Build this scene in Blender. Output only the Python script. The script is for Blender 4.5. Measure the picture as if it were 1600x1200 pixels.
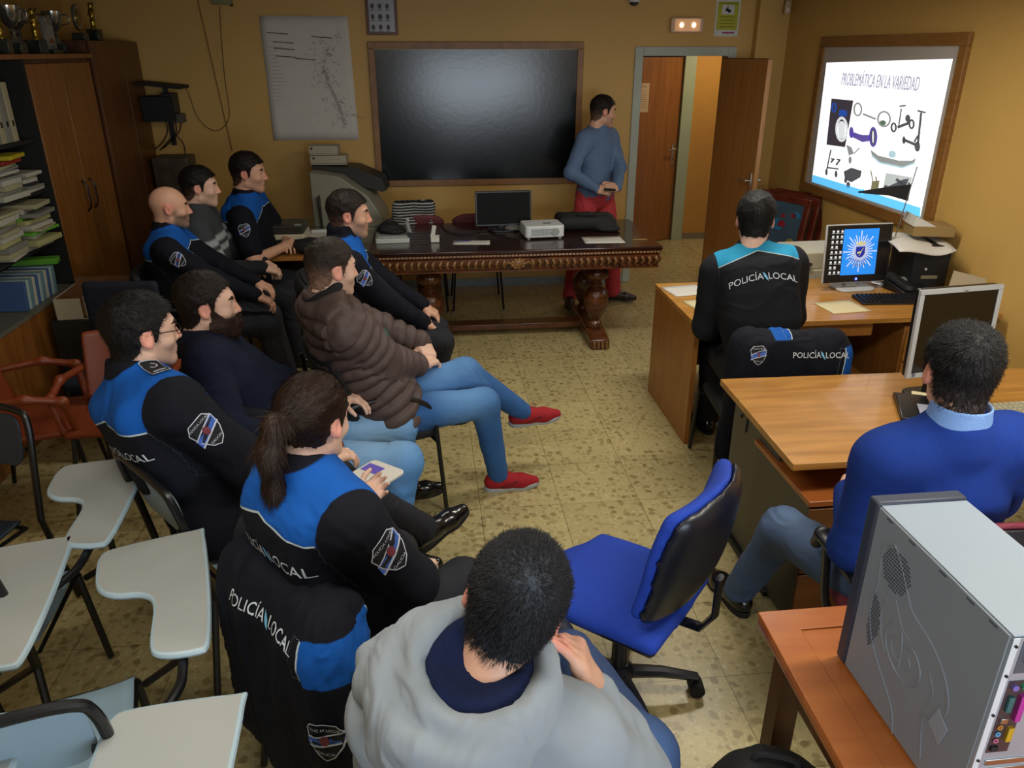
import bpy, bmesh, math, random
import numpy as np
from mathutils import Vector, Matrix
from mathutils.bvhtree import BVHTree

for _o in list(bpy.data.objects): bpy.data.objects.remove(_o)
SC = bpy.context.scene
COL = SC.collection
random.seed(7)

# ---------------------------------------------------------------- camera
CAM_H, PITCH, YAW, FPX = 2.1, math.radians(23.43), math.radians(6.33), 1200.0
cd = bpy.data.cameras.new('camera'); cam = bpy.data.objects.new('camera', cd); COL.objects.link(cam)
cd.sensor_fit = 'HORIZONTAL'; cd.sensor_width = 36.0; cd.lens = 36.0 * FPX / 1600.0
cd.clip_start = 0.05; cd.clip_end = 60
cam.location = (0, 0, CAM_H); cam.rotation_euler = (math.pi/2 - PITCH, 0, -YAW)
SC.camera = cam

# ---------------------------------------------------------------- world, daylight, exposure
wd = bpy.data.worlds.new('world'); SC.world = wd; wd.use_nodes = True
wd.node_tree.nodes['Background'].inputs[0].default_value = (.75, .85, 1, 1)
wd.node_tree.nodes['Background'].inputs[1].default_value = 0.6
def area(name, loc, rot, sx, sy, power, col):
    l = bpy.data.lights.new(name, 'AREA'); l.shape = 'RECTANGLE'; l.size = sx; l.size_y = sy
    l.energy = power; l.color = col
    o = bpy.data.objects.new(name, l); COL.objects.link(o); o.location = loc; o.rotation_euler = rot
    return o
# daylight entering by the wide window of the wall behind the camera, and the ceiling lights above the class
area('window_daylight', (1.1, -1.38, 1.48), (math.radians(84), 0, 0), 2.2, 1.1, 75, (.78, .89, 1.0))
for _x, _y, _p in ((1.7, 1.5, 36), (-.5, 1.3, 21), (1.7, 4.0, 31), (-.5, 4.0, 12)):
    area('ceiling_light', (_x, _y, 2.455), (0, 0, 0), 1.1, .28, _p, (1.0, .95, .84))
SC.view_settings.view_transform = 'Standard'; SC.view_settings.look = 'None'
SC.view_settings.gamma = 1.0; SC.view_settings.use_curve_mapping = False
SC.view_settings.exposure = 0.0

# ---------------------------------------------------------------- helpers: points of the place
_f = np.array([math.sin(YAW)*math.cos(PITCH), math.cos(YAW)*math.cos(PITCH), -math.sin(PITCH)])
_r = np.array([math.cos(YAW), -math.sin(YAW), 0.0]); _u = np.cross(_r, _f)
_c = np.array([0, 0, CAM_H])
def _ray(x, y): return _f + _r*(x-800)/FPX + _u*(600-y)/FPX
def pz(x, y, z=0.0):
    d = _ray(x, y); return _c + d*(z-CAM_H)/d[2]
def py(x, y, Y):
    d = _ray(x, y); return _c + d*Y/d[1]
def px(x, y, X):
    d = _ray(x, y); return _c + d*X/d[0]

# ---------------------------------------------------------------- helpers: materials
def lin(h):
    if isinstance(h, str):
        v = [int(h[i:i+2], 16)/255 for i in (0, 2, 4)]
    else: v = [c/255 for c in h]
    return tuple((c/12.92 if c <= .04045 else ((c+.055)/1.055)**2.4) for c in v) + (1,)
MATS = {}
def mat(name, col, rough=.6, metal=0, var=.06, vscale=6, bump=0, bscale=200, emit=None, estr=1, spec=.5, stretch=None, alpha=1, sheen=0, trans=0, coat=0):
    """base colour modulated by noise, plus fine bump"""
    if name in MATS: return MATS[name]
    m = bpy.data.materials.new(name); MATS[name] = m; m.use_nodes = True
    nt = m.node_tree; N = nt.nodes; L = nt.links; b = N['Principled BSDF']
    c = lin(col)
    b.inputs['Roughness'].default_value = rough; b.inputs['Metallic'].default_value = metal
    b.inputs['Specular IOR Level'].default_value = spec
    if trans: b.inputs['Transmission Weight'].default_value = trans
    if coat: b.inputs['Coat Weight'].default_value = coat
    if sheen: b.inputs['Sheen Weight'].default_value = sheen
    tc = N.new('ShaderNodeTexCoord'); mp = N.new('ShaderNodeMapping'); L.new(tc.outputs['Object'], mp.inputs[0])
    if stretch: mp.inputs['Scale'].default_value = stretch
    no = N.new('ShaderNodeTexNoise'); no.inputs['Scale'].default_value = vscale; no.inputs['Detail'].default_value = 5
    L.new(mp.outputs[0], no.inputs['Vector'])
    mx = N.new('ShaderNodeMix'); mx.data_type = 'RGBA'
    mx.inputs[6].default_value = tuple(max(0, x*(1-var*2)) for x in c[:3]) + (1,)
    mx.inputs[7].default_value = tuple(min(1, x*(1+var*2)) for x in c[:3]) + (1,)
    L.new(no.outputs[0], mx.inputs[0]); L.new(mx.outputs[2], b.inputs['Base Color'])
    if bump:
        n2 = N.new('ShaderNodeTexNoise'); n2.inputs['Scale'].default_value = bscale; n2.inputs['Detail'].default_value = 3
        L.new(mp.outputs[0], n2.inputs['Vector'])
        bp = N.new('ShaderNodeBump'); bp.inputs['Strength'].default_value = bump; bp.inputs['Distance'].default_value = .01
        L.new(n2.outputs[0], bp.inputs['Height']); L.new(bp.outputs[0], b.inputs['Normal'])
    if emit:
        b.inputs['Emission Color'].default_value = lin(emit); b.inputs['Emission Strength'].default_value = estr
    return m
def wood(name, c1, c2, rough=.4, scale=(1, 12, 12), ws=3.0, coat=.0, spec=.5):
    if name in MATS: return MATS[name]
    m = bpy.data.materials.new(name); MATS[name] = m; m.use_nodes = True
    nt = m.node_tree; N = nt.nodes; L = nt.links; b = N['Principled BSDF']
    b.inputs['Roughness'].default_value = rough; b.inputs['Coat Weight'].default_value = coat
    b.inputs['Specular IOR Level'].default_value = spec
    tc = N.new('ShaderNodeTexCoord'); mp = N.new('ShaderNodeMapping'); mp.inputs['Scale'].default_value = scale
    L.new(tc.outputs['Object'], mp.inputs[0])
    n1 = N.new('ShaderNodeTexNoise'); n1.inputs['Scale'].default_value = ws; n1.inputs['Detail'].default_value = 8; n1.inputs['Distortion'].default_value = .6
    L.new(mp.outputs[0], n1.inputs['Vector'])
    cr = N.new('ShaderNodeValToRGB'); cr.color_ramp.elements[0].position = .3; cr.color_ramp.elements[1].position = .7
    cr.color_ramp.elements[0].color = lin(c1); cr.color_ramp.elements[1].color = lin(c2)
    L.new(n1.outputs[0], cr.inputs[0]); L.new(cr.outputs[0], b.inputs['Base Color'])
    bp = N.new('ShaderNodeBump'); bp.inputs['Strength'].default_value = .06; L.new(n1.outputs[0], bp.inputs['Height']); L.new(bp.outputs[0], b.inputs['Normal'])
    return m
def attr_mat(name, base, layers, rough=.7, bump=.25, bscale=350, sheen=0, var=.06, spec=.4, aniso=None):
    """cloth or skin whose coloured regions come from smooth mesh attributes: layers = [(attribute, threshold, softness, colour)]"""
    if name in MATS: return MATS[name]
    m = bpy.data.materials.new(name); MATS[name] = m; m.use_nodes = True
    nt = m.node_tree; N = nt.nodes; L = nt.links; b = N['Principled BSDF']
    b.inputs['Roughness'].default_value = rough; b.inputs['Specular IOR Level'].default_value = spec
    if sheen: b.inputs['Sheen Weight'].default_value = sheen
    tc = N.new('ShaderNodeTexCoord')
    no = N.new('ShaderNodeTexNoise'); no.inputs['Scale'].default_value = 14; no.inputs['Detail'].default_value = 6
    L.new(tc.outputs['Object'], no.inputs['Vector'])
    c = lin(base); mx = N.new('ShaderNodeMix'); mx.data_type = 'RGBA'
    mx.inputs[6].default_value = tuple(x*(1-2*var) for x in c[:3])+(1,); mx.inputs[7].default_value = tuple(min(1, x*(1+2*var)) for x in c[:3])+(1,)
    L.new(no.outputs[0], mx.inputs[0]); cur = mx.outputs[2]
    for (at, th, soft, colr) in layers:
        a = N.new('ShaderNodeAttribute'); a.attribute_name = at
        if th == 'band':        # a thin line along the zero of the attribute
            ab = N.new('ShaderNodeMath'); ab.operation = 'ABSOLUTE'; L.new(a.outputs['Fac'], ab.inputs[0]); lt = N.new('ShaderNodeMath'); lt.operation = 'LESS_THAN'; lt.inputs[1].default_value = soft; L.new(ab.outputs[0], lt.inputs[0])
            mm = N.new('ShaderNodeMix'); mm.data_type = 'RGBA'; mm.inputs[7].default_value = lin(colr); L.new(lt.outputs[0], mm.inputs[0]); L.new(cur, mm.inputs[6]); cur = mm.outputs[2]; continue
        mr = N.new('ShaderNodeMapRange'); mr.inputs[1].default_value = th - soft; mr.inputs[2].default_value = th + soft
        L.new(a.outputs['Fac'], mr.inputs[0])
        mm = N.new('ShaderNodeMix'); mm.data_type = 'RGBA'; mm.inputs[7].default_value = lin(colr)
        L.new(mr.outputs[0], mm.inputs[0]); L.new(cur, mm.inputs[6]); cur = mm.outputs[2]
    L.new(cur, b.inputs['Base Color'])
    if bump:
        n2 = N.new('ShaderNodeTexNoise'); n2.inputs['Scale'].default_value = bscale; n2.inputs['Detail'].default_value = 2
        L.new(tc.outputs['Object'], n2.inputs['Vector'])
        bp = N.new('ShaderNodeBump'); bp.inputs['Strength'].default_value = bump; bp.inputs['Distance'].default_value = .004
        L.new(n2.outputs[0], bp.inputs['Height']); L.new(bp.outputs[0], b.inputs['Normal'])
    return m

# ---------------------------------------------------------------- helpers: meshes
def R3(rz=0, rx=0, ry=0):
    return Matrix.Rotation(math.radians(rz), 3, 'Z') @ Matrix.Rotation(math.radians(ry), 3, 'Y') @ Matrix.Rotation(math.radians(rx), 3, 'X')
class MB:
    def __init__(s): s.v = []; s.f = []; s.m = []; s.cur = 0
    def add(s, vs, fs):
        o = len(s.v); s.v += [tuple(v) for v in vs]; s.f += [tuple(i+o for i in f) for f in fs]; s.m += [s.cur]*len(fs); return s
    def box(s, c, d, rz=0, rx=0, ry=0, tx=1, ty=1):
        M = R3(rz, rx, ry); vs = []
        for z in (-.5, .5):
            for x, y in ((-.5, -.5), (.5, -.5), (.5, .5), (-.5, .5)):
                k = (tx, ty) if z > 0 else (1, 1)
                vs.append(Vector(c) + M @ Vector((x*d[0]*k[0], y*d[1]*k[1], z*d[2])))
        return s.add(vs, [(3, 2, 1, 0), (4, 5, 6, 7), (0, 1, 5, 4), (1, 2, 6, 5), (2, 3, 7, 6), (3, 0, 4, 7)])
    def span(s, a, b):
        return s.box([(a[i]+b[i])/2 for i in range(3)], [abs(b[i]-a[i]) for i in range(3)])
    def cyl(s, a, b, r, r2=None, n=16, caps=True):
        a = Vector(a); b = Vector(b); r2 = r if r2 is None else r2
        d = (b-a).normalized(); q = d.to_track_quat('Z', 'Y'); vs = []
        for p, rr in ((a, r), (b, r2)):
            for i in range(n):
                t = 2*math.pi*i/n; vs.append(p + q @ Vector((rr*math.cos(t), rr*math.sin(t), 0)))
        fs = [(i, (i+1) % n, n+(i+1) % n, n+i) for i in range(n)]
        if caps: fs += [tuple(range(n-1, -1, -1)), tuple(range(n, 2*n))]
        return s.add(vs, fs)
    def tube(s, pts, r, n=8, closed=False, flat=1.0):
        pts = [Vector(p) for p in pts]; m = len(pts); vs = []; up = Vector((0, 0, 1)); prev = None
        for i, p in enumerate(pts):
            a = pts[(i-1) % m] if (closed or i > 0) else p; b = pts[(i+1) % m] if (closed or i < m-1) else p
            t = (b-a).normalized()
            if prev is None:
                x = t.cross(up if abs(t.z) < .9 else Vector((1, 0, 0))).normalized()
            else: x = (prev - t*prev.dot(t)).normalized()
            prev = x; y = t.cross(x)
            rr = r[i] if isinstance(r, (list, tuple)) else r
            for k in range(n):
                th = 2*math.pi*k/n; vs.append(p + x*rr*math.cos(th) + y*rr*flat*math.sin(th))
        fs = []
        for i in range(m if closed else m-1):
            for k in range(n):
                fs.append((i*n+k, i*n+(k+1) % n, ((i+1) % m)*n+(k+1) % n, ((i+1) % m)*n+k))
        if not closed: fs += [tuple(range(n-1, -1, -1)), tuple(range((m-1)*n, m*n))]
        return s.add(vs, fs)
    def lathe(s, prof, c=(0, 0, 0), n=28, flute=0, amp=0, fz=None):
        vs = []; fs = []; c = Vector(c)
        for (r, z) in prof:
            for k in range(n):
                th = 2*math.pi*k/n; rr = r
                if flute and (fz is None or any(a <= z <= b for a, b in fz)): rr = r*(1+amp*(abs(math.cos(th*flute/2))-.6))
                vs.append(c+Vector((rr*math.cos(th), rr*math.sin(th), z)))
        for i in range(len(prof)-1):
            for k in range(n): fs.append((i*n+k, i*n+(k+1) % n, (i+1)*n+(k+1) % n, (i+1)*n+k))
        fs += [tuple(range(n-1, -1, -1)), tuple(range((len(prof)-1)*n, len(prof)*n))]
        return s.add(vs, fs)
    def prism(s, poly, z0, z1, T=None):
        """poly: 2-D outline, extruded from z0 to z1; T maps (x,y,z) to place"""
        n = len(poly); T = T or (lambda x, y, z: (x, y, z))
        vs = [T(x, y, z0) for x, y in poly]+[T(x, y, z1) for x, y in poly]
        fs = [(i, (i+1) % n, n+(i+1) % n, n+i) for i in range(n)]+[tuple(range(n-1, -1, -1)), tuple(range(n, 2*n))]
        return s.add(vs, fs)
    def ell(s, c, r, n=20, m=12, rz=0, rx=0, ry=0):
        M = R3(rz, rx, ry); vs = []; fs = []
        for j in range(1, m):
            ph = math.pi*j/m
            for k in range(n):
                th = 2*math.pi*k/n
                vs.append(Vector(c)+M @ Vector((r[0]*math.sin(ph)*math.cos(th), r[1]*math.sin(ph)*math.sin(th), r[2]*math.cos(ph))))
        a = len(vs); vs += [Vector(c)+M @ Vector((0, 0, r[2])), Vector(c)+M @ Vector((0, 0, -r[2]))]
        for j in range(m-2):
            for k in range(n): fs.append((j*n+k, (j+1)*n+k, (j+1)*n+(k+1) % n, j*n+(k+1) % n))
        for k in range(n): fs.append((a, k, (k+1) % n)); fs.append((a+1, (m-2)*n+(k+1) % n, (m-2)*n+k))
        return s.add(vs, fs)
    def grid(s, fn, nu, nv, closed_u=False):
        vs = [fn(i/(nu if closed_u else nu-1), j/(nv-1)) for j in range(nv) for i in range(nu)]; fs = []
        for j in range(nv-1):
            for i in range(nu if closed_u else nu-1):
                fs.append((j*nu+i, j*nu+(i+1) % nu, (j+1)*nu+(i+1) % nu, (j+1)*nu+i))
        return s.add(vs, fs)
    def build(s, name, mats, parent=None, bevel=0, seg=2, sub=0, smooth=35, thick=0):
        me = bpy.data.meshes.new(name); me.from_pydata(s.v, [], s.f); me.update()
        bm = bmesh.new(); bm.from_mesh(me); bmesh.ops.recalc_face_normals(bm, faces=bm.faces); bm.to_mesh(me); bm.free()
        ml = mats if isinstance(mats, (list, tuple)) else [mats]
        for m in ml: me.materials.append(m)
        if len(ml) > 1: me.polygons.foreach_set('material_index', s.m)
        me.polygons.foreach_set('use_smooth', [True]*len(me.polygons))
        if smooth < 180: me.set_sharp_from_angle(angle=math.radians(smooth))
        o = bpy.data.objects.new(name, me); COL.objects.link(o)
        if thick:
            md = o.modifiers.new('solid', 'SOLIDIFY'); md.thickness = thick; md.offset = 0
        if bevel:
            md = o.modifiers.new('bevel', 'BEVEL'); md.width = bevel; md.segments = seg; md.limit_method = 'ANGLE'; md.angle_limit = math.radians(40)
        if sub:
            md = o.modifiers.new('sub', 'SUBSURF'); md.levels = sub; md.render_levels = sub
        if parent: o.parent = parent
        return o
def tag(o, label=None, cat=None, group=None, kind=None):
    if label: o['label'] = label
    if cat: o['category'] = cat
    if group: o['group'] = group
    if kind: o['kind'] = kind
    return o
def thing(name, label, cat, loc=(0, 0, 0), rz=0, group=None):
    o = bpy.data.objects.new(name, None); COL.objects.link(o); o.empty_display_size = .1
    o.location = loc; o.rotation_euler = (0, 0, math.radians(rz)); return tag(o, label, cat, group)
def kids(o): return [c for c in bpy.data.objects if c.parent == o]
def copy_tree(o, parent=None):
    c = o.copy(); COL.objects.link(c); c.parent = parent
    for k in kids(o): copy_tree(k, c)
    return c
def rrect(w, h, r, n=5):
    out = []
    for cx, cy, a0 in ((w/2-r, h/2-r, 0), (-w/2+r, h/2-r, 90), (-w/2+r, -h/2+r, 180), (w/2-r, -h/2+r, 270)):
        for i in range(n+1):
            a = math.radians(a0+90*i/n); out.append((cx+r*math.cos(a), cy+r*math.sin(a)))
    return out
def catmull(pts, n=6, closed=False):
    P = [np.array(p, float) for p in pts]; m = len(P); out = []
    for i in range(m if closed else m-1):
        p0 = P[(i-1) % m] if (closed or i > 0) else P[i]; p1 = P[i]; p2 = P[(i+1) % m]; p3 = P[(i+2) % m] if (closed or i < m-2) else P[i+1]
        for k in range(n):
            t = k/n; out.append(.5*((2*p1)+(-p0+p2)*t+(2*p0-5*p1+4*p2-p3)*t*t+(-p0+3*p1-3*p2+p3)*t**3))
    if not closed: out.append(P[-1])
    return [tuple(p) for p in out]
def text_polys(s, size, shear=0):
    c = bpy.data.curves.new('t', 'FONT'); c.body = s; c.size = size; c.align_x = 'CENTER'; c.align_y = 'CENTER'; c.shear = shear
    c.resolution_u = 3
    o = bpy.data.objects.new('t', c); COL.objects.link(o); bpy.context.view_layer.update()
    me = bpy.data.meshes.new_from_object(o.evaluated_get(bpy.context.evaluated_depsgraph_get()))
    v = [tuple(x.co) for x in me.vertices]; f = [tuple(p.vertices) for p in me.polygons]
    bpy.data.objects.remove(o); bpy.data.curves.remove(c); bpy.data.meshes.remove(me)
    return v, f
def text_on(mb, s, size, org, xa, ya, off=.0, bold=0, sx=1, shear=0):
    """flat lettering lying in the plane through org with axes xa, ya"""
    v, f = text_polys(s, size, shear); xa = Vector(xa).normalized(); ya = Vector(ya).normalized(); n = xa.cross(ya)
    return mb.add([Vector(org)+xa*p[0]*sx+ya*p[1]+n*off for p in v], f)
# ---------------------------------------------------------------- organic surfaces: rounded limbs blended and meshed
class Prim:
    __slots__ = ('t', 'a', 'b', 'ra', 'rb', 'M', 'k', 'op')
    def __init__(s, t, a, b=None, ra=0, rb=0, M=None, k=.02, op=1): s.t = t; s.a = a; s.b = b; s.ra = ra; s.rb = rb; s.M = M; s.k = k; s.op = op
    def ev(s, P):
        if s.t == 'c':
            ab = s.b-s.a; q = P-s.a; t = np.clip((q @ ab)/max(1e-9, ab @ ab), 0, 1)
            q = q - t[..., None]*ab; return np.sqrt((q*q).sum(-1)) - (s.ra+(s.rb-s.ra)*t)
        q = (P-s.a) @ s.M          # columns of M are the local axes
        if s.t == 'e':
            k0 = np.sqrt(((q/s.ra)**2).sum(-1)); k1 = np.sqrt(((q/(s.ra*s.ra))**2).sum(-1)); return k0*(k0-1)/np.maximum(k1, 1e-9)
        if s.t == 'b':
            w = np.abs(q)-(s.ra-s.rb); return np.sqrt((np.maximum(w, 0)**2).sum(-1))+np.minimum(w.max(-1), 0)-s.rb
        if s.t == 'o':            # torus in local xy, elliptical: ra=(R,Ry,_) rb tube
            e = np.sqrt((q[..., 0]/s.ra[0])**2+(q[..., 1]/s.ra[1])**2); rr = (e-1)*min(s.ra[0], s.ra[1])
            return np.sqrt(rr*rr+(q[..., 2]*s.ra[2])**2)-s.rb
    def bb(s):
        if s.t == 'c': m = max(s.ra, s.rb); return np.minimum(s.a, s.b)-m, np.maximum(s.a, s.b)+m
        m = float(np.max(s.ra))*1.0+(s.rb if s.t == 'o' else 0); return s.a-m, s.a+m
def A(*v): return np.array(v[0] if len(v) == 1 else v, float)
I3 = np.eye(3)
def C_(a, b, ra, rb=None, k=.02, op=1): return Prim('c', A(a), A(b), ra, ra if rb is None else rb, None, k, op)
def E_(c, r, M=I3, k=.02, op=1): return Prim('e', A(c), None, A(r), 0, A(M), k, op)
def B_(c, r, rd, M=I3, k=.02, op=1): return Prim('b', A(c), None, A(r), rd, A(M), k, op)
def O_(c, r, rd, M=I3, k=.01, op=1): return Prim('o', A(c), None, A(r), rd, A(M), k, op)
def _smin(a, b, k):
    h = np.maximum(k-np.abs(a-b), 0)/k; return np.minimum(a, b)-h*h*k*.25
def mesh_sdf(groups, res=.005, post=None, K=.015, grow=0, margin=.0):
    """groups: lists of Prim; inside a list they blend by their own k, lists blend by K"""
    N = 12; L = N*res; Rb = L*math.sqrt(3)/2
    lo = np.min([p.bb()[0] for g in groups for p in g if p.op > 0], 0)-res*2-grow; hi = np.max([p.bb()[1] for g in groups for p in g if p.op > 0], 0)+res*2+grow
    nb = np.ceil((hi-lo)/L).astype(int)
    ii = np.stack(np.meshgrid(*[np.arange(n) for n in nb], indexing='ij'), -1).reshape(-1, 3)
    cen = lo+(ii+.5)*L
    cd_ = [[p.ev(cen) for p in g] for g in groups]
    tot = np.min([d for g, dd in zip(groups, cd_) for p, d in zip(g, dd) if p.op > 0], 0)
    act = np.where((tot-grow < Rb*1.15+.03+margin))[0]
    deep = tot[act] < -(Rb*1.6+margin)
    if post is None and not any(p.op < 0 for g in groups for p in g): act = act[~deep]
    ii = ii[act]; g1 = np.arange(N+1)*res
    loc = np.stack(np.meshgrid(g1, g1, g1, indexing='ij'), -1).reshape(-1, 3)
    D = np.empty((len(act), (N+1)**3), np.float32); CH = 400
    for s0 in range(0, len(act), CH):
        ai = act[s0:s0+CH]; P = (lo+ii[s0:s0+CH]*L)[:, None, :]+loc[None]
        tot_ = np.full(P.shape[:2], 10.0)
        for g, dd in zip(groups, cd_):
            dg = np.full(P.shape[:2], 10.0); any_ = False
            for p, d in zip(g, dd):
                m = np.where(d[ai] < Rb*1.1+p.k+.01+grow)[0]
                if len(m) == 0: continue
                any_ = True; v = p.ev(P[m])
                dg[m] = _smin(dg[m], v, p.k) if p.op > 0 else -_smin(-dg[m], v, p.k)
            if any_: tot_ = _smin(tot_, dg, K)
        if post is not None: tot_ = post(P.reshape(-1, 3), tot_.reshape(-1)).reshape(P.shape[:2])
        D[s0:s0+CH] = tot_
    D = D.reshape(-1, N+1, N+1, N+1); S = D < 0
    cs = [(i, j, k) for i in (0, 1) for j in (0, 1) for k in (0, 1)]
    cnt = sum(S[:, i:N+i, j:N+j, k:N+k].astype(np.int8) for i, j, k in cs)
    b, x, y, z = np.where((cnt > 0) & (cnt < 8))
    acc = np.zeros((len(b), 3)); num = np.zeros(len(b))
    for e in range(3):
        for u in (0, 1):
            for w in (0, 1):
                o0 = [0, 0, 0]; o0[(e+1) % 3] = u; o0[(e+2) % 3] = w; o1 = list(o0); o1[e] = 1
                d0 = D[b, x+o0[0], y+o0[1], z+o0[2]]; d1 = D[b, x+o1[0], y+o1[1], z+o1[2]]
                m = (d0 < 0) != (d1 < 0); t = np.where(m, d0/np.where(m, d0-d1, 1), 0)
                pt = np.tile(A(o0), (len(b), 1)); pt[:, e] += t
                acc += pt*m[:, None]; num += m
    V = lo+(ii[b]*N+np.stack([x, y, z], 1)+acc/num[:, None])*res
    G = nb*N+3
    def key(c): return ((c[:, 0]+1)*G[1]+(c[:, 1]+1))*G[2]+(c[:, 2]+1)
    ck = key(ii[b]*N+np.stack([x, y, z], 1)); order = np.argsort(ck); ck = ck[order]; V = V[order]; quads = []
    for e in range(3):
        s0 = [slice(0, N)]*3; s1 = list(s0); s1[e] = slice(1, N+1)
        a0 = S[(slice(None),)+tuple(s0)]; a1 = S[(slice(None),)+tuple(s1)]
        bb_, xx, yy, zz = np.where(a0 != a1)
        base = ii[bb_]*N+np.stack([xx, yy, zz], 1); f1 = np.zeros(3, int); f2 = np.zeros(3, int); f1[(e+1) % 3] = 1; f2[(e+2) % 3] = 1
        q = []; ok = np.ones(len(base), bool)
        for off in (0*f1, -f1, -f1-f2, -f2):
            k_ = key(base+off); p = np.searchsorted(ck, k_); p = np.minimum(p, len(ck)-1); ok &= ck[p] == k_; q.append(p)
        q = np.stack(q, 1)[ok]; fl = a0[bb_, xx, yy, zz][ok]
        q[fl] = q[fl][:, ::-1]; quads.append(q)
    F = np.concatenate(quads)[:, ::-1]
    return V, F
def vnormals(V, F):
    n = np.cross(V[F[:, 2]]-V[F[:, 0]], V[F[:, 3]]-V[F[:, 1]]); out = np.zeros_like(V)
    for c in range(4):
        for a in range(3): out[:, a] += np.bincount(F[:, c], n[:, a], len(V))
    return out/np.maximum(np.linalg.norm(out, axis=1, keepdims=True), 1e-9)
def relax(V, F, it=1, w=.5):
    for _ in range(it):
        s = np.zeros_like(V); c = np.zeros(len(V))
        for a, b in ((0, 1), (1, 2), (2, 3), (3, 0)):
            for u, v in ((a, b), (b, a)):
                for ax in range(3): s[:, ax] += np.bincount(F[:, u], V[F[:, v], ax], len(V))
                c += np.bincount(F[:, u], minlength=len(V))
        V = V+(s/np.maximum(c, 1)[:, None]-V)*w
    return V
def vnoise(P, sc, seed=0):
    q = P*sc+seed*17.13; i = np.floor(q).astype(np.int64); f = q-i; f = f*f*(3-2*f); out = 0
    for dx in (0, 1):
        for dy in (0, 1):
            for dz in (0, 1):
                h = ((i[:, 0]+dx)*73856093) ^ ((i[:, 1]+dy)*19349663) ^ ((i[:, 2]+dz)*83492791) ^ (seed*2654435)
                h = (h ^ (h >> 13))*1274126177; h = ((h ^ (h >> 16)) & 0xffff)/65535.
                w = (f[:, 0] if dx else 1-f[:, 0])*(f[:, 1] if dy else 1-f[:, 1])*(f[:, 2] if dz else 1-f[:, 2]); out = out+h*w
    return out*2-1
def folds(V, F, amp, sc=9, seed=1, stretch=(1, 1, 1)):
    """soft cloth folds: ridged noise pushed along the normals"""
    n = vnormals(V, F); P = V*A(stretch); w = vnoise(P, sc*.6, seed+5)*.12
    a = vnoise(P+w[:, None], sc, seed); b = vnoise(P+w[:, None]*1.7, sc*2.3, seed+3)
    d = (1-np.abs(a)*2.2)*.6+(1-np.abs(b)*2)*.28
    return V+n*(d*amp)[:, None]
def np_obj(name, V, F, m, origin=(0, 0, 0), parent=None, attrs=None, extra=None):
    V = V-A(origin); nq = len(F); me = bpy.data.meshes.new(name)
    ls = np.arange(nq)*4; lv = F.reshape(-1)
    if extra is not None:     # triangles (hair strands)
        EV, EF = extra; EV = EV-A(origin); lv = np.concatenate([lv, (EF+len(V)).reshape(-1)]); ls = np.concatenate([ls, nq*4+np.arange(len(EF))*3]); V = np.concatenate([V, EV])
    me.vertices.add(len(V)); me.vertices.foreach_set('co', V.astype(np.float32).reshape(-1))
    me.loops.add(len(lv)); me.loops.foreach_set('vertex_index', lv.astype(np.int32))
    me.polygons.add(len(ls)); me.polygons.foreach_set('loop_start', ls.astype(np.int32))
    me.update(calc_edges=True); me.validate()
    me.polygons.foreach_set('use_smooth', np.ones(len(me.polygons), bool))
    me.materials.append(m)
    for k, a in (attrs or {}).items():
        at = me.attributes.new(k, 'FLOAT', 'POINT'); vals = np.zeros(len(V), np.float32); vals[:len(a)] = a; at.data.foreach_set('value', vals)
    o = bpy.data.objects.new(name, me); COL.objects.link(o)
    if parent: o.parent = parent
    return o
def strands(V, F, n, length, flow, lift=.35, width=.0009, jit=.25, seed=0, mask=None):
    """short hairs growing from a surface, combed along flow(P, N)"""
    rs = np.random.RandomState(seed); ar = np.linalg.norm(np.cross(V[F[:, 2]]-V[F[:, 0]], V[F[:, 3]]-V[F[:, 1]]), axis=1)
    idx = rs.choice(len(F), n, p=ar/ar.sum()); u = rs.rand(n, 1); w = rs.rand(n, 1); q = V[F[idx]]
    P = (q[:, 0]*(1-u)+q[:, 1]*u)*(1-w)+(q[:, 3]*(1-u)+q[:, 2]*u)*w
    Nn = vnormals(V, F)[F[idx, 0]]
    if mask is not None:
        k = mask(P) > rs.rand(n); P = P[k]; Nn = Nn[k]; n = len(P)
    d = flow(P, Nn); d = d-Nn*(d*Nn).sum(1, keepdims=True); d /= np.maximum(np.linalg.norm(d, axis=1, keepdims=True), 1e-6)
    d = d+rs.randn(n, 3)*jit; l = length*(.6+.6*rs.rand(n, 1))
    s = np.cross(d, Nn); s /= np.maximum(np.linalg.norm(s, axis=1, keepdims=True), 1e-6); s *= width*.5
    p0 = P-Nn*.001; p1 = P+(d*.55+Nn*lift)*l; p2 = P+(d*1.1+Nn*lift*.9)*l
    EV = np.stack([p0-s, p0+s, p1-s*.8, p1+s*.8, p2], 1).reshape(-1, 3); b = np.arange(n)*5
    EF = np.concatenate([np.stack([b, b+1, b+3], 1), np.stack([b, b+3, b+2], 1), np.stack([b+2, b+3, b+4], 1)])
    return EV, EF
def unit(v): v = A(v); return v/max(1e-9, np.linalg.norm(v))
def frame(fwd, up=(0, 0, 1)):
    """columns right, forward, up"""
    f = unit(fwd); r = unit(np.cross(f, up)); return np.stack([r, f, np.cross(r, f)], 1)
def yawv(a, pitch=0):
    a = math.radians(a); p = math.radians(pitch); return A(math.sin(a)*math.cos(p), math.cos(a)*math.cos(p), math.sin(p))
def ik(a, b, l1, l2, pole):
    a = A(a); b = A(b); d = b-a; L = np.linalg.norm(d); mx = (l1+l2)*.995
    if L > mx: b = a+d*mx/L; d = b-a; L = mx
    x = (l1*l1-l2*l2+L*L)/(2*L); h = math.sqrt(max(0, l1*l1-x*x)); dn = d/L; p = unit(A(pole)-dn*(A(pole) @ dn))
    return a+dn*x+p*h, b
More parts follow.
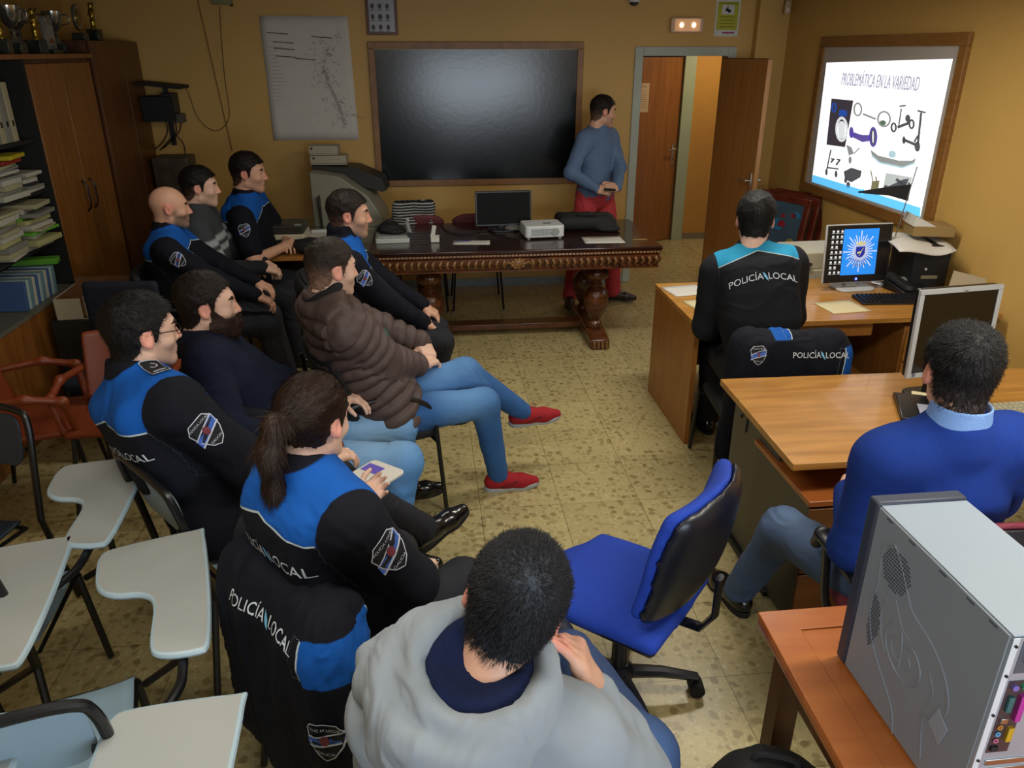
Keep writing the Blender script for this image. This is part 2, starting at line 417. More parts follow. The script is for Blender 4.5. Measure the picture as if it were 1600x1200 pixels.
# ---------------------------------------------------------------- people
SKIN = attr_mat('skin', 'c99a80', [('stubble', .5, .5, '7d6556'), ('lip', .5, .4, 'a8645a'), ('flush', .5, .5, 'd08a76')], rough=.5, bump=.12, bscale=500, var=.04, spec=.4)
SKIN2 = attr_mat('skin_pale', 'd8b09a', [('stubble', .5, .5, '8f7664'), ('lip', .5, .4, 'b8736a'), ('flush', .5, .5, 'dd9a86')], rough=.5, bump=.12, bscale=500, var=.04, spec=.4)
EYEM = attr_mat('eye', 'e6e0da', [('iris', .5, .1, '2a1a10')], rough=.15, bump=0, var=0, spec=.6)
def hairmat(n, c, g='', rough=.55):
    return attr_mat(n, c, [('fade', .5, .5, g)] if g else [], rough=rough, bump=.5, bscale=260, var=.25, spec=.22)
def head_prims(o, M, s, ears=True, female=False):
    T = lambda *v: o+M @ (A(*v)*s)
    j = .92 if female else 1.0
    g = [E_(T(0, -.012, .035), A(.0765, .0985, .089)*s, M), E_(T(0, .028, .0), A(.062, .07, .08)*s, M, k=.03*s),
         E_(T(0, .034, -.045), A(.051*j, .056, .066)*s, M, k=.03*s),
         C_(T(-.048*j, .0, -.062), T(-.014, .072, -.097), .017*s, .015*s, k=.03*s), C_(T(.048*j, .0, -.062), T(.014, .072, -.097), .017*s, .015*s, k=.03*s),
         C_(T(-.009, .078, -.094), T(.009, .078, -.094), .0165*s, k=.02*s),
         C_(T(-.03, .085, .031), T(.03, .085, .031), .010*s, k=.02*s),
         E_(T(-.042, .062, -.025), A(.018, .02, .02)*s, M, k=.02*s), E_(T(.042, .062, -.025), A(.018, .02, .02)*s, M, k=.02*s),
         E_(T(-.031, .094, .010), A(.014, .012, .010)*s, M, k=.012*s, op=-1), E_(T(.031, .094, .010), A(.014, .012, .010)*s, M, k=.012*s, op=-1),
         E_(T(-.031, .0775, .010), A(.0155, .0135, .0115)*s, M, k=.004*s), E_(T(.031, .0775, .010), A(.0155, .0135, .0115)*s, M, k=.004*s),
         C_(T(0, .091, .020), T(0, .1135, -.026), .0075*s, .0108*s, k=.012*s),
         E_(T(-.012, .099, -.031), A(.008, .010, .007)*s, M, k=.008*s), E_(T(.012, .099, -.031), A(.008, .010, .007)*s, M, k=.008*s),
         E_(T(0, .088, -.060), A(.024, .014, .016)*s, M, k=.015*s),
         C_(T(-.019, .092, -.0555), T(.019, .092, -.0555), .0055*s, k=.006*s), C_(T(-.016, .0925, -.066), T(.016, .0925, -.066), .006*s, k=.006*s),
         C_(T(-.02, .101, -.0608), T(.02, .101, -.0608), .0028*s, k=.004*s, op=-1),
         C_(T(0, -.03, -.03), T(0, -.045, -.14), .056*s*j, .056*s*j, k=.03*s)]
    e = []
    if ears:
        for q in (-1, 1):
            e += [[E_(T(q*.079, -.012, .0), A(.011, .019, .031)*s, M @ A(R3(q*-14, 8)), k=.01*s),
                   E_(T(q*.089, -.007, .003), A(.008, .010, .019)*s, M @ A(R3(q*-14, 8)), k=.006*s, op=-1),
                   C_(T(q*.078, .003, -.006), T(q*.08, .0, -.026), .007*s, .006*s, k=.008*s)]]
    return g, e
ZMIN = ([-.2, -.06, -.03, -.016, .006, .011, .016, .026, .032, .05, .07, .11], [-.085, -.075, -.045, .026, .03, .01, -.016, -.012, .03, .055, .068, .075])
def hair_mesh(o, M, s, gh, p, res):
    """scalp shell: thickness by height, region by hairline"""
    tt = p.get('top', .014); ts = p.get('side', .006); dz = p.get('line', 0); ym = p.get('front', 9); crown = p.get('crown', 0)
    def post(P, d):
        q = ((P-o) @ M)/s; z = q[:, 2]; y = q[:, 1]
        t = np.interp(z, [-.06, .02, .07, .12], [ts*.5, ts, (tt+ts)/2, tt])+np.clip(y-.02, 0, .08)*p.get('quiff', 0)
        t = t+.0016*vnoise(q, 160, 2)+.003*vnoise(q, 45, 4)*min(1, tt/.012)
        zm = np.interp(y, ZMIN[0], ZMIN[1])+dz*np.clip((y+.02)/.08, 0, 1)+p.get('nape', 0)*np.clip((-y-.03)/.04, 0, 1)
        if p.get('over_ear'): zm = np.where((y > -.03) & (y < .02), np.minimum(zm, -.03), zm)
        g = (zm-z)*.75+.004*vnoise(q, 90, 7)+.003*vnoise(q, 220, 8)
        if ym < 1: g = np.maximum(g, y-ym)
        if crown: g = np.maximum(g, crown-np.sqrt(q[:, 0]**2+(y-p.get('cy', -.04))**2)) if p.get('thin') else g
        return np.maximum(d-t*s, g*s)
    V, F = mesh_sdf([gh], res, post=post, grow=.03*s)
    V = relax(V, F, 1, .4)
    return V, F
def hand_prims(W, D, Np, side, s, curl=.5, thumb=.5, spread=.12):
    """palm and five fingers; D towards fingers, Np palm normal (out of the palm), side +1 right hand"""
    D = unit(D); Np = unit(A(Np)-D*(A(Np) @ D)); X = np.cross(D, Np)*side     # X towards the thumb side
    M = np.stack([X, D, Np], 1); g = []
    T = lambda x, y, z: W+M @ (A(x, y, z)*s)
    g += [B_(T(.0, .052, 0), A(.041, .046, .0145)*s, .013*s, M, k=.012*s), C_(T(0, -.01, 0), T(0, .03, 0), .027*s, .026*s, k=.02*s),
          C_(T(.018, .02, .006), T(.036, .055, .006), .016*s, .014*s, k=.014*s)]
    out = [g]
    for i, (x, L) in enumerate(((.030, .072), (.0105, .08), (-.010, .075), (-.029, .058))):
        p = T(x, .092-(.006 if i == 3 else 0)-(.002 if i == 0 else 0), 0); f = []; a = 0; sp = (1.2-i)*spread
        c = curl*(1+.12*i) if not isinstance(curl, (list, tuple)) else curl[i]; prev = T(x*.95, .07, 0)
        f.append(C_(prev, p, .0095*s, .0092*s, k=.004))
        for seg, (fr, ang) in enumerate(((.44, .8), (.31, 1.0), (.25, .7))):
            a += c*ang; d = M @ A(math.sin(sp)*math.cos(a), math.cos(sp)*math.cos(a), math.sin(a))
            n = p+d*L*fr*s; f.append(C_(p, n, (.0092-.0008*seg)*s, (.0086-.0009*seg)*s, k=.004)); p = n
        out.append(f)
    p = T(.030, .03, .006); f = []; a = .9-thumb*.35; b = thumb*.7
    for fr, r0, r1 in ((.038, .0135, .0108), (.032, .0105, .0098), (.024, .0095, .008)):
        d = M @ A(math.sin(a)*math.cos(b), math.cos(a)*math.cos(b), math.sin(b)); n = p+d*fr*s; f.append(C_(p, n, r0*s, r1*s, k=.006)); p = n; a -= .28; b += .12
    out.append(f)
    return out
BVHS = {}
def bvh_of(o):
    if o.name not in BVHS:
        me = o.data; BVHS[o.name] = BVHTree.FromPolygons([v.co+o.location if o.parent is None else v.co for v in me.vertices], [p.vertices for p in me.polygons])
    return BVHS[o.name]
def decal(name, target, polys, cen, n, up, m, parent, off=.0025, base=(0, 0, 0), cuts=1, bend=None, reach=.2, label=None):
    """cloth print or sewn patch: 2-D polygons laid onto the surface of target. polys=(verts2d, faces)"""
    bv = BVHTree.FromPolygons([v.co for v in target.data.vertices], [p.vertices for p in target.data.polygons])
    n = Vector(n).normalized(); up = Vector(up); up = (up-n*up.dot(n)).normalized(); xa = up.cross(n)
    bm = bmesh.new(); vs = [bm.verts.new((p[0], p[1], 0)) for p in polys[0]]
    for f in polys[1]:
        try: bm.faces.new([vs[i] for i in f])
        except Exception: pass
    bmesh.ops.triangulate(bm, faces=bm.faces)
    for _ in range(cuts): bmesh.ops.subdivide_edges(bm, edges=[e for e in bm.edges if e.calc_length() > .008], cuts=1)
    c = Vector(cen)-Vector(base); bad = []
    for v in bm.verts:
        u, w = v.co.x, v.co.y
        if bend: w += bend(u)
        q = c+xa*u+up*w+n*reach; h = bv.ray_cast(q, -n, reach*2.2)
        if h[0] is None: bad.append(v); continue
        hn = h[1] if h[1].dot(n) > 0 else -h[1]
        v.co = h[0]+hn*off
    bmesh.ops.delete(bm, geom=bad, context='VERTS')
    me = bpy.data.meshes.new(name); bm.to_mesh(me); bm.free(); me.materials.append(m)
    me.polygons.foreach_set('use_smooth', [True]*len(me.polygons))
    o = bpy.data.objects.new(name, me); COL.objects.link(o); o.parent = parent
    if label: o['label'] = label
    return o
def merge2(*ps):
    v = []; f = []
    for pv, pf in ps: f += [tuple(i+len(v) for i in q) for q in pf]; v += [tuple(p) for p in pv]
    return v, f
def shift(p, dx, dy, s=1, rot=0):
    c, q = math.cos(rot), math.sin(rot); return [((x[0]*c-x[1]*q)*s+dx, (x[0]*q+x[1]*c)*s+dy) for x in p[0]], p[1]
def ringpoly(pts, w):
    """closed outline as a strip of quads"""
    n = len(pts); cx = sum(p[0] for p in pts)/n; cy = sum(p[1] for p in pts)/n; v = []
    for p in pts:
        d = math.hypot(p[0]-cx, p[1]-cy); k = (d-w)/d; v += [p, (cx+(p[0]-cx)*k, cy+(p[1]-cy)*k)]
    return v, [(2*i, 2*((i+1) % n), 2*((i+1) % n)+1, 2*i+1) for i in range(n)]
TXT = {}
def police_text(w=.33, size=.05, feather=True):
    a = text_polys('POLICÍA', 1); b = text_polys('LOCAL', 1)
    wa = max(p[0] for p in a[0])-min(p[0] for p in a[0]); wb = max(p[0] for p in b[0])-min(p[0] for p in b[0]); gap = .55
    k = w/(wa+wb+gap); tx = merge2(shift(a, -w/2+wa*k/2, 0, k), shift(b, w/2-wb*k/2, 0, k))
    fx = -w/2+(wa+gap/2)*k; leaf = [(fx+k*x, k*y) for x, y in ((-.28, .5), (-.05, .32), (.14, .0), (.3, -.55), (.05, -.3), (-.16, .0))]
    return tx, (leaf, [tuple(range(6))])
WHITE_P = mat('print_white', 'c3ccd2', .6, var=.04); BLUE_P = mat('print_light_blue', '6fb2d8', .6, var=.04)
PB_DARK = mat('patch_black', '0c0f16', .8, var=.05); PB_BLUE = mat('patch_blue', '3560b8', .7); PB_WHITE = mat('patch_white', 'b9bfcc', .7); PB_RED = mat('patch_red', '6a2a34', .7); PB_GOLD = mat('patch_gold', 'b49a4a', .6)
def back_print(j, tf, org, parent, base, zc=.37, w=.33, drop=.9, shift_x=0):
    """POLICIA LOCAL across the shoulder blades"""
    tx, lf = police_text(w); c = org+tf @ A(shift_x, 0, zc); bend = lambda u: -u*u*drop
    k = tag(decal('back_lettering', j, tx, c, -tf[:, 1], tf[:, 2], WHITE_P, j, base=base, bend=bend, off=.003), 'white POLICÍA LOCAL lettering across the back')
    tag(decal('feather_emblem', j, lf, c, -tf[:, 1], tf[:, 2], BLUE_P, j, base=base, bend=bend, off=.003), 'light blue feather between the two words')
def arm_badge(j, c, n, up, base, s=.05):
    """dark sewn badge, white outline, blue and white sash, small crest, POLICIA LOCAL / GALICIA"""
    O = [(-.62, .95), (.62, .95), (1.0, .55), (.85, -.2), (.45, -.8), (0, -1.05), (-.45, -.8), (-.85, -.2), (-1.0, .55)]
    O = [(x*.86*s, y*s) for x, y in O]; args = dict(base=base, up=up, n=n, cen=c)
    bd = decal('arm_badge', j, (O, [tuple(range(len(O)))]), m=PB_DARK, parent=j, off=.003, cuts=3, **args)
    def sub(nm, po, m, off, cuts=2): return decal(nm, j, po, m=m, parent=bd, off=off, cuts=cuts, **args)
    sub('badge_outline', ringpoly(O, .06*s), PB_WHITE, .0042)
    def band(y0, y1): return ([(-.83*s, (y0-.1)*s), (.83*s, (y0+.45)*s), (.83*s, (y1+.45)*s), (-.83*s, (y1-.1)*s)], [(0, 1, 2, 3)])
    sub('badge_sash', band(-.32, .12), PB_BLUE, .0042, 3); sub('badge_sash', band(-.42, -.32), PB_WHITE, .0043, 3); sub('badge_sash', band(.12, .2), PB_WHITE, .0043, 3)
    cr = [(.2*s*math.cos(t), .1*s+.26*s*math.sin(t)) for t in [k*math.pi/6 for k in range(12)]]
    sub('badge_crest', (cr, [tuple(range(12))]), PB_RED, .0052)
    for w_, y, wd_ in (('POLICIA LOCAL', .66, 1.35), ('GALICIA', -.62, .8)):
        t = text_polys(w_, 1); k = wd_*s/(max(p[0] for p in t[0])-min(p[0] for p in t[0])); sub('badge_lettering', shift(t, 0, y*s, k), PB_WHITE, .005, 0)
    return bd
def smoothstep(a, b, x): t = np.clip((x-a)/(b-a), 0, 1); return t*t*(3-2*t)

def person(label, hip, head, yaw, hyaw, tyaw=None, hpitch=-5, hroll=0, s=1.0, nb=None, standing=False, arms=None, legs=None, top=None, trousers=None, shoes=None, hair=None, skin=None, stubble=.4,
           beard=None, female=False, res=.0045, lean=None, belly=0, sh_w=.178, sock=None, brow='2a1c14', head_s=1.0, shrug=0, sided=None):
    hip = A(hip); head = A(head); tyaw = yaw if tyaw is None else tyaw; base = A(hip[0], hip[1], 0); hs = s*head_s
    HM = frame(yawv(hyaw, hpitch)) @ A(Matrix.Rotation(math.radians(hroll), 3, 'Y'))
    tfw = yawv(tyaw)
    NB = head-HM[:, 2]*.07*hs-A(0, 0, .085)*s-tfw*.035*s
    NB = NB if nb is None else A(nb)
    U = unit(NB-hip); Fw = unit(tfw-U*(tfw @ U)); Rt = np.cross(Fw, U); TF = np.stack([Rt, Fw, U], 1); TL = np.linalg.norm(NB-hip)
    Hf = yawv(yaw); HR = unit(np.cross(Hf, A(0, 0, 1))); HF = frame(Hf)
    sh = {}; el = {}; wr = {}; kn = {}; an = {}
    for k, q in (('L', -1), ('R', 1)):
        sh[k] = NB-U*(.062-shrug)*s+Rt*q*sh_w*s+Fw*.005
        a = (arms or {})[k]; e, w = ik(sh[k], a['w'], .285*s, .255*s, a.get('pole', (0, 0, -1))); el[k] = e; wr[k] = w
        hj = hip+HR*q*.092*s; l = (legs or {})[k]; kk, aa = ik(hj, l['a'], .43*s, .42*s, l.get('pole', (0, 0, 1))); kn[k] = kk; an[k] = aa
    def torso(f):
        mid = hip+U*TL*.33; ch = hip+U*TL*.66
        return [E_(hip+U*.02, A(.168+f, .125+f, .125+f)*s, HF, k=.06), E_(mid+Fw*belly*.5, A(.148+f, .112+f+belly, .16+f)*s, TF, k=.08),
                E_(ch, A(.162+f, .115+f, .165+f)*s, TF, k=.07), C_(sh['L']+Rt*.05*s, sh['R']-Rt*.05*s, (.066+f)*s, k=.05),
                C_(NB+U*.0, sh['L']+Rt*.03*s, (.048+f)*s, (.05+f)*s, k=.05), C_(NB+U*.0, sh['R']-Rt*.03*s, (.048+f)*s, (.05+f)*s, k=.05)]
    def arm(k, f, f2=None, cut=1.0):
        f2 = f if f2 is None else f2; we = el[k]+(wr[k]-el[k])*cut
        return [C_(sh[k], el[k], (.054+f)*s, (.042+f)*s, k=.03), C_(el[k], we, (.041+f)*s, (.041+f+( .028+f2-.041-f)*cut)*s, k=.03)]
    def leg(k, f, q):
        hj = hip+HR*q*.092*s; cm = kn[k]+(an[k]-kn[k])*.3
        return [C_(hj, kn[k], (.083+f)*s, (.058+f)*s, k=.03), C_(kn[k], cm, (.055+f)*s, (.053+f)*s, k=.03), C_(cm, an[k], (.053+f)*s, (.036+f)*s, k=.03)]
    # body: one continuous surface
    gh, ge = head_prims(head, HM, hs, female=female)
    groups = [gh]+ge+[[C_(head+HM @ A(0, -.03, -.04)*hs, NB+U*.0, .054*s*(.88 if female else 1), .062*s, k=.04)]+torso(0)]
    for k, q in (('L', -1), ('R', 1)):
        groups.append(arm(k, 0)); a = arms[k]
        groups += hand_prims(wr[k], a.get('d', wr[k]-el[k]), a.get('n', (0, 0, -1)), q, s*(.92 if female else 1), a.get('curl', .5), a.get('thumb', .5))
        l = legs[k]; t = A(l.get('toe', Hf)); sd = unit(an[k]-kn[k]); t = unit(t); fu = unit(-sd-t*(-sd @ t)); l['t'] = t; l['fu'] = fu
        groups.append(leg(k, 0, q)+[C_(an[k]-fu*.03*s-t*.02*s, an[k]-fu*.05*s+t*.13*s, .034*s, .026*s, k=.02)])
    V, F = mesh_sdf(groups, res, K=.012)
    V = relax(V, F, 1, .35)
    q = ((V-head) @ HM)/hs; near = (np.abs(q).max(1) < .2)
    st = smoothstep(-.02, -.045, q[:, 2])*smoothstep(-.0, .03, q[:, 1])*smoothstep(-.135, -.105, q[:, 2])
    st = np.maximum(st, smoothstep(.02, -.02, q[:, 2])*smoothstep(.02, .008, np.abs(q[:, 1]-.022))*smoothstep(-.06, -.03, q[:, 2])*.7)*near*stubble
    lip = near*smoothstep(.024, .018, np.abs(q[:, 0]))*smoothstep(.010, .006, np.abs(q[:, 2]+.0605))*smoothstep(.085, .09, q[:, 1])
    st = st*(1-lip)
    fl = near*np.maximum(smoothstep(.068, .078, np.abs(q[:, 0]))*smoothstep(.05, .03, np.abs(q[:, 2])), .8*smoothstep(.02, .01, np.abs(q[:, 0]))*smoothstep(.095, .105, q[:, 1])*(q[:, 2] > -.04))
    o = np_obj('person', V, F, skin or SKIN, base, attrs={'stubble': st, 'lip': lip, 'flush': fl})
    o.location = Vector(base); tag(o, label, 'person')
    # eyes and brows
    for qx in (-1, 1):
        V2, F2 = mesh_sdf([[E_(head+HM @ (A(qx*.031, .0795, .010)*hs), A(.0105, .0125, .0075)*hs, HM)]], .0018)
        ql = ((V2-head) @ HM)/hs; ir = smoothstep(.0062, .0048, np.hypot(ql[:, 0]-qx*.031, ql[:, 2]-.010)); np_obj('eye', V2, F2, EYEM, base, o, {'iris': ir})
        V2, F2 = mesh_sdf([[C_(head+HM @ (A(qx*.017, .0945, .0285)*hs), head+HM @ (A(qx*.035, .0915, .034)*hs), .0026*hs, .0030*hs), C_(head+HM @ (A(qx*.035, .0915, .034)*hs), head+HM @ (A(qx*.050, .078, .029)*hs), .0030*hs, .0015*hs)]], .0018)
        np_obj('eyebrow', V2, F2, hairmat('brow_'+brow, brow), base, o)
    # hair
    if hair:
        r_ = hair.get('res', .0035); V2, F2 = hair_mesh(head, HM, hs, gh, hair, r_); extra = None
        w = head+HM @ (A(hair.get('whorl', (.01, -.06, .105)))*hs)
        def flow(P, N):
            d = P-w; return d+HM[:, 1]*.02*hair.get('fwd', 1)-HM[:, 2]*.01
        if hair.get('n', 0): extra = strands(V2, F2, hair['n'], hair.get('len', .012), flow if not hair.get('flow') else (lambda P, N: hair['flow'](P, head, HM)), hair.get('lift', .35), hair.get('w', .0011), seed=3)
        ql = ((V2-head) @ HM)/hs
        zm = np.interp(ql[:, 1], ZMIN[0], ZMIN[1])+hair.get('line', 0)*np.clip((ql[:, 1]+.02)/.08, 0, 1)
        fade = smoothstep(hair.get('fade_z', .03), hair.get('fade_z', .03)-.09, ql[:, 2])*hair.get('fade', .0)
        fade = np.maximum(fade, hair.get('grey', 0)*np.clip(1.2-np.linalg.norm(V2-w, axis=1)/.07, 0, 1))  # 'grey' pales the crown around the whorl: sheen put into the hair colour
        h = np_obj('hair', V2, F2, hairmat('hair_'+hair['c'], hair['c'], hair.get('fc', '8a6a58'), hair.get('rough', .55)), base, o, {'fade': fade}, extra)
    if beard:
        def post(P, d):
            ql = ((P-head) @ HM)/hs; y = ql[:, 1]; z = ql[:, 2]; x = np.abs(ql[:, 0])
            g = np.maximum(z-np.interp(y, [0, .03, .06, .085, .12], [.0, -.01, -.04, -.044, -.046]), .012-y-(z < -.05)*.01)
            lipc = .009-np.maximum(np.abs(z+.061)-.0, 0); g = np.maximum(g, np.where((x < .021) & (y > .07), lipc, -1))
            t = beard['t']*np.clip((-.02-z)/.05, .3, 1)+.002*vnoise(ql, 120, 3)
            return np.maximum(d-t*hs, g*hs)
        V2, F2 = mesh_sdf([gh], .0035, post=post, grow=.03)
        ex = strands(V2, F2, 2500, .012, lambda P, N: -HM[:, 2]*.8+HM[:, 1]*.3+N*0, .3, .0011, seed=5)
        np_obj('beard', V2, F2, hairmat('hair_'+beard['c'], beard['c']), base, o, extra=ex)
    parts = dict(o=o, TF=TF, hip=hip, NB=NB, TL=TL, sh=sh, el=el, wr=wr, kn=kn, an=an, HM=HM, head=head, base=base, hs=hs, gh=gh)
    # top garment
    f = top.get('f', .02); cut = top.get('cut', .98); G = []
    tg = torso(f)
    if top.get('collar'):
        ch_, cr_, th_ = top['collar']        # height, radius, thickness
        ax = unit(U*.8+HM[:, 2]*.2+Fw*top.get('ctilt', .1))
        G.append([C_(NB-U*.02, NB+ax*ch_, cr_*1.12, cr_, k=.02), C_(NB+ax*ch_*.35, NB+ax*(ch_+.12), cr_-th_, cr_-th_+.012, k=.008, op=-1)])
    if top.get('flat'): tg = tg+[B_(hip+U*TL*.66-Fw*.035, A(.165+f*.5, .085+f, .19)*s, .075, TF, k=.05)]
    G.insert(0, tg)
    for k in ('L', 'R'):
        if top.get('short'):
            G.append([C_(sh[k], sh[k]+(el[k]-sh[k])*.72, (.056+f)*s, (.055+f)*s, k=.03)])
        else: G.append(arm(k, f*.95, top.get('fw', f*.7), cut))
    G += top.get('extra', lambda p: [])(parts)
    hem = top.get('hem', -.05)
    dig = E_(NB+U*.10, (.098, .104, .085), TF)      # opening of the neck
    def post(P, d):
        h = (hip+U*hem-P) @ U; d = np.maximum(d, h)
        if top.get('dig'): d = np.maximum(d, -dig.ev(P))
        return d
    r_ = top.get('res', .008)
    V2, F2 = mesh_sdf(G, r_, post=post, K=top.get('K', .03)); V2 = relax(V2, F2, 1, .4)
    tl = (V2-hip) @ TF; scl = TL
    if top.get('puff'):
        # quilted baffles: rings along torso and sleeves
        n = vnormals(V2, F2); t = tl[:, 2]/.062; amp = np.full(len(V2), .012); dT = np.abs(tl[:, 0])
        for k in ('L', 'R'):
            for a, b in ((sh[k], el[k]), (el[k], wr[k])):
                ab = b-a; u = np.clip(((V2-a) @ ab)/(ab @ ab), 0, 1); dd = np.linalg.norm(V2-a-u[:, None]*ab, axis=1); L = np.linalg.norm(ab)
                m = dd < .098*s; m &= ~((np.abs(tl[:, 0]) < .15) & (tl[:, 2] < TL-.04)) if (a is sh[k]) else True
                t = np.where(m, (u*L+(0 if a is sh[k] else np.linalg.norm(el[k]-sh[k])))/.062, t)
        w = vnoise(V2, 9, 4)*.25; V2 = V2+n*(np.abs(np.sin((t+w)*math.pi))**.6*.024-.010+.004*vnoise(V2, 30, 3))[:, None]
    else: V2 = folds(V2, F2, top.get('fold', .006), top.get('fs', 9), seed=top.get('seed', 1))
    tl = (V2-hip) @ TF; at = {}
    ax_ = np.abs(tl[:, 0]); zt = tl[:, 2]-TL     # zero at the neck base
    rn = np.linalg.norm((V2-NB)-((V2-NB) @ U)[:, None]*U, axis=1)
    ud = smoothstep(0, 1, 0)
    if top.get('yoke'):
        zb = top.get('zb', -.105)+top.get('zs', .045)*(1-np.clip(ax_/.2, 0, 1))
        ytop = np.minimum(np.minimum(zt-zb, top.get('yw', .185)*s-ax_), rn-(top['collar'][1]+.012 if top.get('collar') else .07))
        at['yoke'] = ytop*10+.5
        at['pipe'] = np.where((top.get('yw', .185)*s-ax_ > -.002) & (rn > .085), (zt-zb)*10, 1.0)
    if top.get('stripes'):
        m = np.full(len(V2), -1.0)
        for z0, z1 in top['stripes']: m = np.maximum(m, np.minimum(zt-z0, z1-zt))
        at['stripe'] = m*20+.5
    if top.get('attr'): at.update(top['attr'](V2, parts))
    j = np_obj(top.get('name', 'jacket'), V2, F2, top['m'], base, o, at); parts['top'] = j
    if top.get('label'): j['label'] = top['label']
    # trousers
    ft = trousers.get('f', .012); G = [[E_(hip+U*.02, A(.168+ft, .127+ft, .12+ft)*s, HF, k=.05), E_(hip+U*.1, A(.15+ft, .115+ft, .08)*s, HF, k=.05)]]
    for k, qq in (('L', -1), ('R', 1)):
        hj = hip+HR*qq*.092*s; hm = trousers.get('hem', .043)*s; ae = an[k]+unit(kn[k]-an[k])*.0
        G.append([C_(hj, kn[k], (.085+ft)*s, (.06+ft)*s, k=.04), C_(kn[k], ae, (.058+ft)*s, hm+ft*s, k=.04)])
    V2, F2 = mesh_sdf(G, trousers.get('res', .008), K=.02); V2 = relax(V2, F2, 1, .4)
    V2 = folds(V2, F2, trousers.get('fold', .005), trousers.get('fs', 12), seed=trousers.get('seed', 2)); at = {}
    if trousers.get('wear'):
        w = np.zeros(len(V2))
        for k in ('L', 'R'): w = np.maximum(w, smoothstep(.26, .06, np.linalg.norm(V2-(kn[k]-(kn[k]-hip)*.25)-A(0, 0, .05), axis=1)))
        at['wear'] = w
    parts['trousers'] = np_obj(trousers.get('name', 'trousers'), V2, F2, trousers['m'], base, o, at)
    # shoes
    if shoes:
        for k in ('L', 'R'):
            l = legs[k]; t, fu = l['t'], l['fu']; xr = np.cross(t, fu); M = np.stack([xr, t, fu], 1); og = an[k]-fu*.082*s
            T = lambda x, y, z: og+M @ (A(x, y, z)*s)
            up = [C_(T(0, -.035, .045), T(0, .03, .05), .036*s, .04*s, k=.02), C_(T(0, .03, .05), T(0, .12, .032), .04*s, .041*s, k=.03), C_(T(0, .12, .032), T(0, .185, .026), .041*s, .028*s, k=.02),
                  C_(T(0, -.01, .06), T(0, -.012, .105), .038*s, .036*s, k=.03)]
            ogz = og
            def post(P, d): return np.maximum(d, .012*s-(P-ogz) @ fu)
            V2, F2 = mesh_sdf([up], .005, post=post); V2 = relax(V2, F2, 1, .3); ql = (V2-og) @ M/s
            at = {'mark': np.maximum(0, 1-np.abs(ql[:, 2]-.045-.25*(ql[:, 1]-.05))/.006)*(np.abs(ql[:, 1]-.05) < .045)*(shoes.get('mark', 0))}
            so = np_obj('shoe', V2, F2, shoes['m'], base, o, at)
            mb = MB(); pts = catmull([(-.038, 0), (-.033, .07), (-.043, .12), (-.03, .19), (0, .214), (.03, .19), (.043, .12), (.033, .07), (.038, 0), (.03, -.05), (0, -.072), (-.03, -.05)], 3, True)
            mb.prism(pts, 0.0, .022, lambda x, y, z: T(x, y, z+max(0, y-.13)*.12)-base); mb.build('sole', shoes['sole'], so, bevel=.003)
            if shoes.get('laces'):
                mb = MB()
                for i in range(4):
                    y = .045+.022*i; z = .088-.012*i; mb.tube([T(-.026, y, z-.008)-base, T(0, y, z+.004)-base, T(.026, y, z-.008)-base], .0022*s, 6)
                mb.tube([T(0, .05, .09)-base, T(-.03, .06, .105)-base, T(-.02, .085, .09)-base, T(0, .05, .09)-base], .0016, 6)
                mb.build('lace', shoes['laces'], so)
    return parts
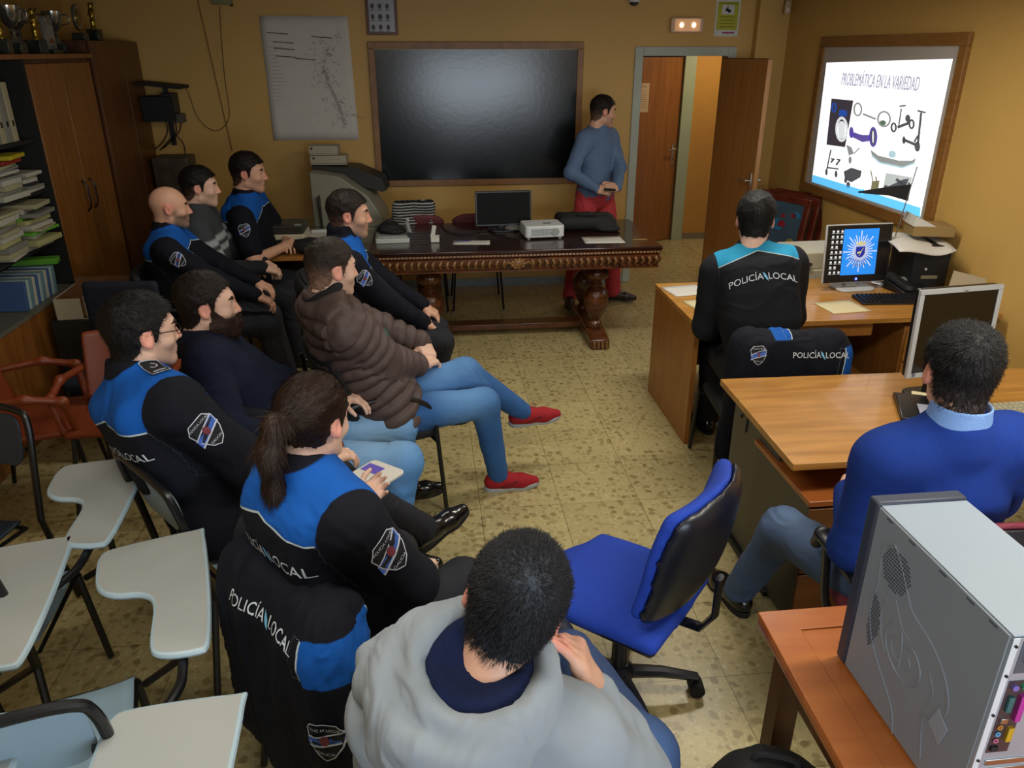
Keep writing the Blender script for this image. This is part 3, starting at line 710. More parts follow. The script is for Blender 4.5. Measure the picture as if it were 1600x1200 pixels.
# ---------------------------------------------------------------- the room
def wall_mat():
    m = mat('ochre_wall', 'c39c55', .55, var=.05, vscale=1.3, bump=.12, bscale=45); return m
WALL = wall_mat()
def floor_mat():
    m = bpy.data.materials.new('terrazzo'); m.use_nodes = True; nt = m.node_tree; N = nt.nodes; L = nt.links; b = N['Principled BSDF']
    b.inputs['Roughness'].default_value = .34; b.inputs['Specular IOR Level'].default_value = .45
    tc = N.new('ShaderNodeTexCoord'); P = tc.outputs['Object']
    wn = N.new('ShaderNodeTexNoise'); wn.inputs['Scale'].default_value = 22; L.new(P, wn.inputs['Vector'])
    ad = N.new('ShaderNodeMix'); ad.data_type = 'VECTOR'; ad.inputs[0].default_value = .03; L.new(P, ad.inputs[4]); L.new(wn.outputs['Color'], ad.inputs[5])
    def vor(sc, th, soft, dst=.0):
        v = N.new('ShaderNodeTexVoronoi'); v.inputs['Scale'].default_value = sc; v.inputs['Randomness'].default_value = 1; L.new(ad.outputs[1], v.inputs['Vector'])
        s = N.new('ShaderNodeSeparateColor'); L.new(v.outputs['Color'], s.inputs[0])
        mr = N.new('ShaderNodeMapRange'); mr.inputs[1].default_value = th+soft; mr.inputs[2].default_value = th-soft; L.new(v.outputs['Distance'], mr.inputs[0])
        gt = N.new('ShaderNodeMath'); gt.operation = 'GREATER_THAN'; gt.inputs[1].default_value = .45; L.new(s.outputs[0], gt.inputs[0])
        mu = N.new('ShaderNodeMath'); mu.operation = 'MULTIPLY'; L.new(mr.outputs[0], mu.inputs[0]); L.new(gt.outputs[0], mu.inputs[1]); return mu.outputs[0], s
    c = None
    bn = N.new('ShaderNodeTexNoise'); bn.inputs['Scale'].default_value = 60; bn.inputs['Detail'].default_value = 4; L.new(P, bn.inputs['Vector'])
    base = N.new('ShaderNodeMix'); base.data_type = 'RGBA'; base.inputs[6].default_value = lin('a59566'); base.inputs[7].default_value = lin('bdae7e'); L.new(bn.outputs[0], base.inputs[0]); cur = base.outputs[2]
    for sc, th, col, col2 in ((60, .42, 'c2b78c', 'b0a274'), (34, .38, '948458', 'a99a6c'), (23, .36, '84744a', 'a08f62')):
        o, s = vor(sc, th, .06); cc = N.new('ShaderNodeMix'); cc.data_type = 'RGBA'; cc.inputs[6].default_value = lin(col); cc.inputs[7].default_value = lin(col2); L.new(s.outputs[1], cc.inputs[0])
        mm = N.new('ShaderNodeMix'); mm.data_type = 'RGBA'; L.new(o, mm.inputs[0]); L.new(cur, mm.inputs[6]); L.new(cc.outputs[2], mm.inputs[7]); cur = mm.outputs[2]
    mp = N.new('ShaderNodeMapping'); mp.inputs['Location'].default_value = (-.205, -.03, 0); L.new(P, mp.inputs[0])
    br = N.new('ShaderNodeTexBrick'); br.offset = 0; br.inputs['Scale'].default_value = 1; br.inputs['Brick Width'].default_value = .405; br.inputs['Row Height'].default_value = .405; br.inputs['Mortar Size'].default_value = .0016; br.inputs['Mortar Smooth'].default_value = .1
    br.inputs['Color1'].default_value = (1, 1, 1, 1); br.inputs['Color2'].default_value = (.86, .86, .84, 1); br.inputs['Mortar'].default_value = (.35, .32, .27, 1); L.new(mp.outputs[0], br.inputs['Vector'])
    mu = N.new('ShaderNodeMix'); mu.data_type = 'RGBA'; mu.blend_type = 'MULTIPLY'; mu.inputs[0].default_value = 1; L.new(cur, mu.inputs[6]); L.new(br.outputs[0], mu.inputs[7]); L.new(mu.outputs[2], b.inputs['Base Color'])
    return m
FLOOR = floor_mat(); WHITEP = mat('ceiling_white', 'c9c4b8', .8)
MARBLE = mat('baseboard_stone', '8b9597', .35, var=.2, vscale=30)
def struct(name, mb, m, **k): return tag(mb.build(name, m, **k), kind='structure')
BW = 7.25; RW = 3.25; LW = -2.85; CE = 2.52
struct('floor', MB().span((LW-.1, -1.5, -.1), (4.6, 9.6, 0)), FLOOR)
struct('ceiling', MB().span((LW-.1, -1.5, CE), (4.6, 9.6, CE+.1)), WHITEP)
mb = MB(); mb.span((LW-.1, BW, 0), (1.97, BW+.13, CE)); mb.span((1.97, BW, 2.06), (2.76, BW+.13, CE)); mb.span((2.76, BW, 0), (RW+.1, BW+.13, CE)); mb.span((2.97, BW-.09, 0), (RW+.001, BW+.01, CE))
struct('wall_back', mb, WALL)
struct('wall_right', MB().span((RW, -1.5, 0), (RW+.1, BW+.13, CE)), WALL)
struct('wall_left', MB().span((LW-.1, -1.5, 0), (LW, BW+.13, CE)), WALL)
mb = MB(); mb.span((LW-.1, -1.5, 0), (RW+.1, -1.4, .93)); mb.span((LW-.1, -1.5, 2.03), (RW+.1, -1.4, CE)); mb.span((LW-.1, -1.5, .93), (0, -1.4, 2.03)); mb.span((2.2, -1.5, .93), (RW+.1, -1.4, 2.03))
struct('wall_rear', mb, WALL)
mb = MB(); mb.span((LW, BW-.015, 0), (1.90, BW, .075)); struct('baseboard_back', mb, MARBLE)
struct('baseboard_right', MB().span((RW-.015, 0, 0), (RW, BW-.09, .075)), MARBLE)
# hall beyond the doorway
HALL = mat('hall_wall', 'b5812f', .6, var=.05)
struct('wall_hall_left', MB().span((1.2, BW+.13, 0), (1.3, 9.2, CE)), HALL)
struct('wall_hall_back', MB().span((2.96, 9.02, 0), (4.6, 9.12, CE)).span((1.2, 9.02, 2.06), (2.96, 9.12, CE)).span((1.2, 9.02, 0), (2.2, 9.12, CE)), HALL)
struct('wall_hall_right', MB().span((4.5, BW+.13, 0), (4.6, 9.6, CE)), HALL)
struct('wall_hall_far', MB().span((1.2, 9.5, 0), (4.6, 9.6, CE)), mat('far_room_wall', 'b9b4a6', .7))
struct('baseboard_hall', MB().span((2.98, 9.005, 0), (4.5, 9.02, .07)), mat('hall_baseboard', '7a6a4c', .4))
FRM = mat('door_frame_paint', 'a9b0a2', .45)
mb = MB(); mb.span((1.90, BW-.02, 0), (1.975, BW+.14, 2.137)); mb.span((2.755, BW-.02, 0), (2.83, BW+.14, 2.137)); mb.span((1.975, BW-.02, 2.06), (2.755, BW+.14, 2.137))
struct('trim_1', mb, FRM, bevel=.004)
struct('trim_2', MB().span((2.93, 8.96, 0), (3.06, 9.12, 2.12)).span((2.2, 8.96, 2.06), (2.93, 9.12, 2.12)), mat('hall_door_frame', '99a07e', .45), bevel=.004)
DOORW = wood('door_wood', '7a4a1f', '8c5828', .35, (9, 9, .8), 3); STEEL = mat('brushed_metal', 'c8cac8', .28, 1); CHROME = mat('chrome', 'd8d8d8', .12, 1)
def handle(parent, x, z, y, side, dirx):
    """escutcheon plate and lever on the face y of a leaf lying in local xz"""
    h = MB().box((x, y+side*.004, z-.03), (.042, .008, .24)).build('escutcheon', STEEL, parent, bevel=.003)
    MB().cyl((x, y, z+.03), (x, y+side*.05, z+.03), .010).tube([(x, y+side*.05, z+.03), (x+dirx*.03, y+side*.052, z+.03), (x+dirx*.12, y+side*.048, z+.026)], .0085, 10).build('lever', STEEL, h)
    MB().box((x, y+side*.009, z-.085), (.010, .004, .022)).build('keyhole', mat('keyhole_dark', '1c1a18', .5), h, bevel=.001)
a = math.degrees(math.atan2(6.48-7.22, 2.80-2.715))
d = tag(thing('door_1', None, None, (2.715, 7.215, 0), a), kind='structure')
MB().span((0, -.02, .01), (.79, .02, 2.04)).build('leaf', wood('open_door_wood', '996733', 'ab7840', .4, (9, 9, .8), 3), d, bevel=.002)
tr = MB(); tr.span((-.002, -.021, .005), (.0, .021, 2.045)); tr.span((0, -.021, 2.04), (.79, .021, 2.046)); tr.build('edge_strip', mat('door_edge', '5c2a14', .4), d)
handle(d, .735, 1.05, -.02, -1, -1); handle(d, .735, 1.05, .02, 1, -1)
d = tag(thing('door_2', None, None, (2.24, 8.72, 0), 24), kind='structure')
MB().span((0, -.02, .01), (.74, .02, 2.04)).build('leaf', DOORW, d, bevel=.002); handle(d, .685, 1.03, -.02, -1, -1)
nt_ = MB().box((.17, -.022, 1.63), (.2, .002, .30)).build('notice', mat('notice_paper', 'b49a72', .8), d)
t = MB(); text_on(t, 'NORMAS', .03, (.17, -.024, 1.745), (1, 0, 0), (0, 0, 1))
for k in range(9): t.box((.17, -.0235, 1.70-k*.022), (.15 if k % 3 else .1, .0005, .004))
t.build('notice_print', mat('notice_ink', '7a5a48', .8), nt_)
# ceiling light of the hall, warm
area('hall_lamp', (3.3, 8.3, 2.45), (0, 0, 0), .5, .3, 14, (1, .82, .55))
# the window behind the camera and the ceiling lights
w = tag(thing('window_1', None, None, (1.1, -1.45, .93)), kind='structure')
mb = MB(); mb.span((-1.1, -.05, 0), (1.1, .02, .05)); mb.span((-1.1, -.05, 1.05), (1.1, .02, 1.10)); mb.span((-1.1, -.05, .05), (-1.05, .02, 1.05)); mb.span((1.05, -.05, .05), (1.1, .02, 1.05)); mb.build('window_frame', mat('window_frame', 'c9c9c6', .4), w)
for k, (x, y) in enumerate(((1.7, 1.5), (-.5, 1.3), (1.7, 4.0), (-.5, 4.0))):
    f = tag(MB().box((0, 0, 0), (1.2, .32, .055)).build('trim_%d' % (k+3), WHITEP, bevel=.005), kind='structure'); f.location = (x, y, CE-.0275)

# ---------------------------------------------------------------- on the back wall
INK = mat('ink_grey', '55554f', .8); PAPER = mat('paper_white', 'c9c6be', .75, var=.02); PAPER2 = mat('paper_cream', 'c8bd96', .75, var=.02)
BLK = mat('black_plastic', '101012', .35); BLKM = mat('black_matte', '0d0d0f', .7); CREAMP = mat('beige_plastic', 'b9b39c', .45); GREYP = mat('grey_plastic', '8f9390', .4); WHP = mat('white_plastic', 'c9cccb', .35)
t = thing('chalkboard', 'large dark green chalkboard with wooden frame on the ochre back wall', 'chalkboard', (.5, BW, 1.0))
FRW = wood('board_frame_wood', '7a5026', '936636', .45, (2, 9, 2), 4)
x0, x1, z0, z1 = -.935, .935, -.035, 1.175
mb = MB(); mb.span((x0, -.03, z1-.055), (x1, 0, z1)); mb.span((x0, -.03, z0), (x1, 0, z0+.055)); mb.span((x0, -.03, z0+.055), (x0+.055, 0, z1-.055)); mb.span((x1-.055, -.03, z0+.055), (x1, 0, z1-.055)); mb.build('frame', FRW, t, bevel=.004)
MB().span((x0+.05, -.018, z0+.05), (x1-.05, -.002, z1-.05)).build('writing_surface', mat('slate_green', '0c1110', .19, var=.15, vscale=3, bump=.03, bscale=30, spec=.5), t)
MB().span((x0+.05, -.026, z1-.061), (x1-.05, -.019, z1-.055)).build('inner_bead', mat('brass_bead', '9c8a5a', .4), t)
# street map poster
t = thing('map_poster', 'large white paper street map hanging on the wall left of the chalkboard', 'poster', (-.95, BW-.006, 1.38))
MB().grid(lambda u, v: (-.355+.72*u+(.02*(1-v)*(1 if u > .5 else -.0)), -.002-.006*math.sin(u*5)*v-.004*math.sin(v*9), .99*v), 14, 14).build('sheet', PAPER, t, thick=.0015, smooth=180)
mb = MB(); rs = random.Random(4)
def seg2(x, z, x2, z2, w=.0022): mb.prism([(x, z), (x2, z2), (x2+w, z2+w), (x+w, z+w)], -.013, -.012, lambda a, b, c: (a, c, b))
for k in range(16): seg2(-.31, .30+k*.03, -.31+rs.uniform(.05, .12), .30+k*.03, .0016)
path = [(.27, .12), (.22, .3), (.16, .45), (.12, .6), (.18, .75), (.26, .85)]
for i in range(5):
    for o in (0, .015): seg2(path[i][0]+o, path[i][1], path[i+1][0]+o, path[i+1][1], .0025)
for k in range(150):
    i = rs.randrange(5); f = rs.random(); bx = path[i][0]+(path[i+1][0]-path[i][0])*f+rs.gauss(0, .06); bz = path[i][1]+(path[i+1][1]-path[i][1])*f+rs.gauss(0, .03)
    a = rs.uniform(0, 6.28); l = rs.uniform(.008, .04); seg2(bx, bz, min(.33, bx+l*math.cos(a)), bz+l*math.sin(a), .002)
for k, (x, z) in enumerate(((-.31, .86), (-.27, .79), (-.27, .74), (-.26, .68), (-.1, .66), (.05, .83))):
    seg2(x, z, x+.17, z-.012, .007)
mb.build('map_drawing', INK, t)
# framed picture above the board
t = thing('framed_picture', 'narrow brown framed print hanging above the chalkboard corner', 'picture', (-.30, BW, 2.225))
MB().span((-.13, -.025, 0), (.13, 0, .29)).build('frame', wood('dark_frame', '4a2414', '62321c', .4), t, bevel=.004)
p = MB().span((-.105, -.028, .025), (.105, -.024, .27)).build('print', mat('print_grey', '9c9ea4', .3), t)
mb = MB()
for i in range(3):
    for j in range(3): mb.prism([(-.075+i*.062+(.016+.004*((i*j) % 2))*math.cos(q*.785), .06+j*.08+.022*math.sin(q*.785)) for q in range(8)], -.0295, -.028, lambda a, b, c: (a, c, b)); mb.box((-.075+i*.062, -.0285, .03+j*.08), (.04, .001, .006))
mb.build('small_figures', mat('figure_ink', '4a4a46', .6), p)
# emergency lamp
t = thing('emergency_lamp', 'white emergency lamp with two glowing bulbs above the doorway', 'lamp', (2.342, BW, 2.25))
MB().prism(rrect(.29, .12, .02), -.05, 0, lambda a, b, c: (a, c, b+.06)).build('housing', mat('lamp_housing', 'd0b49c', .4), t, bevel=.006)
MB().prism(rrect(.23, .10, .015), -.062, -.05, lambda a, b, c: (a, c, b+.06)).build('diffuser', mat('lamp_diffuser', 'e4b890', .3, emit='e8a878', estr=.25), t, bevel=.004)
for q in (-.055, .055): MB().ell((q, -.066, .06), (.017, .012, .02)).build('bulb', mat('glow_bulb', 'ffe9c0', .3, emit='ffe2a8', estr=4), t)
# surveillance notice
t = thing('camera_notice', 'yellow-green video surveillance notice with a camera picture on the back wall', 'sign', (2.716, BW, 2.222))
MB().span((-.11, -.004, 0), (.11, 0, .29)).build('sheet', mat('notice_white', 'c4c8c0', .5), t)
MB().span((-.095, -.006, .05), (.095, -.004, .275)).build('yellow_field', mat('notice_yellow', 'a8a81e', .5), t)
MB().span((-.055, -.0075, .175), (.055, -.006, .25)).build('white_panel', mat('notice_panel', 'c6c6c0', .5), t)
mb = MB(); mb.prism([(-.03, .205), (.02, .19), (.03, .205), (-.015, .228)], -.009, -.0075, lambda a, b, c: (a, c, b)); mb.prism([(-.01, .225), (-.002, .225), (-.002, .24), (-.01, .24)], -.009, -.0075, lambda a, b, c: (a, c, b)); mb.prism([(.01+.012*math.cos(i), .198+.012*math.sin(i)) for i in range(6)], -.0092, -.0075, lambda a, b, c: (a, c, b)); mb.build('camera_picture', BLKM, t)
mb = MB(); text_on(mb, 'ZONA VIDEOVIGILADA', .017, (0, -.0075, .262), (1, 0, 0), (0, 0, 1))
for k in range(4): mb.box((0, -.007, .155-.026*k), (.15-.02*(k % 2), .0006, .004))
mb.build('notice_lettering', mat('notice_dark', '4a5012', .7), t)
mb = MB(); mb.box((.02, -.005, .028), (.11, .0015, .014)); mb.build('logo_mark', mat('logo_magenta', '9a3c6a', .6), t)
# dome camera, sensor, junction box, conduit, cable
t = thing('dome_camera', 'small white dome camera high on the back wall over the board', 'camera', (1.865, BW-.01, 2.5))
MB().lathe([(.05, .015), (.055, 0), (.05, -.012)], n=24).build('ring', WHP, t); MB().ell((0, 0, -.012), (.042, .042, .03)).build('dome', mat('dome_glass', '33363a', .08), t)
t = thing('motion_sensor', 'small white motion sensor box in the upper right corner of the room', 'sensor', (3.19, 7.1, 2.40))
MB().box((0, 0, .05), (.055, .045, .11), tx=.8, ty=.7).build('casing', mat('sensor_white', 'bda586', .5), t, bevel=.008); MB().ell((0, -.02, .03), (.02, .01, .022)).build('lens', mat('sensor_lens', 'd6c8ae', .3), t)
t = thing('junction_box', 'grey-green junction box at the top of the back wall left of the map', 'box', (-1.585, BW, 2.455))
MB().box((0, -.03, .04), (.16, .06, .09)).build('casing', mat('junction_grey', '7c7a52', .5), t, bevel=.006); MB().ell((.075, -.035, -.006), (.014, .012, .016)).build('gland', mat('gland_red', '4a2416', .5), t)
c = MB().tube([py(307+56*k/8, -8+244*k/8, BW-.008) for k in range(9)], .0045, 6).build('wall_cable', mat('cable_ochre', '7d5518', .6)); tag(c, 'straight ochre cable running down the back wall to the seated officers', 'cable')
c = MB().tube([tuple(py(x, y, BW-.012)) for x, y in catmull([(343, 9), (346, 60), (351, 120), (357, 160), (358, 183), (350, 198), (338, 204), (322, 198), (307, 180), (298, 155), (291, 138)], 5)], .003, 6).build('wall_cable', mat('cable_brown', '5e3c14', .6)); tag(c, 'thin looping brown cable hanging from the junction box', 'cable')
# projection board on the right wall
t = thing('projection_board', 'white projection board with wooden frame lit by a slide on the right wall', 'screen', (RW, 5.54, 1.0))
mb = MB(); y0, y1, z0, z1 = -.91, .93, 0, 1.205; w = .075
mb.span((-.03, y0, z1-w), (0, y1, z1)); mb.span((-.03, y0, z0), (0, y1, z0+w)); mb.span((-.03, y0, z0+w), (0, y0+w, z1-w)); mb.span((-.03, y1-w, z0+w), (0, y1, z1-w)); mb.build('frame', wood('screen_frame_wood', '7d5222', '8f642e', .5, (2, 2, 9), 4), t, bevel=.004)
MB().span((-.016, y0+w-.01, z0+w-.01), (-.004, y1-w+.01, z1-w+.01)).build('white_panel', mat('projection_white', 'b5afa8', .55, var=.01), t)
def S(x, y): p = px(x, y, RW-.02); return (p[1]-5.54, p[2]-1.0)
def slab(name, m, px_polys, off, parent=t):
    mb = MB()
    for poly in px_polys: mb.prism([S(*q) for q in poly], -.016-off-.0008, -.016-off, lambda a, b, c: (c, a, b))
    return mb.build(name, m, parent, smooth=10)
def em(n, c, s): return mat(n, c, .6, var=0, emit=c, estr=s)
sl = slab('projected_slide', em('slide_white', 'fbfcff', 1.15), [[(1291, 98), (1488, 92), (1437, 339), (1268, 284)]], .001)
G1 = em('slide_grey', '9aa0a0', .55); G2 = em('slide_dark', '5c5f66', .45); G3 = em('slide_light', 'd4d8dc', .9)
slab('slide_blue_band', em('slide_blue', '5fbdf0', .95), [[(1270, 273), (1438, 324.5), (1437, 339), (1268, 284)]], .002, sl)
slab('slide_blue_tab', em('slide_blue', '5fbdf0', .95), [[(1345, 295), (1350, 296), (1349, 304), (1344, 303)]], .002, sl)
mb = MB(); ttl = text_polys('PROBLEMÁTICA EN LA VARIEDAD', 1); xs = [p[0] for p in ttl[0]]; a0, b0 = S(1315, 126), S(1437, 127.5); wd = abs(b0[0]-a0[0]); k = wd/(max(xs)-min(xs))
for _dy in (-.0022, 0, .0022): mb.add([(-.0185-abs(_dy)*.1, (a0[0]+b0[0])/2+_dy-p[0]*k, (a0[1]+b0[1])/2-.006+p[1]*k*1.9) for p in ttl[0]], ttl[1]); mb.build('slide_title', em('slide_title', 'a9a7b4', .6), sl)
def circ(x, y, rx, ry, n=14): return [(x+rx*math.cos(6.2832*i/n), y+ry*math.sin(6.2832*i/n)) for i in range(n)]
def ringp(x, y, rx, ry, w, n=16):
    w *= 1.4
    out = []
    for i in range(n):
        a, b = 6.2832*i/n, 6.2832*(i+1)/n; out.append([(x+rx*math.cos(a), y+ry*math.sin(a)), (x+rx*math.cos(b), y+ry*math.sin(b)), (x+(rx-w)*math.cos(b), y+(ry-w)*math.sin(b)), (x+(rx-w)*math.cos(a), y+(ry-w)*math.sin(a))])
    return out
def ln(x, y, x2, y2, w=1.2):
    w *= 1.5
    d = math.hypot(x2-x, y2-y) or 1; nx, ny = -(y2-y)/d*w/2, (x2-x)/d*w/2; return [(x+nx, y+ny), (x2+nx, y2+ny), (x2-nx, y2-ny), (x-nx, y-ny)]
slab('scooter_photo', em('slide_photo', '4a4450', .4), [[(1299, 154), (1333, 157), (1320, 230), (1291, 226)]], .002, sl)
slab('scooter_photo_seat', em('slide_blue2', '2a55b8', .6), [[(1312, 171), (1323, 173), (1323, 182), (1310, 181)], ] + ringp(1303, 168, 4, 8, 1.8), .003, sl)
slab('scooter_photo_shell', G3, ringp(1315, 202, 10, 20, 3)+[circ(1315, 203, 6.5, 14)], .003, sl)
slab('unicycle_picture', G1, ringp(1340, 171, 7, 11, 1.8)+ringp(1381, 186, 11, 13, 2)+[ln(1348, 178, 1368, 186, 2), circ(1379, 192, 5.5, 4.5)], .002, sl)
slab('unicycle_pedal', em('slide_green', '64806c', .5), [circ(1379, 192, 4, 3.2)], .003, sl)
PU = em('slide_purple', '6a58b0', .55)
slab('hoverboard_picture', PU, [[(1329, 205), (1347, 211), (1361, 211), (1361, 220), (1347, 222), (1329, 213)], circ(1330, 207, 3.5, 9)]+ringp(1364, 214, 6.5, 16, 3), .002, sl)
slab('hoverboard_wheel', G2, ringp(1364, 214, 3.4, 12, 1.6), .003, sl)
slab('moped_picture', G2, ringp(1396, 199, 5, 8, 2.2)+ringp(1424, 194, 5, 8, 2.2)+[ln(1402, 199, 1420, 192, 3), ln(1404, 196, 1408, 170, 1.3), circ(1418, 185, 4, 6), ln(1405, 166, 1415, 165, 1.6)], .002, sl)
slab('kick_scooter_picture', G2, [ln(1439, 176, 1434, 224, 2.3), ln(1433, 173, 1446, 176, 1.8), circ(1433, 229, 4.4, 8), ln(1411, 218, 1430, 226, 3), circ(1412, 219, 2.6, 6), ln(1434, 212, 1428, 222, 2)], .002, sl)
slab('segway_picture', G1, [[(1322, 226), (1330, 230), (1334, 240), (1326, 243)], circ(1328, 250, 2.5, 6), ln(1334, 240, 1343, 231, 1.2)], .002, sl)
slab('board_picture', G1, [[(1360, 234), (1372, 243), (1405, 251), (1424, 251), (1431, 247), (1428, 256), (1410, 262), (1372, 253), (1362, 243)]], .002, sl)
slab('board_picture_edge', em('slide_cyan', 'a9c8d4', .8), [ln(1362, 243, 1374, 254, 1.6), ln(1374, 254, 1410, 262, 1.8), ln(1410, 262, 1429, 255, 1.6), circ(1394, 241, 6, 6)], .003, sl)
slab('tricycle_picture', G2, [ln(1298, 234, 1291, 268, 1.3), ln(1293, 262, 1310, 264, 1.6), circ(1291, 269, 2, 5), circ(1306, 272, 2.2, 5.5), ln(1303, 248, 1298, 254, 1.8), ln(1312, 250, 1306, 258, 1.8), ln(1298, 248, 1304, 249, 1.5), ln(1307, 249, 1313, 250, 1.5)], .002, sl)
slab('skate_picture', G2, [[(1318, 268), (1330, 262), (1346, 267), (1344, 277), (1330, 285), (1320, 280)], circ(1325, 289, 3, 5), circ(1321, 282, 2.4, 4)], .002, sl)
slab('quad_picture', em('slide_olive', '8d8a6a', .5), [ln(1360, 266, 1364, 285, 1.1), [(1362, 283), (1374, 282), (1371, 301), (1360, 299)], ln(1368, 276, 1372, 300, 1.4)], .002, sl)
slab('kart_photo', em('slide_mist', 'b8c0c0', .75), [[(1384, 270), (1425, 277), (1420, 306), (1379, 297)]], .002, sl)
slab('kart_photo_body', G2, [[(1386, 292), (1412, 280), (1420, 279), (1417, 287), (1396, 297)], circ(1384, 294, 3.5, 5), circ(1413, 291, 4, 5), circ(1420, 291, 2.5, 6), ln(1400, 280, 1410, 287, 3)], .003, sl)
# ---------------------------------------------------------------- carved table and what stands on it
OAK = wood('carved_oak', '3a1c0c', '6a3a1a', .32, (2, 9, 9), 4, coat=.2); OAKT = wood('oak_top', '1c0d0a', '34180f', .2, (1.5, 10, 10), 3, coat=.3); OAKL = wood('carved_highlight', '5c3a1c', '8a6236', .35, (3, 9, 9), 5)
CT = thing('carved_table', 'long dark carved oak table with urn-shaped legs in front of the chalkboard', 'table', (.64, 5.86, 0))
MB().box((0, 0, .785), (2.12, 1.0, .03)).build('tabletop', OAKT, CT, bevel=.008)
def apron(parent, L, y, rz):
    """moulded apron: gadrooned lobes leaning away from a central rosette"""
    q = thing('x', None, None); bpy.data.objects.remove(q)
    M = Matrix.Rotation(math.radians(rz), 3, 'Z')
    def T(p): return M @ Vector(p)
    mb = MB(); prof = [(0, .772), (.012, .764), (.012, .752), (-.004, .745), (.010, .735), (.012, .715), (.002, .69), (-.012, .672), (-.012, .662), (.004, .655), (.004, .642), (-.03, .64)]
    n = len(prof); vs = [T((sx*L/2, -y-a, z)) for sx in (-1, 1) for a, z in prof]; fs = [(i, i+1, n+i+1, n+i) for i in range(n-1)]; mb.add(vs, fs)
    ap = mb.build('apron', OAK, parent)
    lob = MB(); st = .0505; k = int(L/2/st)
    for i in range(-k, k+1):
        if abs(i) < 2 and L > 1.2: continue
        s = 1 if i > 0 else -1; x = i*st
        if abs(x) > L/2-.02: continue
        arc = [(x+s*.012*math.sin(t)-s*.004, -y-.013-.006*math.sin(t*1.0), .728-.055*t/3.1416) for t in [j*3.1416/7 for j in range(8)]]
        lob.tube([T(p) for p in arc], [.0135, .015, .0155, .015, .014, .012, .010, .007], 8, flat=.8)
    lob.build('gadroon_carving', OAKL, ap)
    bd = MB(); m = int(L/.026)
    for i in range(m): bd.add([T(p) for p in [(-L/2+.013+i*.026-.009, -y-.013, .757), (-L/2+.013+i*.026+.009, -y-.013, .757), (-L/2+.013+i*.026+.009, -y-.021, .757), (-L/2+.013+i*.026-.009, -y-.021, .757), (-L/2+.013+i*.026-.009, -y-.013, .769), (-L/2+.013+i*.026+.009, -y-.013, .769), (-L/2+.013+i*.026+.009, -y-.017, .769), (-L/2+.013+i*.026-.009, -y-.017, .769)]], [(0, 1, 2, 3), (4, 5, 6, 7), (2, 3, 7, 6), (0, 3, 7, 4), (1, 2, 6, 5)])
    bd.build('dentil_row', OAKL, ap)
    if L > 1.2:
        r = MB(); r.ell(T((0, -y-.016, .70)), (.036, .014, .034))
        for i in range(9):
            a = i*6.283/9; r.ell(T((.042*math.cos(a), -y-.016, .70+.03*math.sin(a))), (.016, .009, .013), 10, 6)
        for s in (-1, 1): r.tube([T((s*.05, -y-.016, .70)), T((s*.075, -y-.018, .715)), T((s*.095, -y-.016, .695))], .009, 8)
        r.build('rosette', OAKL, ap)
apron(CT, 2.08, .485, 0); apron(CT, 2.08, .485, 180); apron(CT, .97, 1.035, 90); apron(CT, .97, 1.035, -90)
URN = [(.05, .10), (.062, .125), (.052, .15), (.036, .165), (.048, .18), (.07, .23), (.092, .30), (.098, .36), (.088, .40), (.062, .425), (.045, .44), (.05, .455), (.036, .465), (.046, .485), (.085, .51), (.094, .535), (.09, .56), (.062, .59), (.042, .605), (.038, .62), (.07, .635), (.075, .65)]
for sx in (-1, 1):
    for sy in (-1, 1):
        g = MB().lathe(URN, (sx*.64, sy*.22, 0), 48, 16, .09, [(.18, .41), (.50, .57)]).build('leg', OAK, CT, smooth=60)
    mb = MB(); mb.prism([(-.46, 0), (-.44, .075), (-.33, .095), (-.12, .105), (.12, .105), (.33, .095), (.44, .075), (.46, 0)], -.075, .075, lambda a, b, c: (sx*.64+c, a, b))
    mb.build('trestle_foot', OAK, CT, bevel=.012)
    MB().box((sx*.64, 0, .645), (.15, .8, .04)).build('upper_cleat', OAK, CT, bevel=.006)
    fr = MB()
    for q in (-1, 1):
        for j in (-.048, -.016, .016, .048): fr.box((sx*.64+j, q*.462, .035), (.022, .02, .055), rx=q*6)
    fr.build('foot_flutes', OAKL, CT, bevel=.004)
MB().box((0, 0, .075), (1.2, .13, .05)).build('stretcher', OAK, CT, bevel=.008)
TZ = .80
def paper(name, label, c, rz, m=None, w=.297, d=.21, h=.002, curl=0, cat='paper', group=None, lines=0, cut=0):
    o = thing(name, label, cat, c, rz, group) if lines else None
    mb = MB(); mb.grid(lambda u, v: ((u-.5)*w, (v-.5)*d, h/2+.0005+curl*max(0, abs(u-.5)-.3)**2*4*(1+v)), 9, 5)
    q = mb.build('sheet' if lines else name, m or PAPER, o, thick=h, smooth=180)
    if lines:
        l = MB()
        for k in range(lines): l.box((-.02*(k % 3)-.02, d*.38-k*.014, h+.0015), (w*(.55-.07*(k % 3)), .0022, .0004))
        l.build('print', INK, o); return o
    q.location = c; q.rotation_euler = (0, 0, math.radians(rz)); return tag(q, label, cat, group)
p = pz(942, 375, TZ); paper('paper_sheet', 'white printed sheet on the carved table right of the projector', tuple(p), -2, lines=4)
p = pz(737, 379, TZ); paper('paper_sheet', 'white sheet on the carved table under a blue pen, in front of the monitor', tuple(p), -6, w=.27, d=.13)
p = pz(722, 377, TZ+.006); c = MB().cyl((-.055, 0, 0), (.05, .008, 0), .004, n=10).cyl((.05, .008, 0), (.066, .009, 0), .004, .001, n=10).build('pen', mat('pen_blue', '20246a', .4)); c.location = p; tag(c, 'blue pen lying on the white sheet on the carved table', 'pen')
p = pz(1000, 375, TZ); c = MB().box((0, 0, .004), (.11, .008, .006)).build('pencil', mat('pencil_yellow', 'a98b4a', .5), bevel=.002); c.location = p; tag(c, 'yellow pencil near the right end of the carved table', 'pencil')
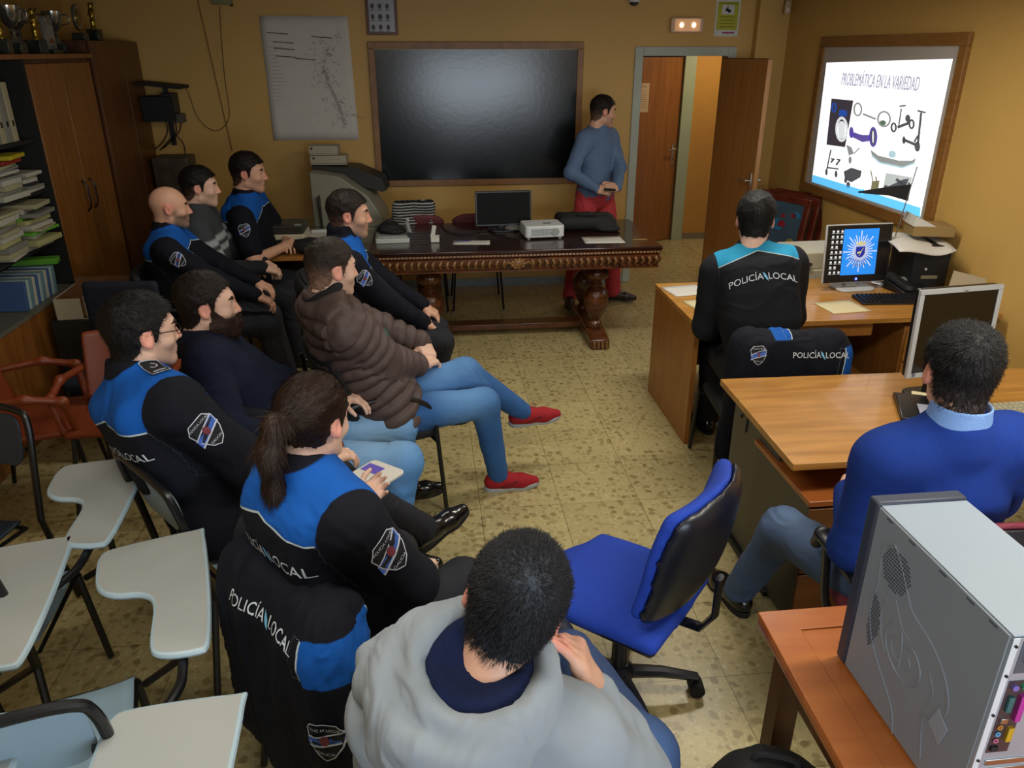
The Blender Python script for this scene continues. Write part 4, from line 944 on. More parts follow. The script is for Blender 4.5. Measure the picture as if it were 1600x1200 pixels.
# projector
p = pz(850, 374, TZ)
t = thing('projector', 'white video projector standing near the front edge of the carved table', 'projector', (p[0], p[1]+.12, TZ), 4)
MB().prism(rrect(.30, .24, .025), .012, .10).build('body', WHP, t, bevel=.008)
mb = MB()
for i in range(13):
    for j in range(5): mb.box((-.10+i*.0145, -.1215, .034+j*.010), (.010, .003, .005), rz=0)
mb.build('vent_grille', mat('grille_grey', '6d706e', .6), t)
MB().box((.035, -.02, .101), (.06, .03, .003)).build('control_panel', mat('panel_grey', '4e4f4c', .4), t); MB().cyl((.08, -.12, .055), (.08, -.128, .055), .028).cyl((.15, .05, .055), (.165, .05, .055), .03).build('lens_ring', GREYP, t)
for sx in (-.12, .12): MB().cyl((sx, -.09, 0), (sx, -.09, .014), .012).build('foot', WHP, t)
MB().cyl((0, .09, 0), (0, .09, .014), .012).build('foot', WHP, t)
# laptop bag
p = pz(900, 345, TZ)
t = thing('laptop_bag', 'black laptop bag lying on the carved table in front of the presenter', 'bag', (p[0]+.02, 6.06, TZ), -4)
BAG = mat('bag_black', '0f1013', .75, bump=.2, bscale=300)
V2, F2 = mesh_sdf([[B_((0, 0, .055), (.235, .15, .05), .045), B_((0, -.06, .075), (.20, .08, .04), .035, k=.04), E_((.17, -.14, .02), (.09, .05, .025), k=.03)]], .01, post=lambda P, d: np.maximum(d, .001-P[:, 2])); V2 = folds(V2, F2, .006, 8, 3); V2[:, 2] = np.maximum(V2[:, 2], .0005); np_obj('bag_body', V2, F2, BAG, parent=t)
MB().tube(catmull([(-.08, -.10, .115), (-.07, -.13, .125), (0, -.14, .128), (.07, -.13, .125), (.08, -.10, .115)], 5), .008, 8).build('handle', BAG, t)
MB().tube(catmull([(-.2, -.13, .075), (0, -.148, .085), (.2, -.13, .075)], 6), .0025, 6).build('zip', mat('zip_grey', '2c2d30', .4), t); MB().box((.19, -.15, .055), (.008, .006, .035)).build('buckle', STEEL, t)
# monitor on the carved table
def monitor(label, loc, rz, w, h, tilt=-6, bez=None, screen=None, lift=.09, bw=.014, chin=.0, base=None, gloss=.1, group=None, neckm=None):
    t = thing('monitor', label, 'monitor', loc, rz, group); M = Matrix.Rotation(math.radians(tilt), 4, 'X')
    def part(nm, mb, m, **k):
        o = mb.build(nm, m, t, **k); return o
    def T(x, y, z): v = M @ Vector((x, y, z-lift)); return (v.x, v.y, v.z+lift)
    bezm = bez or BLK
    part('back_shell', MB().prism([(-w/2+.01, 0), (w/2-.01, 0), (w/2-.01, h), (-w/2+.01, h)], .004, .035, lambda a, b, c: T(a, c, b+lift)), base or BLK, bevel=.008)
    fr = MB()
    for (a0, b0, a1, b1) in ((-w/2, 0, w/2, bw+chin), (-w/2, h-bw, w/2, h), (-w/2, bw+chin, -w/2+bw, h-bw), (w/2-bw, bw+chin, w/2, h-bw)):
        fr.prism([(a0, b0), (a1, b0), (a1, b1), (a0, b1)], -.012, .004, lambda a, b, c: T(a, c, b+lift))
    part('bezel', fr, bezm, bevel=.002)
    sc = part('screen', MB().prism([(-w/2+bw, bw+chin), (w/2-bw, bw+chin), (w/2-bw, h-bw), (-w/2+bw, h-bw)], -.007, .003, lambda a, b, c: T(a, c, b+lift)), screen or mat('screen_off', '050506', gloss, var=0))
    part('neck', MB().box((0, .045, lift/2+.04), (.08, .035, lift+.08)), neckm or base or BLK, bevel=.004)
    part('stand_base', MB().prism(rrect(.24, .18, .05), 0, .015, lambda a, b, c: (a, b+.02, c)), neckm or base or BLK, bevel=.004)
    return t, T, sc
monitor('black monitor with dark screen standing on the carved table', (.60, 6.02, TZ), 2, .44, .265, -4, lift=.04, screen=mat('screen_matte', '030304', .6, var=0, spec=.2))
# crumpled bag and cables beside the monitor
V2, F2 = mesh_sdf([[E_((0, 0, .02), (.06, .045, .022)), E_((.06, -.02, .012), (.04, .03, .014)), E_((-.02, .03, .03), (.03, .03, .02))]], .006, post=lambda P, d: np.maximum(d, .001-P[:, 2])); V2 = folds(V2, F2, .008, 30, 5); V2[:, 2] = np.maximum(V2[:, 2], .0005)
p = pz(800, 360, TZ); o = np_obj('plastic_bag', V2, F2, mat('clear_film', '8a8680', .15, trans=.5, var=.1)); o.location = p; tag(o, 'crumpled clear plastic bag beside the black monitor on the carved table', 'bag')
c = MB().tube(catmull([pz(x, y, TZ+.006) for x, y in [(690, 352), (700, 362), (730, 366), (760, 360), (780, 368), (812, 372), (822, 360), (800, 352)]], 6), .0035, 6).build('cable', BLKM); tag(c, 'tangled black cable lying around the monitor foot on the carved table', 'cable')
# white label scale / document device with a black pouch on top
p = pz(613, 380, TZ)
t = thing('desktop_scanner', 'flat white device with an angled arm at the left end of the carved table', 'device', (p[0], p[1]+.10, TZ), 2)
MB().prism(rrect(.25, .22, .015), 0, .035).build('body', mat('device_white', 'b4b6ae', .4), t, bevel=.004); MB().prism(rrect(.23, .19, .02), .035, .05).build('top_plate', GREYP, t, bevel=.004)
MB().tube([(.10, .06, .04), (.11, .03, .13), (.12, 0, .15)], .011, 8).tube([(.11, .03, .13), (.13, -.05, .06), (.125, -.07, .05)], .015, 8).build('arm', GREYP, t); MB().cyl((.125, -.085, .05), (.125, -.07, .05), .022).build('knob', BLK, t)
V2, F2 = mesh_sdf([[E_((0, 0, .035), (.09, .065, .04)), E_((.05, -.02, .02), (.07, .06, .025)), C_((-.03, .02, .05), (.0, .02, .085), .03, .015)]], .008, post=lambda P, d: np.maximum(d, .001-P[:, 2])); V2 = folds(V2, F2, .01, 16, 9); V2[:, 2] = np.maximum(V2[:, 2], .0005)
o = np_obj('pouch', V2, F2, BAG); o.location = (p[0]-.02, p[1]+.12, TZ+.0505); tag(o, 'crumpled black cloth pouch lying on the flat white device', 'pouch')
p = pz(680, 378, TZ); t = thing('card_box', 'small open white box standing next to the white device on the carved table', 'box', tuple(p), 0)
mb = MB(); mb.span((-.035, -.03, 0), (.035, .03, .004)); mb.span((-.035, -.03, 0), (-.031, .03, .045)); mb.span((.031, -.03, 0), (.035, .03, .045)); mb.span((-.035, -.03, 0), (.035, -.026, .045)); mb.span((-.035, .026, 0), (.035, .03, .045)); mb.build('tray', PAPER, t); MB().box((-.01, .035, .07), (.03, .003, .09), ry=12).build('flap', PAPER, t)
# ---------------------------------------------------------------- things left of the carved table
t = thing('tan_desk', 'tan wooden desk behind the seated officers against the back wall', 'desk', (-.97, 6.1, 0), 0)
TAN = wood('tan_wood', '8f5d24', 'a9733a', .35, (1, 8, 8), 3); TAN2 = wood('tan_wood_side', '83531f', '9b6631', .38, (8, 8, 1), 3)
MB().span((-.28, -.52, .71), (.26, .36, .74)).build('desktop', TAN, t, bevel=.003)
for x in (-.26, .24): MB().span((x-.012, -.50, 0), (x+.012, .34, .71)).build('side_panel', TAN2, t)
MB().span((-.25, .30, .3), (.23, .32, .71)).build('back_panel', TAN2, t)
def printer(name, label, loc, rz, w, d, h, m1, m2, cat='printer'):
    t = thing(name, label, cat, loc, rz)
    MB().prism(rrect(w, d, .02), 0, h*.62).build('body', m1, t, bevel=.006); MB().prism(rrect(w*.96, d*.9, .02), h*.62, h).build('lid', m2, t, bevel=.01)
    MB().box((0, -d/2-.004, h*.35), (w*.7, .012, h*.14)).build('paper_slot', BLKM, t); MB().box((w*.36, -d/2+.03, h+.003), (w*.16, .04, .006)).build('button_panel', GREYP, t); return t
p = pz(450, 362, .74); printer('printer', 'dark topped beige printer on the tan desk beside the officer with folded arms', (-1.07, 5.98, .741), 0, .32, .30, .17, CREAMP, mat('dark_lid', '2e2c28', .4))
t = thing('wire_basket', 'grey wire tray standing on the tan desk by the back wall', 'tray', (-1.07, 6.29, .741), 0)
mb = MB()
for z in (.004, .06, .11): mb.tube([(-.16, -.12, z), (.16, -.12, z), (.16, .12, z), (-.16, .12, z)], .003, 5, closed=True)
for i in range(9): mb.tube([(-.16+.04*i, -.12, .11), (-.16+.04*i, -.12, .004), (-.16+.04*i, .12, .004), (-.16+.04*i, .12, .11)], .002, 5)
mb.build('wire_frame', mat('wire_grey', '5f5d52', .4, .6), t)
V2, F2 = mesh_sdf([[E_((0, 0, .05), (.13, .09, .055)), E_((.05, -.02, .03), (.08, .06, .04))]], .01, post=lambda P, d: np.maximum(d, .001-P[:, 2])); V2 = folds(V2, F2, .012, 12, 4); V2[:, 2] = np.maximum(V2[:, 2], .0005)
o = np_obj('dark_bag', V2, F2, BAG); o.location = (-.86, 5.70, .741); tag(o, 'slumped black bag on the tan desk between the two officers', 'bag')
t = thing('paper_tray', 'white plastic paper tray on the tan desk right of the beige printer', 'tray', (-.84, 6.06, .741), -3)
mb = MB(); mb.span((-.13, -.15, 0), (.13, .15, .008)); mb.span((-.13, -.15, 0), (-.122, .15, .06)); mb.span((.122, -.15, 0), (.13, .15, .06)); mb.span((-.13, .142, 0), (.13, .15, .06)); mb.build('tray', WHP, t, bevel=.002); MB().span((-.11, -.14, .01), (.11, .13, .04)).build('papers', PAPER, t)
# tall grey machine behind the officer in the middle
t = thing('photocopier', 'tall light grey copying machine with sloped front below the map', 'copier', (-.63, 6.82, 0), -4)
CPY = mat('copier_grey', '8e8d7d', .45); CPD = mat('copier_dark', '2c2a26', .5)
MB().box((-.05, .06, .36), (.52, .46, .72)).build('cabinet', CPY, t, bevel=.01)
MB().prism([(-.31, .721), (.27, .721), (.27, .80), (.16, .98), (-.06, 1.14), (-.31, 1.18)], -.17, .30, lambda a, b, c: (a, c, b)).build('upper_housing', CPY, t, bevel=.01)
MB().prism([(-.32, 1.182), (-.06, 1.142), (.10, 1.03), (.26, .985), (.30, 1.0), (.26, 1.10), (.05, 1.19), (-.32, 1.21)], .02, .32, lambda a, b, c: (a, c, b)).build('dark_cover', CPD, t, bevel=.004)
MB().box((-.24, -.20, .86), (.012, .08, .26), rx=14).build('side_flap', CPD, t)
c = MB().box((0, 0, 0), (.028, .014, .11)).build('highlighter', mat('marker_yellow', 'b8b400', .5), bevel=.004); c.location = (-.58, 6.638, .98); c.rotation_euler = (0, math.radians(3), 0); tag(c, 'yellow marker leaning against the grey copying machine', 'marker')
for k, (px_, zz, lab, w) in enumerate(((507, 1.225, 'lower white card box with a small red square, on the dark cover of the copier', .30), (498, 1.305, 'upper white card box with a small red square, stacked on another one', .24))):
    q = py(px_, 247 if k == 0 else 222, 6.75); t = thing('card_carton', lab, 'box', (q[0]+.02, 6.93, zz-.012), -3, 'white cartons stacked in front of the map')
    MB().box((0, 0, .038), (w, .16, .075)).build('carton', mat('carton_white', 'a7a08c', .6), t, bevel=.002); MB().box((-w*.40, -.081, .055), (.018, .002, .018)).build('red_mark', mat('carton_red', '5e2a1e', .6), t); mb = MB(); mb.box((.0, -.0808, .012), (w*.98, .001, .003)); text_on(mb, '– – – –', .03, (w*.18, -.0812, .045), (1, 0, 0), (0, 0, 1)); mb.build('carton_print', mat('carton_ink', '4a463c', .7), t)
# stacking chairs with thin legs behind the table
def thin_chair(label, loc, rz, m, group=None):
    t = thing('stacking_chair', label, 'chair', loc, rz, group)
    V2, F2 = mesh_sdf([[B_((0, 0, .44), (.21, .20, .02), .018)]], .012); np_obj('seat', V2, F2, m, parent=t)
    MB().grid(lambda u, v: (-.21+.42*u, .215+.05*v-.05*(1-(2*u-1)**2)*-.6, .60+.27*v-.05*(abs(2*u-1)**4)*(1 if v > .5 else 0)), 12, 8).build('backrest', m, t, thick=.014, smooth=180)
    for sx in (-1, 1):
        MB().tube([(sx*.19, -.17, .43), (sx*.22, -.22, .012)], .009, 8).build('leg', BLK, t); MB().tube([(sx*.19, .24, .66), (sx*.19, .19, .43), (sx*.22, .24, .012)], .009, 8).build('leg', BLK, t)
        for y in (-.22, .24): MB().cyl((sx*.22, y, 0), (sx*.22, y, .018), .013).build('leg_tip', STEEL, t)
    return t
MAROON = mat('maroon_fabric', '5a2226', .7, bump=.2)
c1 = thin_chair('maroon chair behind the carved table with a striped cloth over it', (-.06, 6.66, 0), 178, MAROON)
c2 = thin_chair('maroon chair behind the black monitor at the carved table', (.42, 6.66, 0), 180, MAROON)
sm = mat('striped_cloth', '1a1a20', .8); m = bpy.data.materials.new('stripes'); MATS['stripes'] = m; m.use_nodes = True; nt = m.node_tree; wv = nt.nodes.new('ShaderNodeTexWave'); wv.bands_direction = 'Z'; wv.inputs['Scale'].default_value = 14; wv.inputs['Distortion'].default_value = 2.5; wv.inputs['Detail Scale'].default_value = .6
tc = nt.nodes.new('ShaderNodeTexCoord'); nt.links.new(tc.outputs['Object'], wv.inputs[0]); cr = nt.nodes.new('ShaderNodeValToRGB'); cr.color_ramp.interpolation = 'CONSTANT'; cr.color_ramp.elements[0].color = lin('15161c'); cr.color_ramp.elements[1].position = .68; cr.color_ramp.elements[1].color = lin('a6a6a2'); nt.links.new(wv.outputs[0], cr.inputs[0]); nt.links.new(cr.outputs[0], nt.nodes['Principled BSDF'].inputs['Base Color']); nt.nodes['Principled BSDF'].inputs['Roughness'].default_value = .8
V2, F2 = mesh_sdf([[B_((0, 0, .0), (.17, .04, .18), .035), E_((-.10, -.01, -.02), (.08, .05, .15), k=.05)]], .01); V2 = folds(V2, F2, .012, 9, 6); o = np_obj('striped_scarf', V2, F2, m); o.location = (-.10, 6.42, .80); o.rotation_euler = (math.radians(8), 0, 0); tag(o, 'black and white striped garment draped over a maroon chair back', 'garment')
# ---------------------------------------------------------------- cabinets on the left
CAB = wood('cabinet_wood', '6f4218', '8a5826', .35, (9, 9, .7), 3); CABD = wood('cabinet_dark', '3c2210', '54300f', .45, (9, 9, .7), 3); SHADE = mat('shelf_shade', '121210', .7)  # shade inside the open shelving is put into its near-black colour
CX = -2.3
t = thing('wardrobe_cabinet', 'tall tan two-door cabinet with dark curved handles, left of the plain brown one', 'cabinet', (CX, 5.16, 0))
MB().span((-.53, .0, 0), (-.022, .98, 2.055)).build('body', CABD, t)
for k, (y0, y1) in enumerate(((.005, .475), (.48, .955))):
    d = MB().span((-.02, y0, .10), (0, y1, 2.03)).build('door', CAB, t, bevel=.003)
    yy = .415 if k == 0 else .535
    MB().tube(catmull([(.004, yy, 1.10), (.03, yy, 1.13), (.034, yy, 1.20), (.03, yy, 1.27), (.004, yy, 1.30)], 4), [.009]*17, 8, flat=.7).build('handle', mat('handle_dark', '241309', .3), d)
MB().cyl((0, .535, .98), (.006, .535, .98), .009).build('lock', mat('lock_red', '3a150c', .4), t)
MB().span((-.53, -.02, 2.056), (.015, 1.0, 2.085)).build('top_board', CAB, t, bevel=.002)
t = thing('plain_cabinet', 'taller plain brown cabinet standing between the two-door cabinet and the back wall', 'cabinet', (CX, 6.19, 0))
BRN = wood('brown_panel', '4f2c10', '663c1a', .4, (9, 9, .7), 3)
MB().span((-.5, 0, 0), (-.03, 1.02, 2.17)).build('body', CABD, t)
MB().span((-.028, .03, .05), (-.005, .62, 2.17)).build('door', BRN, t, bevel=.003); MB().span((-.028, .625, .05), (-.005, 1.02, 2.17)).build('door', BRN, t, bevel=.003)
# open shelving
t = thing('open_shelves', 'open shelving with painted-on shade, binders and piles of papers at the left edge', 'shelves', (CX, 4.0, 0))
MB().span((-.52, -.4, .72), (-.50, 1.15, 2.055)).build('back_panel', SHADE, t)
MB().span((-.5, -.4, 2.056), (.015, 1.138, 2.085)).build('top_board', CAB, t, bevel=.002)
MB().span((-.5, 1.128, .7), (0.0, 1.148, 2.055)).build('side_panel', SHADE, t)
MB().span((-.5, -.4, 0), (0, 1.145, .69)).build('base_cabinet', CAB, t, bevel=.003); MB().span((-.5, -.4, .69), (.01, 1.145, .712)).build('base_top', mat('shelf_edge', '5d5b4e', .5), t)
SHZ = [1.02, 1.33, 1.62]
for z in SHZ: MB().span((-.5, -.4, z-.02), (-.02, 1.127, z)).build('shelf', SHADE, t)
# binders on the upper shelf
BND = mat('binder_cream', '9a9276', .6); rs = random.Random(11)
for k in range(7):
    y = 4.93-.068*k
    t = thing('ring_binder', ['cream ring binder at the right end of the upper shelf', 'cream ring binder second from the right on the upper shelf'][k] if k < 2 else 'cream ring binder further left on the upper shelf', 'binder', (CX-.17, y, 1.621), 0, 'cream binders on the upper shelf')
    MB().box((0, 0, .16), (.27, .055, .32)).build('cover', BND if k % 2 == 0 else mat('binder_grey', '7a786c', .6), t, bevel=.004)
    MB().box((.136, 0, .10), (.002, .018, .03)).build('finger_hole', BLKM, t)
# paper piles
def pile(label, y, z, n, w, cols, hh=.012, x=-.16, group=None, ov=.02):
    zz = z
    for i in range(n):
        m = cols[i % len(cols)]; h = hh*rs.uniform(.6, 1.5)
        mb = MB().box((0, 0, h/2), (.30+rs.uniform(-.04, .02), w+rs.uniform(-.05, .03), h-.0008))
        o = mb.build('paper_bundle' , m, bevel=.0015); o.location = (CX+x+rs.uniform(-.02, ov), y+rs.uniform(-.02, .02), zz+.0005); o.rotation_euler = (0, 0, math.radians(rs.uniform(-9, 9))); zz += h+.0006
        tag(o, label % ['lowest', 'second', 'third', 'fourth', 'fifth', 'sixth', 'seventh', 'eighth', 'ninth', 'tenth', 'eleventh', 'twelfth'][i], 'papers', group)
    return zz
PW = [mat('bundle_white', 'a7a597', .7), mat('bundle_cream', '9a9474', .7), mat('bundle_grey', '77776e', .7), mat('bundle_yellowish', 'a09c68', .7)]; PG = mat('bundle_green', '5a9c2c', .6); PY = mat('bundle_yellow', 'a89a14', .6); PR = mat('bundle_red', '7c1a10', .6); PBl = mat('bundle_blue', '39597a', .6)
pile('%s bundle of paper in the pile on the second shelf', 4.98, 1.331, 6, .18, [PW[0], PW[2], mat('bundle_black', '1b1b1c', .6), PW[0], PW[1]], .02, group='paper pile on the second shelf')
z = pile('%s bundle in the pile under the red and yellow folders', 4.71, 1.331, 9, .24, [PW[0], PW[2], PW[1]], .02, group='paper pile under the coloured folders')
o = MB().box((0, 0, .012), (.28, .22, .022)).build('folder', PR, bevel=.004); o.location = (CX-.14, 4.74, z+.001); tag(o, 'dark red folder lying under the yellow one on the shelf', 'folder')
o = MB().box((0, 0, .012), (.29, .22, .022)).build('folder', PY, bevel=.004); o.location = (CX-.13, 4.77, z+.025); o.rotation_euler[2] = .1; tag(o, 'yellow folder on top of the red one on the shelf', 'folder')
pile('%s bundle in the big loose pile on the third shelf', 4.86, 1.021, 12, .27, [PW[0], PW[1], PW[3], PW[0], PG, PW[1], PW[0], PW[3], PG, PW[2], PW[0], PW[1]], .021, group='big pile of loose papers on the third shelf', ov=.09)
pile('%s bundle in the pile at the photo edge on the third shelf', 4.55, 1.021, 10, .25, PW, .022, group='pile of papers at the edge of the third shelf')
o = MB().box((0, 0, .02), (.26, .07, .035)).build('folder', PG, bevel=.004); o.location = (CX-.10, 4.95, .96); o.rotation_euler = (.1, .0, .1); o.location = (CX-.12, 4.97, .713+.175); tag(o, 'bright green folder lying on the row of leaning booklets', 'folder')
for k in range(11):
    o = MB().box((0, 0, .085), (.24, .024, .17)).build('booklet', [mat('booklet_teal', '5a7a80', .6), mat('booklet_pale', '93a3a0', .6), mat('booklet_blue', '35507c', .6), PW[0]][k % 4], bevel=.002)
    o.location = (CX-.14, 4.93-.038*k, .7135); o.rotation_euler = (math.radians(-9), 0, 0)
    tag(o, 'thin booklet number %d from the right in the leaning row on the bottom shelf' % (k+1) if k else 'rightmost thin teal booklet in the leaning row on the bottom shelf', 'booklet', 'leaning booklets on the bottom shelf')
# trophies on the cabinets
GOLD = mat('trophy_gold', '8f7a2c', .2, .9); SIL = mat('trophy_silver', '9c9a92', .18, .9); GLS = mat('trophy_glass', 'aab0ac', .05, trans=.75, var=0); MAR = mat('trophy_marble', '1d2420', .25)
def trophy(kind, label, x, y, z, s=1, rz=0):
    t = thing('trophy', label, 'trophy', (x, y, z), rz, 'trophies on top of the cabinets')
    if kind == 'cup':
        MB().box((0, 0, .03*s), (.09*s, .09*s, .06*s)).build('base', MAR, t, bevel=.003)
        MB().lathe([(.03, .06), (.018, .075), (.012, .10), (.02, .12), (.012, .135), (.035, .16), (.06, .20), (.065, .26), (.06, .262), (.05, .21), (.02, .17)], n=24).build('cup', GOLD if int(y*100) % 2 else SIL, t)
        for q in (-1, 1): MB().tube(catmull([(q*.058, 0, .24), (q*.095, 0, .235), (q*.09, 0, .19), (q*.045, 0, .175)], 5), .005, 6).build('handle', SIL, t)
    elif kind == 'glass':
        MB().box((0, 0, .012), (.09, .2, .024)).build('base', MAR, t, bevel=.003); MB().prism([(-.09, .024), (.09, .024), (.10, .2), (.06, .23), (-.08, .22)], -.012, .012, lambda a, b, c: (c, a, b)).build('glass_plate', GLS, t, bevel=.003)
        MB().box((.013, 0, .11), (.001, .12, .12)).build('engraved_label', mat('label_pale', '8b8a86', .5), t); MB().prism([(-.055, .06), (.055, .06), (.055, .075), (0, .095), (-.055, .075)], .014, .0145, lambda a, b, c: (c, a, b)).build('label_band', mat('label_orange', '7c4a24', .5), t)
    elif kind == 'figure':
        MB().box((0, 0, .04), (.08, .08, .08)).build('base', MAR, t, bevel=.003); V, F = mesh_sdf([[C_((0, 0, .08), (0, 0, .13), .02, .012), C_((0, 0, .13), (0, .01, .2), .014, .02), E_((0, .01, .24), (.016, .016, .02)), C_((0, .02, .2), (0, .06, .26), .008, .006), C_((0, 0, .2), (0, -.05, .17), .008, .006)]], .005); np_obj('figure', V, F, GOLD, parent=t)
    else:
        MB().box((0, 0, .025), (.08, .12, .05)).build('base', MAR, t, bevel=.003); MB().cyl((-.01, 0, .15), (.01, 0, .15), .085, n=32).build('plate', SIL, t, bevel=.004); MB().cyl((.01, 0, .15), (.014, 0, .15), .055, n=32).build('plate_relief', GOLD, t)
    return t
for k, (kd, x, y, z, lab) in enumerate((('glass', -2.42, 4.80, 2.0855, 'clear glass plaque trophy with a pale label at the left edge'), ('figure', -2.36, 5.08, 2.0855, 'small silver figure trophy beside the glass plaque'), ('cup', -2.5, 5.02, 2.0855, 'cup trophy at the back behind the silver figure'), ('cup', -2.38, 5.28, 2.0855, 'gilded cup trophy at the front edge of the two-door cabinet'), ('plate', -2.56, 5.35, 2.0855, 'round plate trophy behind the gilded cup'), ('figure', -2.36, 5.52, 2.0855, 'gold figure trophy in the middle of the two-door cabinet'),
        ('cup', -2.5, 5.62, 2.0855, 'tall cup trophy on a black block on the two-door cabinet'), ('glass', -2.4, 5.80, 2.0855, 'narrow glass plaque trophy right of the tall cup'), ('cup', -2.44, 6.02, 2.0855, 'silver cup trophy at the right end of the two-door cabinet'), ('plate', -2.42, 6.38, 2.1705, 'round plate trophy on the plain brown cabinet'), ('figure', -2.4, 6.60, 2.1705, 'figure trophy on the plain brown cabinet'), ('cup', -2.5, 4.55, 2.0855, 'cup trophy at the photo edge above the binders'), ('plate', -2.62, 4.95, 2.0855, 'round plate trophy far back behind the glass plaque'))):
    trophy(kd, lab, x, y, z, 1, 10*math.sin(k))
# equipment on the wall shelf beyond the cabinets
t = thing('wall_bracket_shelf', 'black bracket shelf with dark boxes on the back wall beside the brown cabinet', 'shelf', (-2.12, BW, 1.3))
MB().box((0, -.16, .545), (.34, .30, .025), rx=0, ry=6).build('upper_plate', BLKM, t, bevel=.004); MB().box((-.03, -.012, .3), (.04, .02, .5)).build('bracket', BLK, t)
MB().box((-.06, -.14, .36), (.24, .2, .20)).build('dark_box', BLKM, t, bevel=.006); MB().box((.06, -.10, .28), (.11, .10, .07)).build('grey_socket', mat('socket_grey', '4e463a', .6), t, bevel=.004); MB().box((.03, -.13, .40), (.10, .14, .16)).build('small_box', mat('box_dark', '1c1815', .5), t, bevel=.004)
c = MB()
for pts in ([(258, 185), (262, 205), (254, 222), (243, 232)], [(265, 190), (275, 210), (288, 228), (290, 258)], [(272, 188), (276, 205), (262, 222), (250, 235)], [(284, 188), (280, 206), (268, 220), (255, 232)]): c.tube([tuple(py(x, y, BW-.05)) for x, y in catmull(pts, 4)], .005, 6)
tag(c.build('cable_bundle', mat('cable_dark', '1d120b', .6)), 'bundle of dark cables hanging under the wall shelf', 'cables')
mm = mat('marbled', '4a3f36', .5, var=.45, vscale=14); t = tag(MB().prism(rrect(.30, .26, .02), 0, 1.28).build('marbled_pedestal', mm, bevel=.01), 'tall mottled grey-brown pedestal under the wall shelf', 'pedestal'); t.location = (-2.13, 7.08, 0)
# cardboard box on a low chair in front of the two-door cabinet
q = thing('cardboard_box', 'open white cardboard box with brown inside, below the two-door cabinet', 'box', (-2.06, 4.83, .62), 2)
mb = MB(); W_, D_, H_ = .34, .36, .13
mb.span((-W_/2, -D_/2, 0), (W_/2, D_/2, .004)); mb.span((-W_/2, -D_/2, 0), (-.02, -D_/2+.004, H_)); mb.span((0, -D_/2, 0), (W_/2, -D_/2+.004, H_+.01)); mb.span((-W_/2, -D_/2, 0), (-W_/2+.004, D_/2, H_)); mb.span((W_/2-.004, -D_/2, 0), (W_/2, D_/2, H_)); mb.build('outer_walls', mat('card_white', 'a59a80', .8), q)
MB().span((-W_/2+.005, -D_/2+.005, .005), (W_/2-.005, D_/2, .008)).span((-W_/2+.005, D_/2-.006, 0), (W_/2-.005, D_/2-.002, H_+.04)).span((-W_/2+.0045, -D_/2+.006, 0), (-W_/2+.006, D_/2-.006, H_-.005)).span((W_/2-.006, -D_/2+.006, 0), (W_/2-.0045, D_/2-.006, H_-.005)).span((0, -D_/2+.0045, 0), (W_/2-.005, -D_/2+.006, H_)).build('brown_lining', mat('card_brown', '6a4826', .85), q)
st = tag(MB().span((-.2, -.2, 0), (.2, .2, .618)).build('low_cupboard', mat('cupboard_dark', '1a1712', .6), bevel=.006), 'low dark cupboard under the open cardboard box', 'cupboard'); st.location = (-2.06, 4.83, 0)
# ---------------------------------------------------------------- desks on the right
DK = wood('desk_wood', '9a6a2c', 'b9843f', .30, (1, 9, 9), 2.5, coat=.15); DKS = wood('desk_wood_side', '8a5723', 'a26c32', .36, (9, 9, 1), 3); DKR = wood('desk_reddish', '8c4c22', 'a5612d', .28, (1, 7, 7), 2.5, coat=.2)
t = thing('rear_desk', 'light brown desk under the projection board where the black-jacketed officer sits', 'desk', (1.43, 3.80, 0), 0)
MB().span((0, 0, .712), (1.78, .82, .74)).build('desktop', DK, t, bevel=.002)
MB().span((0.0, .03, 0), (.03, .80, .711)).build('side_panel', DKS, t, bevel=.002); MB().span((1.72, .03, 0), (1.75, .80, .711)).build('side_panel', DKS, t, bevel=.002)
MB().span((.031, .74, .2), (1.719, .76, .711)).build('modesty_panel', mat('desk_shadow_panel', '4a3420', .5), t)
MB().span((.62, .06, .62), (1.05, .70, .70)).build('drawer', DKS, t, bevel=.002)
dr = MB().span((1.26, .08, .02), (1.68, .70, .66)).build('drawer_cabinet', DKS, t, bevel=.003)
for k in range(3): f = MB().span((1.27, .062, .05+.2*k), (1.67, .079, .235+.2*k)).build('drawer_front', DK, t, bevel=.003); MB().cyl((1.43, .05, .15+.2*k), (1.51, .05, .15+.2*k), .006).build('drawer_pull', STEEL, f)
o = MB().box((0, 0, .15), (.44, .40, .30)).build('low_box', DKS, bevel=.004); o.location = (2.38, 4.12, 0.0); tag(o, 'low brown wooden box on the floor under the rear desk', 'box')
DZ1 = .74
for nm, pts, m_, lab in (('paper_sheet', (1072, 454, 10), PAPER, 'white sheet at the left edge of the rear desk'), ('paper_sheet', (1108, 476, 12), PAPER2, 'cream sheet half under the arm of the officer at the rear desk'), ('paper_sheet', (1316, 480, 6), PAPER2, 'cream sheet lying on the rear desk in front of the crest monitor')):
    p = pz(pts[0], pts[1], DZ1+.001); paper(nm, lab, tuple(p), pts[2], m_, .24, .21)
p = pz(1120, 492, DZ1); o = MB().box((0, 0, .004), (.08, .03, .008)).build('phone', BLK, bevel=.002); o.location = p; tag(o, 'small black phone beside the arm of the officer at the rear desk', 'phone')
